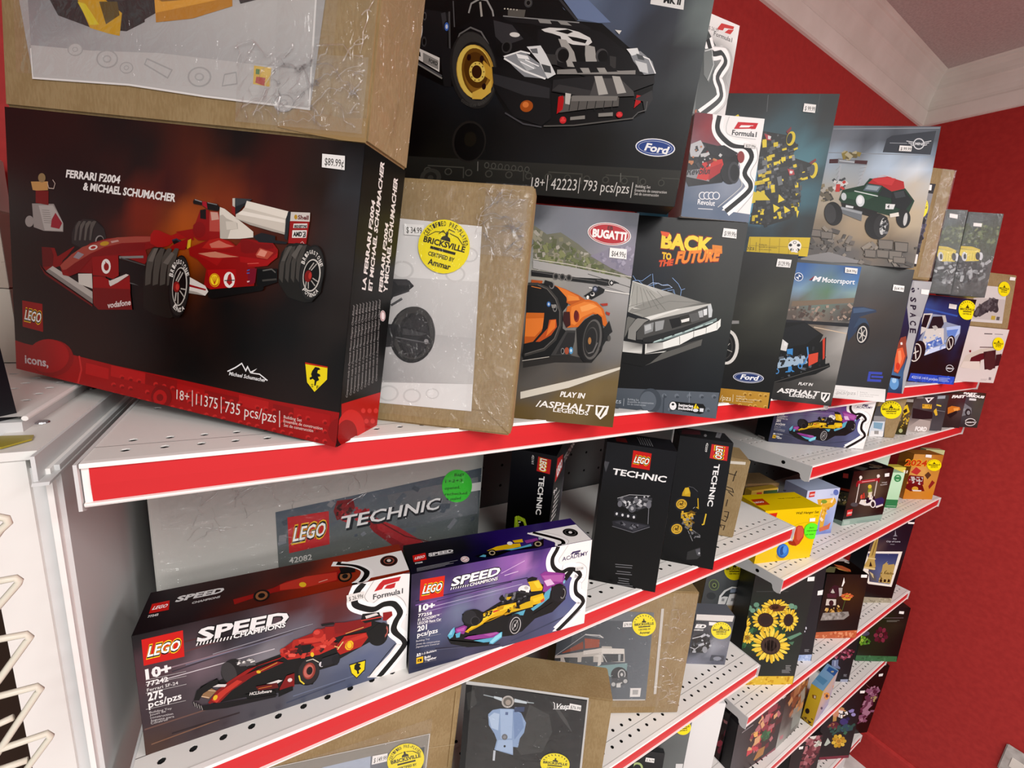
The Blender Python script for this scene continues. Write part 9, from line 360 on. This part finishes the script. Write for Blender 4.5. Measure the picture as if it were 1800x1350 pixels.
# ---------------------------------------------------------------- printed artwork
_txt = {}
def text_mesh(t, bold):
    k = (t, bold)
    if k not in _txt:
        c = bpy.data.curves.new('t', 'FONT'); c.body = t; c.resolution_u = 2; c.offset = bold * .009
        if bold >= 6: c.resolution_u = 3
        o = bpy.data.objects.new('t', c); me = bpy.data.meshes.new_from_object(o)
        vs = [v.co.xy.copy() for v in me.vertices]; fs = [tuple(p.vertices) for p in me.polygons]
        if vs:
            x0 = min(v.x for v in vs); x1 = max(v.x for v in vs)
            vs = [((v.x - x0) / (x1 - x0 or 1), v.y / .7) for v in vs]
        _txt[k] = (vs, fs)
        bpy.data.objects.remove(o); bpy.data.curves.remove(c); bpy.data.meshes.remove(me)
    return _txt[k]
def tri_fill(P):
    """ear-clipped triangles of a simple polygon"""
    from mathutils.geometry import tessellate_polygon
    return tessellate_polygon([[Vector((a, b, 0)) for a, b in P]])
def ink(h):
    """print colour: the varnish adds its own sheen, so inks are a touch deeper than they look"""
    return tuple(max(0, c - .011) for c in rgb(h)[:3]) + (1,)
class Art:
    def __init__(self, W, H):
        self.W, self.H = W, H; self.v = []; self.f = []; self.c = []; self.boxes = []
    def layer(self, P):
        x0 = min(p[0] for p in P); x1 = max(p[0] for p in P); y0 = min(p[1] for p in P); y1 = max(p[1] for p in P)
        l = 0
        for (a, b, c, d, k) in self.boxes:
            if k >= l and a < x1 and b > x0 and c < y1 and d > y0: l = k + 1
        self.boxes.append((x0, x1, y0, y1, l)); return l
    def put(self, P, faces, cols, l):
        """cols: one colour or one per vertex"""
        n = len(self.v); self.v += [(a, b, l) for a, b in P]
        one = isinstance(cols, tuple)
        for f in faces:
            self.f.append([n + i for i in f]); self.c.append([cols if one else cols[i] for i in f])
    def poly(self, P, col):
        if len(P) == 4 or len(P) == 3:
            fs = tri_fill(P)
        else: fs = tri_fill(P)
        self.put(P, fs, col, self.layer(P))
    def run(self, ops):
        k = 2e-4
        for op in ops:
            t = op[0]
            if t == 'P':
                q = op[2]; self.poly([(q[i] * k, q[i + 1] * k) for i in range(0, len(q), 2)], ink(op[1]))
            elif t == 'G':
                q = op[2]; P = [(q[i] * k, q[i + 1] * k) for i in range(0, len(q), 2)]
                self.put(P, tri_fill(P), [ink(c) for c in op[1]], self.layer(P))
            elif t == 'E':
                a = [x * k for x in op[2]]; n = 28 if math.hypot(a[2], a[3]) > .006 else 16
                P = [(a[0] + math.cos(s) * a[2] + math.sin(s) * a[4], a[1] + math.cos(s) * a[3] + math.sin(s) * a[5]) for s in [2 * math.pi * i / n for i in range(n)]]
                self.put(P, [tuple(range(n))], ink(op[1]), self.layer(P))
            elif t in 'LC':
                w = op[2] * k / 2; q = op[3]; P = [Vector((q[i] * k, q[i + 1] * k)) for i in range(0, len(q), 2)]
                if t == 'C':
                    Q = []
                    for i in range(len(P) - 1):
                        a, b, c, d = P[max(i - 1, 0)], P[i], P[i + 1], P[min(i + 2, len(P) - 1)]
                        for j in range(6):
                            h = j / 6; Q.append(.5 * (2 * b + (c - a) * h + (2 * a - 5 * b + 4 * c - d) * h * h + (3 * b - a - 3 * c + d) * h ** 3))
                    P = Q + [P[-1]]
                L, R = [], []
                for i, p in enumerate(P):
                    d0 = (p - P[i - 1]) if i else (P[1] - p); d1 = (P[i + 1] - p) if i < len(P) - 1 else d0
                    d0 = d0.normalized() if d0.length else Vector((1, 0)); d1 = d1.normalized() if d1.length else d0
                    d = d0 + d1; d = d.normalized() if d.length > 1e-6 else d0
                    n = Vector((-d.y, d.x)); c = max(.45, n.dot(Vector((-d0.y, d0.x))))
                    L.append(p + n * w / c); R.append(p - n * w / c)
                cl = lambda p: (min(max(p.x, 0), self.W), min(max(p.y, 0), self.H))
                V = [cl(p) for p in L] + [cl(p) for p in R]; m = len(P)
                self.put(V, [(i, i + 1, m + i + 1, m + i) for i in range(m - 1)], ink(op[1]), self.layer(V))
            elif t == 'T':
                a = [x * k for x in op[3]]; vs, fs = text_mesh(op[2], op[4])
                if not vs: continue
                P = [(a[0] + x * a[2] + y * a[4], a[1] + x * a[3] + y * a[5]) for x, y in vs]
                self.put(P, fs, ink(op[1]), self.layer(P))
            elif t == 'B':
                n = op[1]; W, H = self.W, self.H; m = max(4, int(n * H / W)) if W > H else n; nn = n if W > H else max(4, int(n * W / H))
                C = [(c[0] * k, c[1] * k, ink(c[2])) for c in op[2:]]
                P = []; cs = []
                for j in range(m + 1):
                    for i in range(nn + 1):
                        x, y = W * i / nn, H * j / m; s = [0, 0, 0]; tw = 0
                        for a, b, c in C:
                            wt = 1 / (((x - a) ** 2 + (y - b) ** 2) ** 1.6 + 1e-9); tw += wt
                            for z in range(3): s[z] += wt * c[z]
                        P.append((x, y)); cs.append((s[0] / tw, s[1] / tw, s[2] / tw, 1))
                r = nn + 1
                self.put(P, [(j * r + i, j * r + i + 1, (j + 1) * r + i + 1, (j + 1) * r + i) for j in range(m) for i in range(nn)], cs, self.layer(P))
            elif t == 'S':
                rd = random.Random(op[1]); q = op[5]; P = [(q[i] * k, q[i + 1] * k) for i in range(0, len(q), 2)]
                x0 = min(p[0] for p in P); x1 = max(p[0] for p in P); y0 = min(p[1] for p in P); y1 = max(p[1] for p in P)
                l = self.layer(P); cnt = 0; tries = 0; sub = 0
                while cnt < op[2] and tries < op[2] * 12:
                    tries += 1; x = rd.uniform(x0, x1); y = rd.uniform(y0, y1); ins = False
                    for i in range(len(P)):
                        (a, b), (c, d) = P[i - 1], P[i]
                        if (b > y) != (d > y) and x < (c - a) * (y - b) / (d - b) + a: ins = not ins
                    if not ins: continue
                    s = op[3] * k * rd.uniform(.5, 1.3) / 2; an = rd.uniform(0, 3.2) if op[7] is None else math.radians(op[7] + rd.uniform(-6, 6) + 90 * rd.randint(0, 1))
                    e = s * op[6] if rd.random() < .5 else s
                    ux, uy = math.cos(an) * e, math.sin(an) * e; vx, vy = -math.sin(an) * s, math.cos(an) * s
                    Q = [(min(max(x + a * ux + b * vx, 0), self.W), min(max(y + a * uy + b * vy, 0), self.H)) for a, b in ((-1, -1), (1, -1), (1, 1), (-1, 1))]
                    self.put(Q, [(0, 1, 2, 3)], ink(rd.choice(op[4])), l + sub * .04); cnt += 1; sub = (sub + 1) % 60
                self.boxes.append((x0, x1, y0, y1, l + 3))
            elif t == 'W':
                a = [x * k for x in op[6]]; n = op[1]; cr = op[4] / 100; inn = op[5] / 100
                F = lambda x, y: (min(max(a[0] + x * a[2] + y * a[4], 0), self.W), min(max(a[1] + x * a[3] + y * a[5], 0), self.H))
                for i in range(n):
                    th = 2 * math.pi * i / n + (i % 3) * .05; h = math.pi / n * 1.15; R = 1 - .1 * ((i * 7) % 3) / 2
                    Q = [F(inn * math.cos(th), inn * math.sin(th))]
                    for s, rr in ((-.75, .5), (-.95, .72), (-.5, .93), (0, 1), (.5, .93), (.95, .72), (.75, .5)): Q.append(F(R * rr * math.cos(th + s * h), R * rr * math.sin(th + s * h)))
                    self.put(Q, [tuple(range(8))], ink(op[2][i % len(op[2])]), self.layer(Q) if i < 2 else self.boxes[-1][4] + .1 * (i % 5))
                if op[3]:
                    P = [F(cr * math.cos(s), cr * math.sin(s)) for s in [2 * math.pi * i / 20 for i in range(20)]]
                    self.put(P, [tuple(range(20))], ink(op[3]), self.layer(P) + 1)
                    P2 = [F(cr * .62 * math.cos(s), cr * .62 * math.sin(s)) for s in [2 * math.pi * i / 14 for i in range(14)]]
                    c = ink(op[3]); self.put(P2, [tuple(range(14))], (c[0] * .6, c[1] * .6, c[2] * .6, 1), self.layer(P2) + 1)
    def mesh(self, name, F, off):
        o, e1, e2, n = F
        me = bpy.data.meshes.new(name)
        me.from_pydata([o + e1 * a + e2 * b + n * (off + l * 4e-5) for a, b, l in self.v], [], self.f)
        at = me.color_attributes.new('Col', 'FLOAT_COLOR', 'CORNER')
        at.data.foreach_set('color', [x for p in self.c for c in p for x in c])
        return me
def film_mesh(name, F, rect, amp, seed, off):
    """a loose clear sheet: a grid with soft billows and a few sharp creases"""
    o, e1, e2, n = F; u0, v0, u1, v1 = rect; rd = random.Random(seed)
    nx = max(8, min(46, int((u1 - u0) / .006))); ny = max(8, min(46, int((v1 - v0) / .006)))
    cr = [(rd.uniform(u0, u1), rd.uniform(v0, v1), rd.uniform(0, math.pi), rd.uniform(.004, .012)) for _ in range(9)]
    vs = []
    for j in range(ny + 1):
        for i in range(nx + 1):
            u = u0 + (u1 - u0) * i / nx; v = v0 + (v1 - v0) * j / ny
            h = .5 + .5 * noise.noise(Vector((u * 18 + seed, v * 18, seed * 1.7)))
            for (a, b, an, wd) in cr:
                d = abs((u - a) * math.sin(an) - (v - b) * math.cos(an)); h += .8 * max(0, 1 - d / wd) * (.5 + .5 * math.sin(30 * (u + v) + an * 9))
            if seed > 100: h = 1.4 * rd.random() ** 2 + .5 * h
            e = min(i, nx - i, j, ny - j) / 3
            vs.append(o + e1 * u + e2 * v + n * (off + amp * h * min(1, e)))
    r = nx + 1
    me = bpy.data.meshes.new(name); me.from_pydata(vs, [], [(j * r + i, j * r + i + 1, (j + 1) * r + i + 1, (j + 1) * r + i) for j in range(ny) for i in range(nx)])
    for p in me.polygons: p.use_smooth = seed < 100
    return me
PART = {}
def build_box(B):
    name, label, cat, group, (x, y, z, yaw, lean, roll, W, H, D), body, fin, parts = B
    root = empty(name, (x, y, z), yaw); tag(root, label, cat, group)
    V = Vector((0, math.sin(lean), math.cos(lean))); U0 = Vector((1, 0, 0)); Bk = Vector((0, 1, 0))
    U = math.cos(roll) * U0 + math.sin(roll) * V; V = -math.sin(roll) * U0 + math.cos(roll) * V
    Z0 = Vector((0, 0, 0))
    frames = {'F': (Z0, U, V), 'R': (U * W, Bk, V), 'L': (Bk * D, -Bk, V), 'T': (V * H, U, Bk)}
    dims = {'F': (W, H), 'R': (D, H), 'L': (D, H), 'T': (W, D)}
    bm = bmesh.new()
    vv = {}
    for i in (0, 1):
        for j in (0, 1):
            for k in (0, 1): vv[i, j, k] = bm.verts.new(U * (W * i) + Bk * (D * j) + V * (H * k))
    for q in (((0, 0, 0), (1, 0, 0), (1, 0, 1), (0, 0, 1)), ((1, 0, 0), (1, 1, 0), (1, 1, 1), (1, 0, 1)), ((1, 1, 0), (0, 1, 0), (0, 1, 1), (1, 1, 1)),
              ((0, 1, 0), (0, 0, 0), (0, 0, 1), (0, 1, 1)), ((0, 0, 1), (1, 0, 1), (1, 1, 1), (0, 1, 1)), ((0, 1, 0), (1, 1, 0), (1, 0, 0), (0, 0, 0))):
        bm.faces.new([vv[a] for a in q])
    bmesh.ops.bevel(bm, geom=bm.edges[:], offset=.0012 if fin != 'kraft' else .002, segments=2, affect='EDGES')
    m = M['kraft'] if fin == 'kraft' else body_mat(body)
    obj('carton', bm, m, root)
    last = None
    for pname, off, pfin, face, plabel, par, ops in parts:
        if ops == 'SP2': ops = [q for q in BOXES if q[1].startswith('long purple racing car box on the second')][0][7][0][6]
        o, e1, e2 = frames[face]; n = e1.cross(e2).normalized(); F = (o, e1, e2, n); W2, H2 = dims[face]
        if pfin in ('film', 'wrap'):
            q = [a * 1e-4 for a in ops[0][1:5]]
            p = link(pname, film_mesh(pname, F, q, ops[0][6] * 1e-4, ops[0][5], off * 1e-3), M[pfin], root)
        elif pfin == 'fold':
            bm = bmesh.new(); u0, v0, u1, v1, seed, cnt = ops[0][1:]; rd = random.Random(seed)
            for i in range(cnt):
                a = rd.uniform(u0, u1) * 1e-4; b = rd.uniform(v0, v1) * 1e-4; an = rd.gauss(0, .55) + (.9 if i % 3 == 0 else 0); ln = rd.uniform(.012, .05); pts = []; wv = rd.uniform(2, 7)
                for j in range(9):
                    h = j / 8; a2 = a + math.cos(an) * ln * h; b2 = b + math.sin(an) * ln * h + .003 * math.sin(h * wv); an += rd.gauss(0, .12)
                    if u0 * 1e-4 < a2 < u1 * 1e-4 and v0 * 1e-4 < b2 < v1 * 1e-4: pts.append(o + e1 * a2 + e2 * b2 + n * (off * 1e-3 + .0006 * math.sin(3.1 * h)))
                if len(pts) > 2: tube(bm, pts, rd.uniform(.00035, .0009), 6)
            p = obj(pname, bm, M['fold'], root, True); p['kind'] = 'stuff'
        else:
            A = Art(W2, H2); A.run(ops)
            p = link(pname, A.mesh(pname, F, off * 1e-3), M[pfin], last if par else root)
        if plabel: p['label'] = plabel
        if not par: last = p
    return root
_bm = {}
def body_mat(c):
    if c not in _bm: _bm[c] = mat('card_' + c.strip('#'), c, .38, .42)
    return _bm[c]
for B in BOXES: build_box(B)
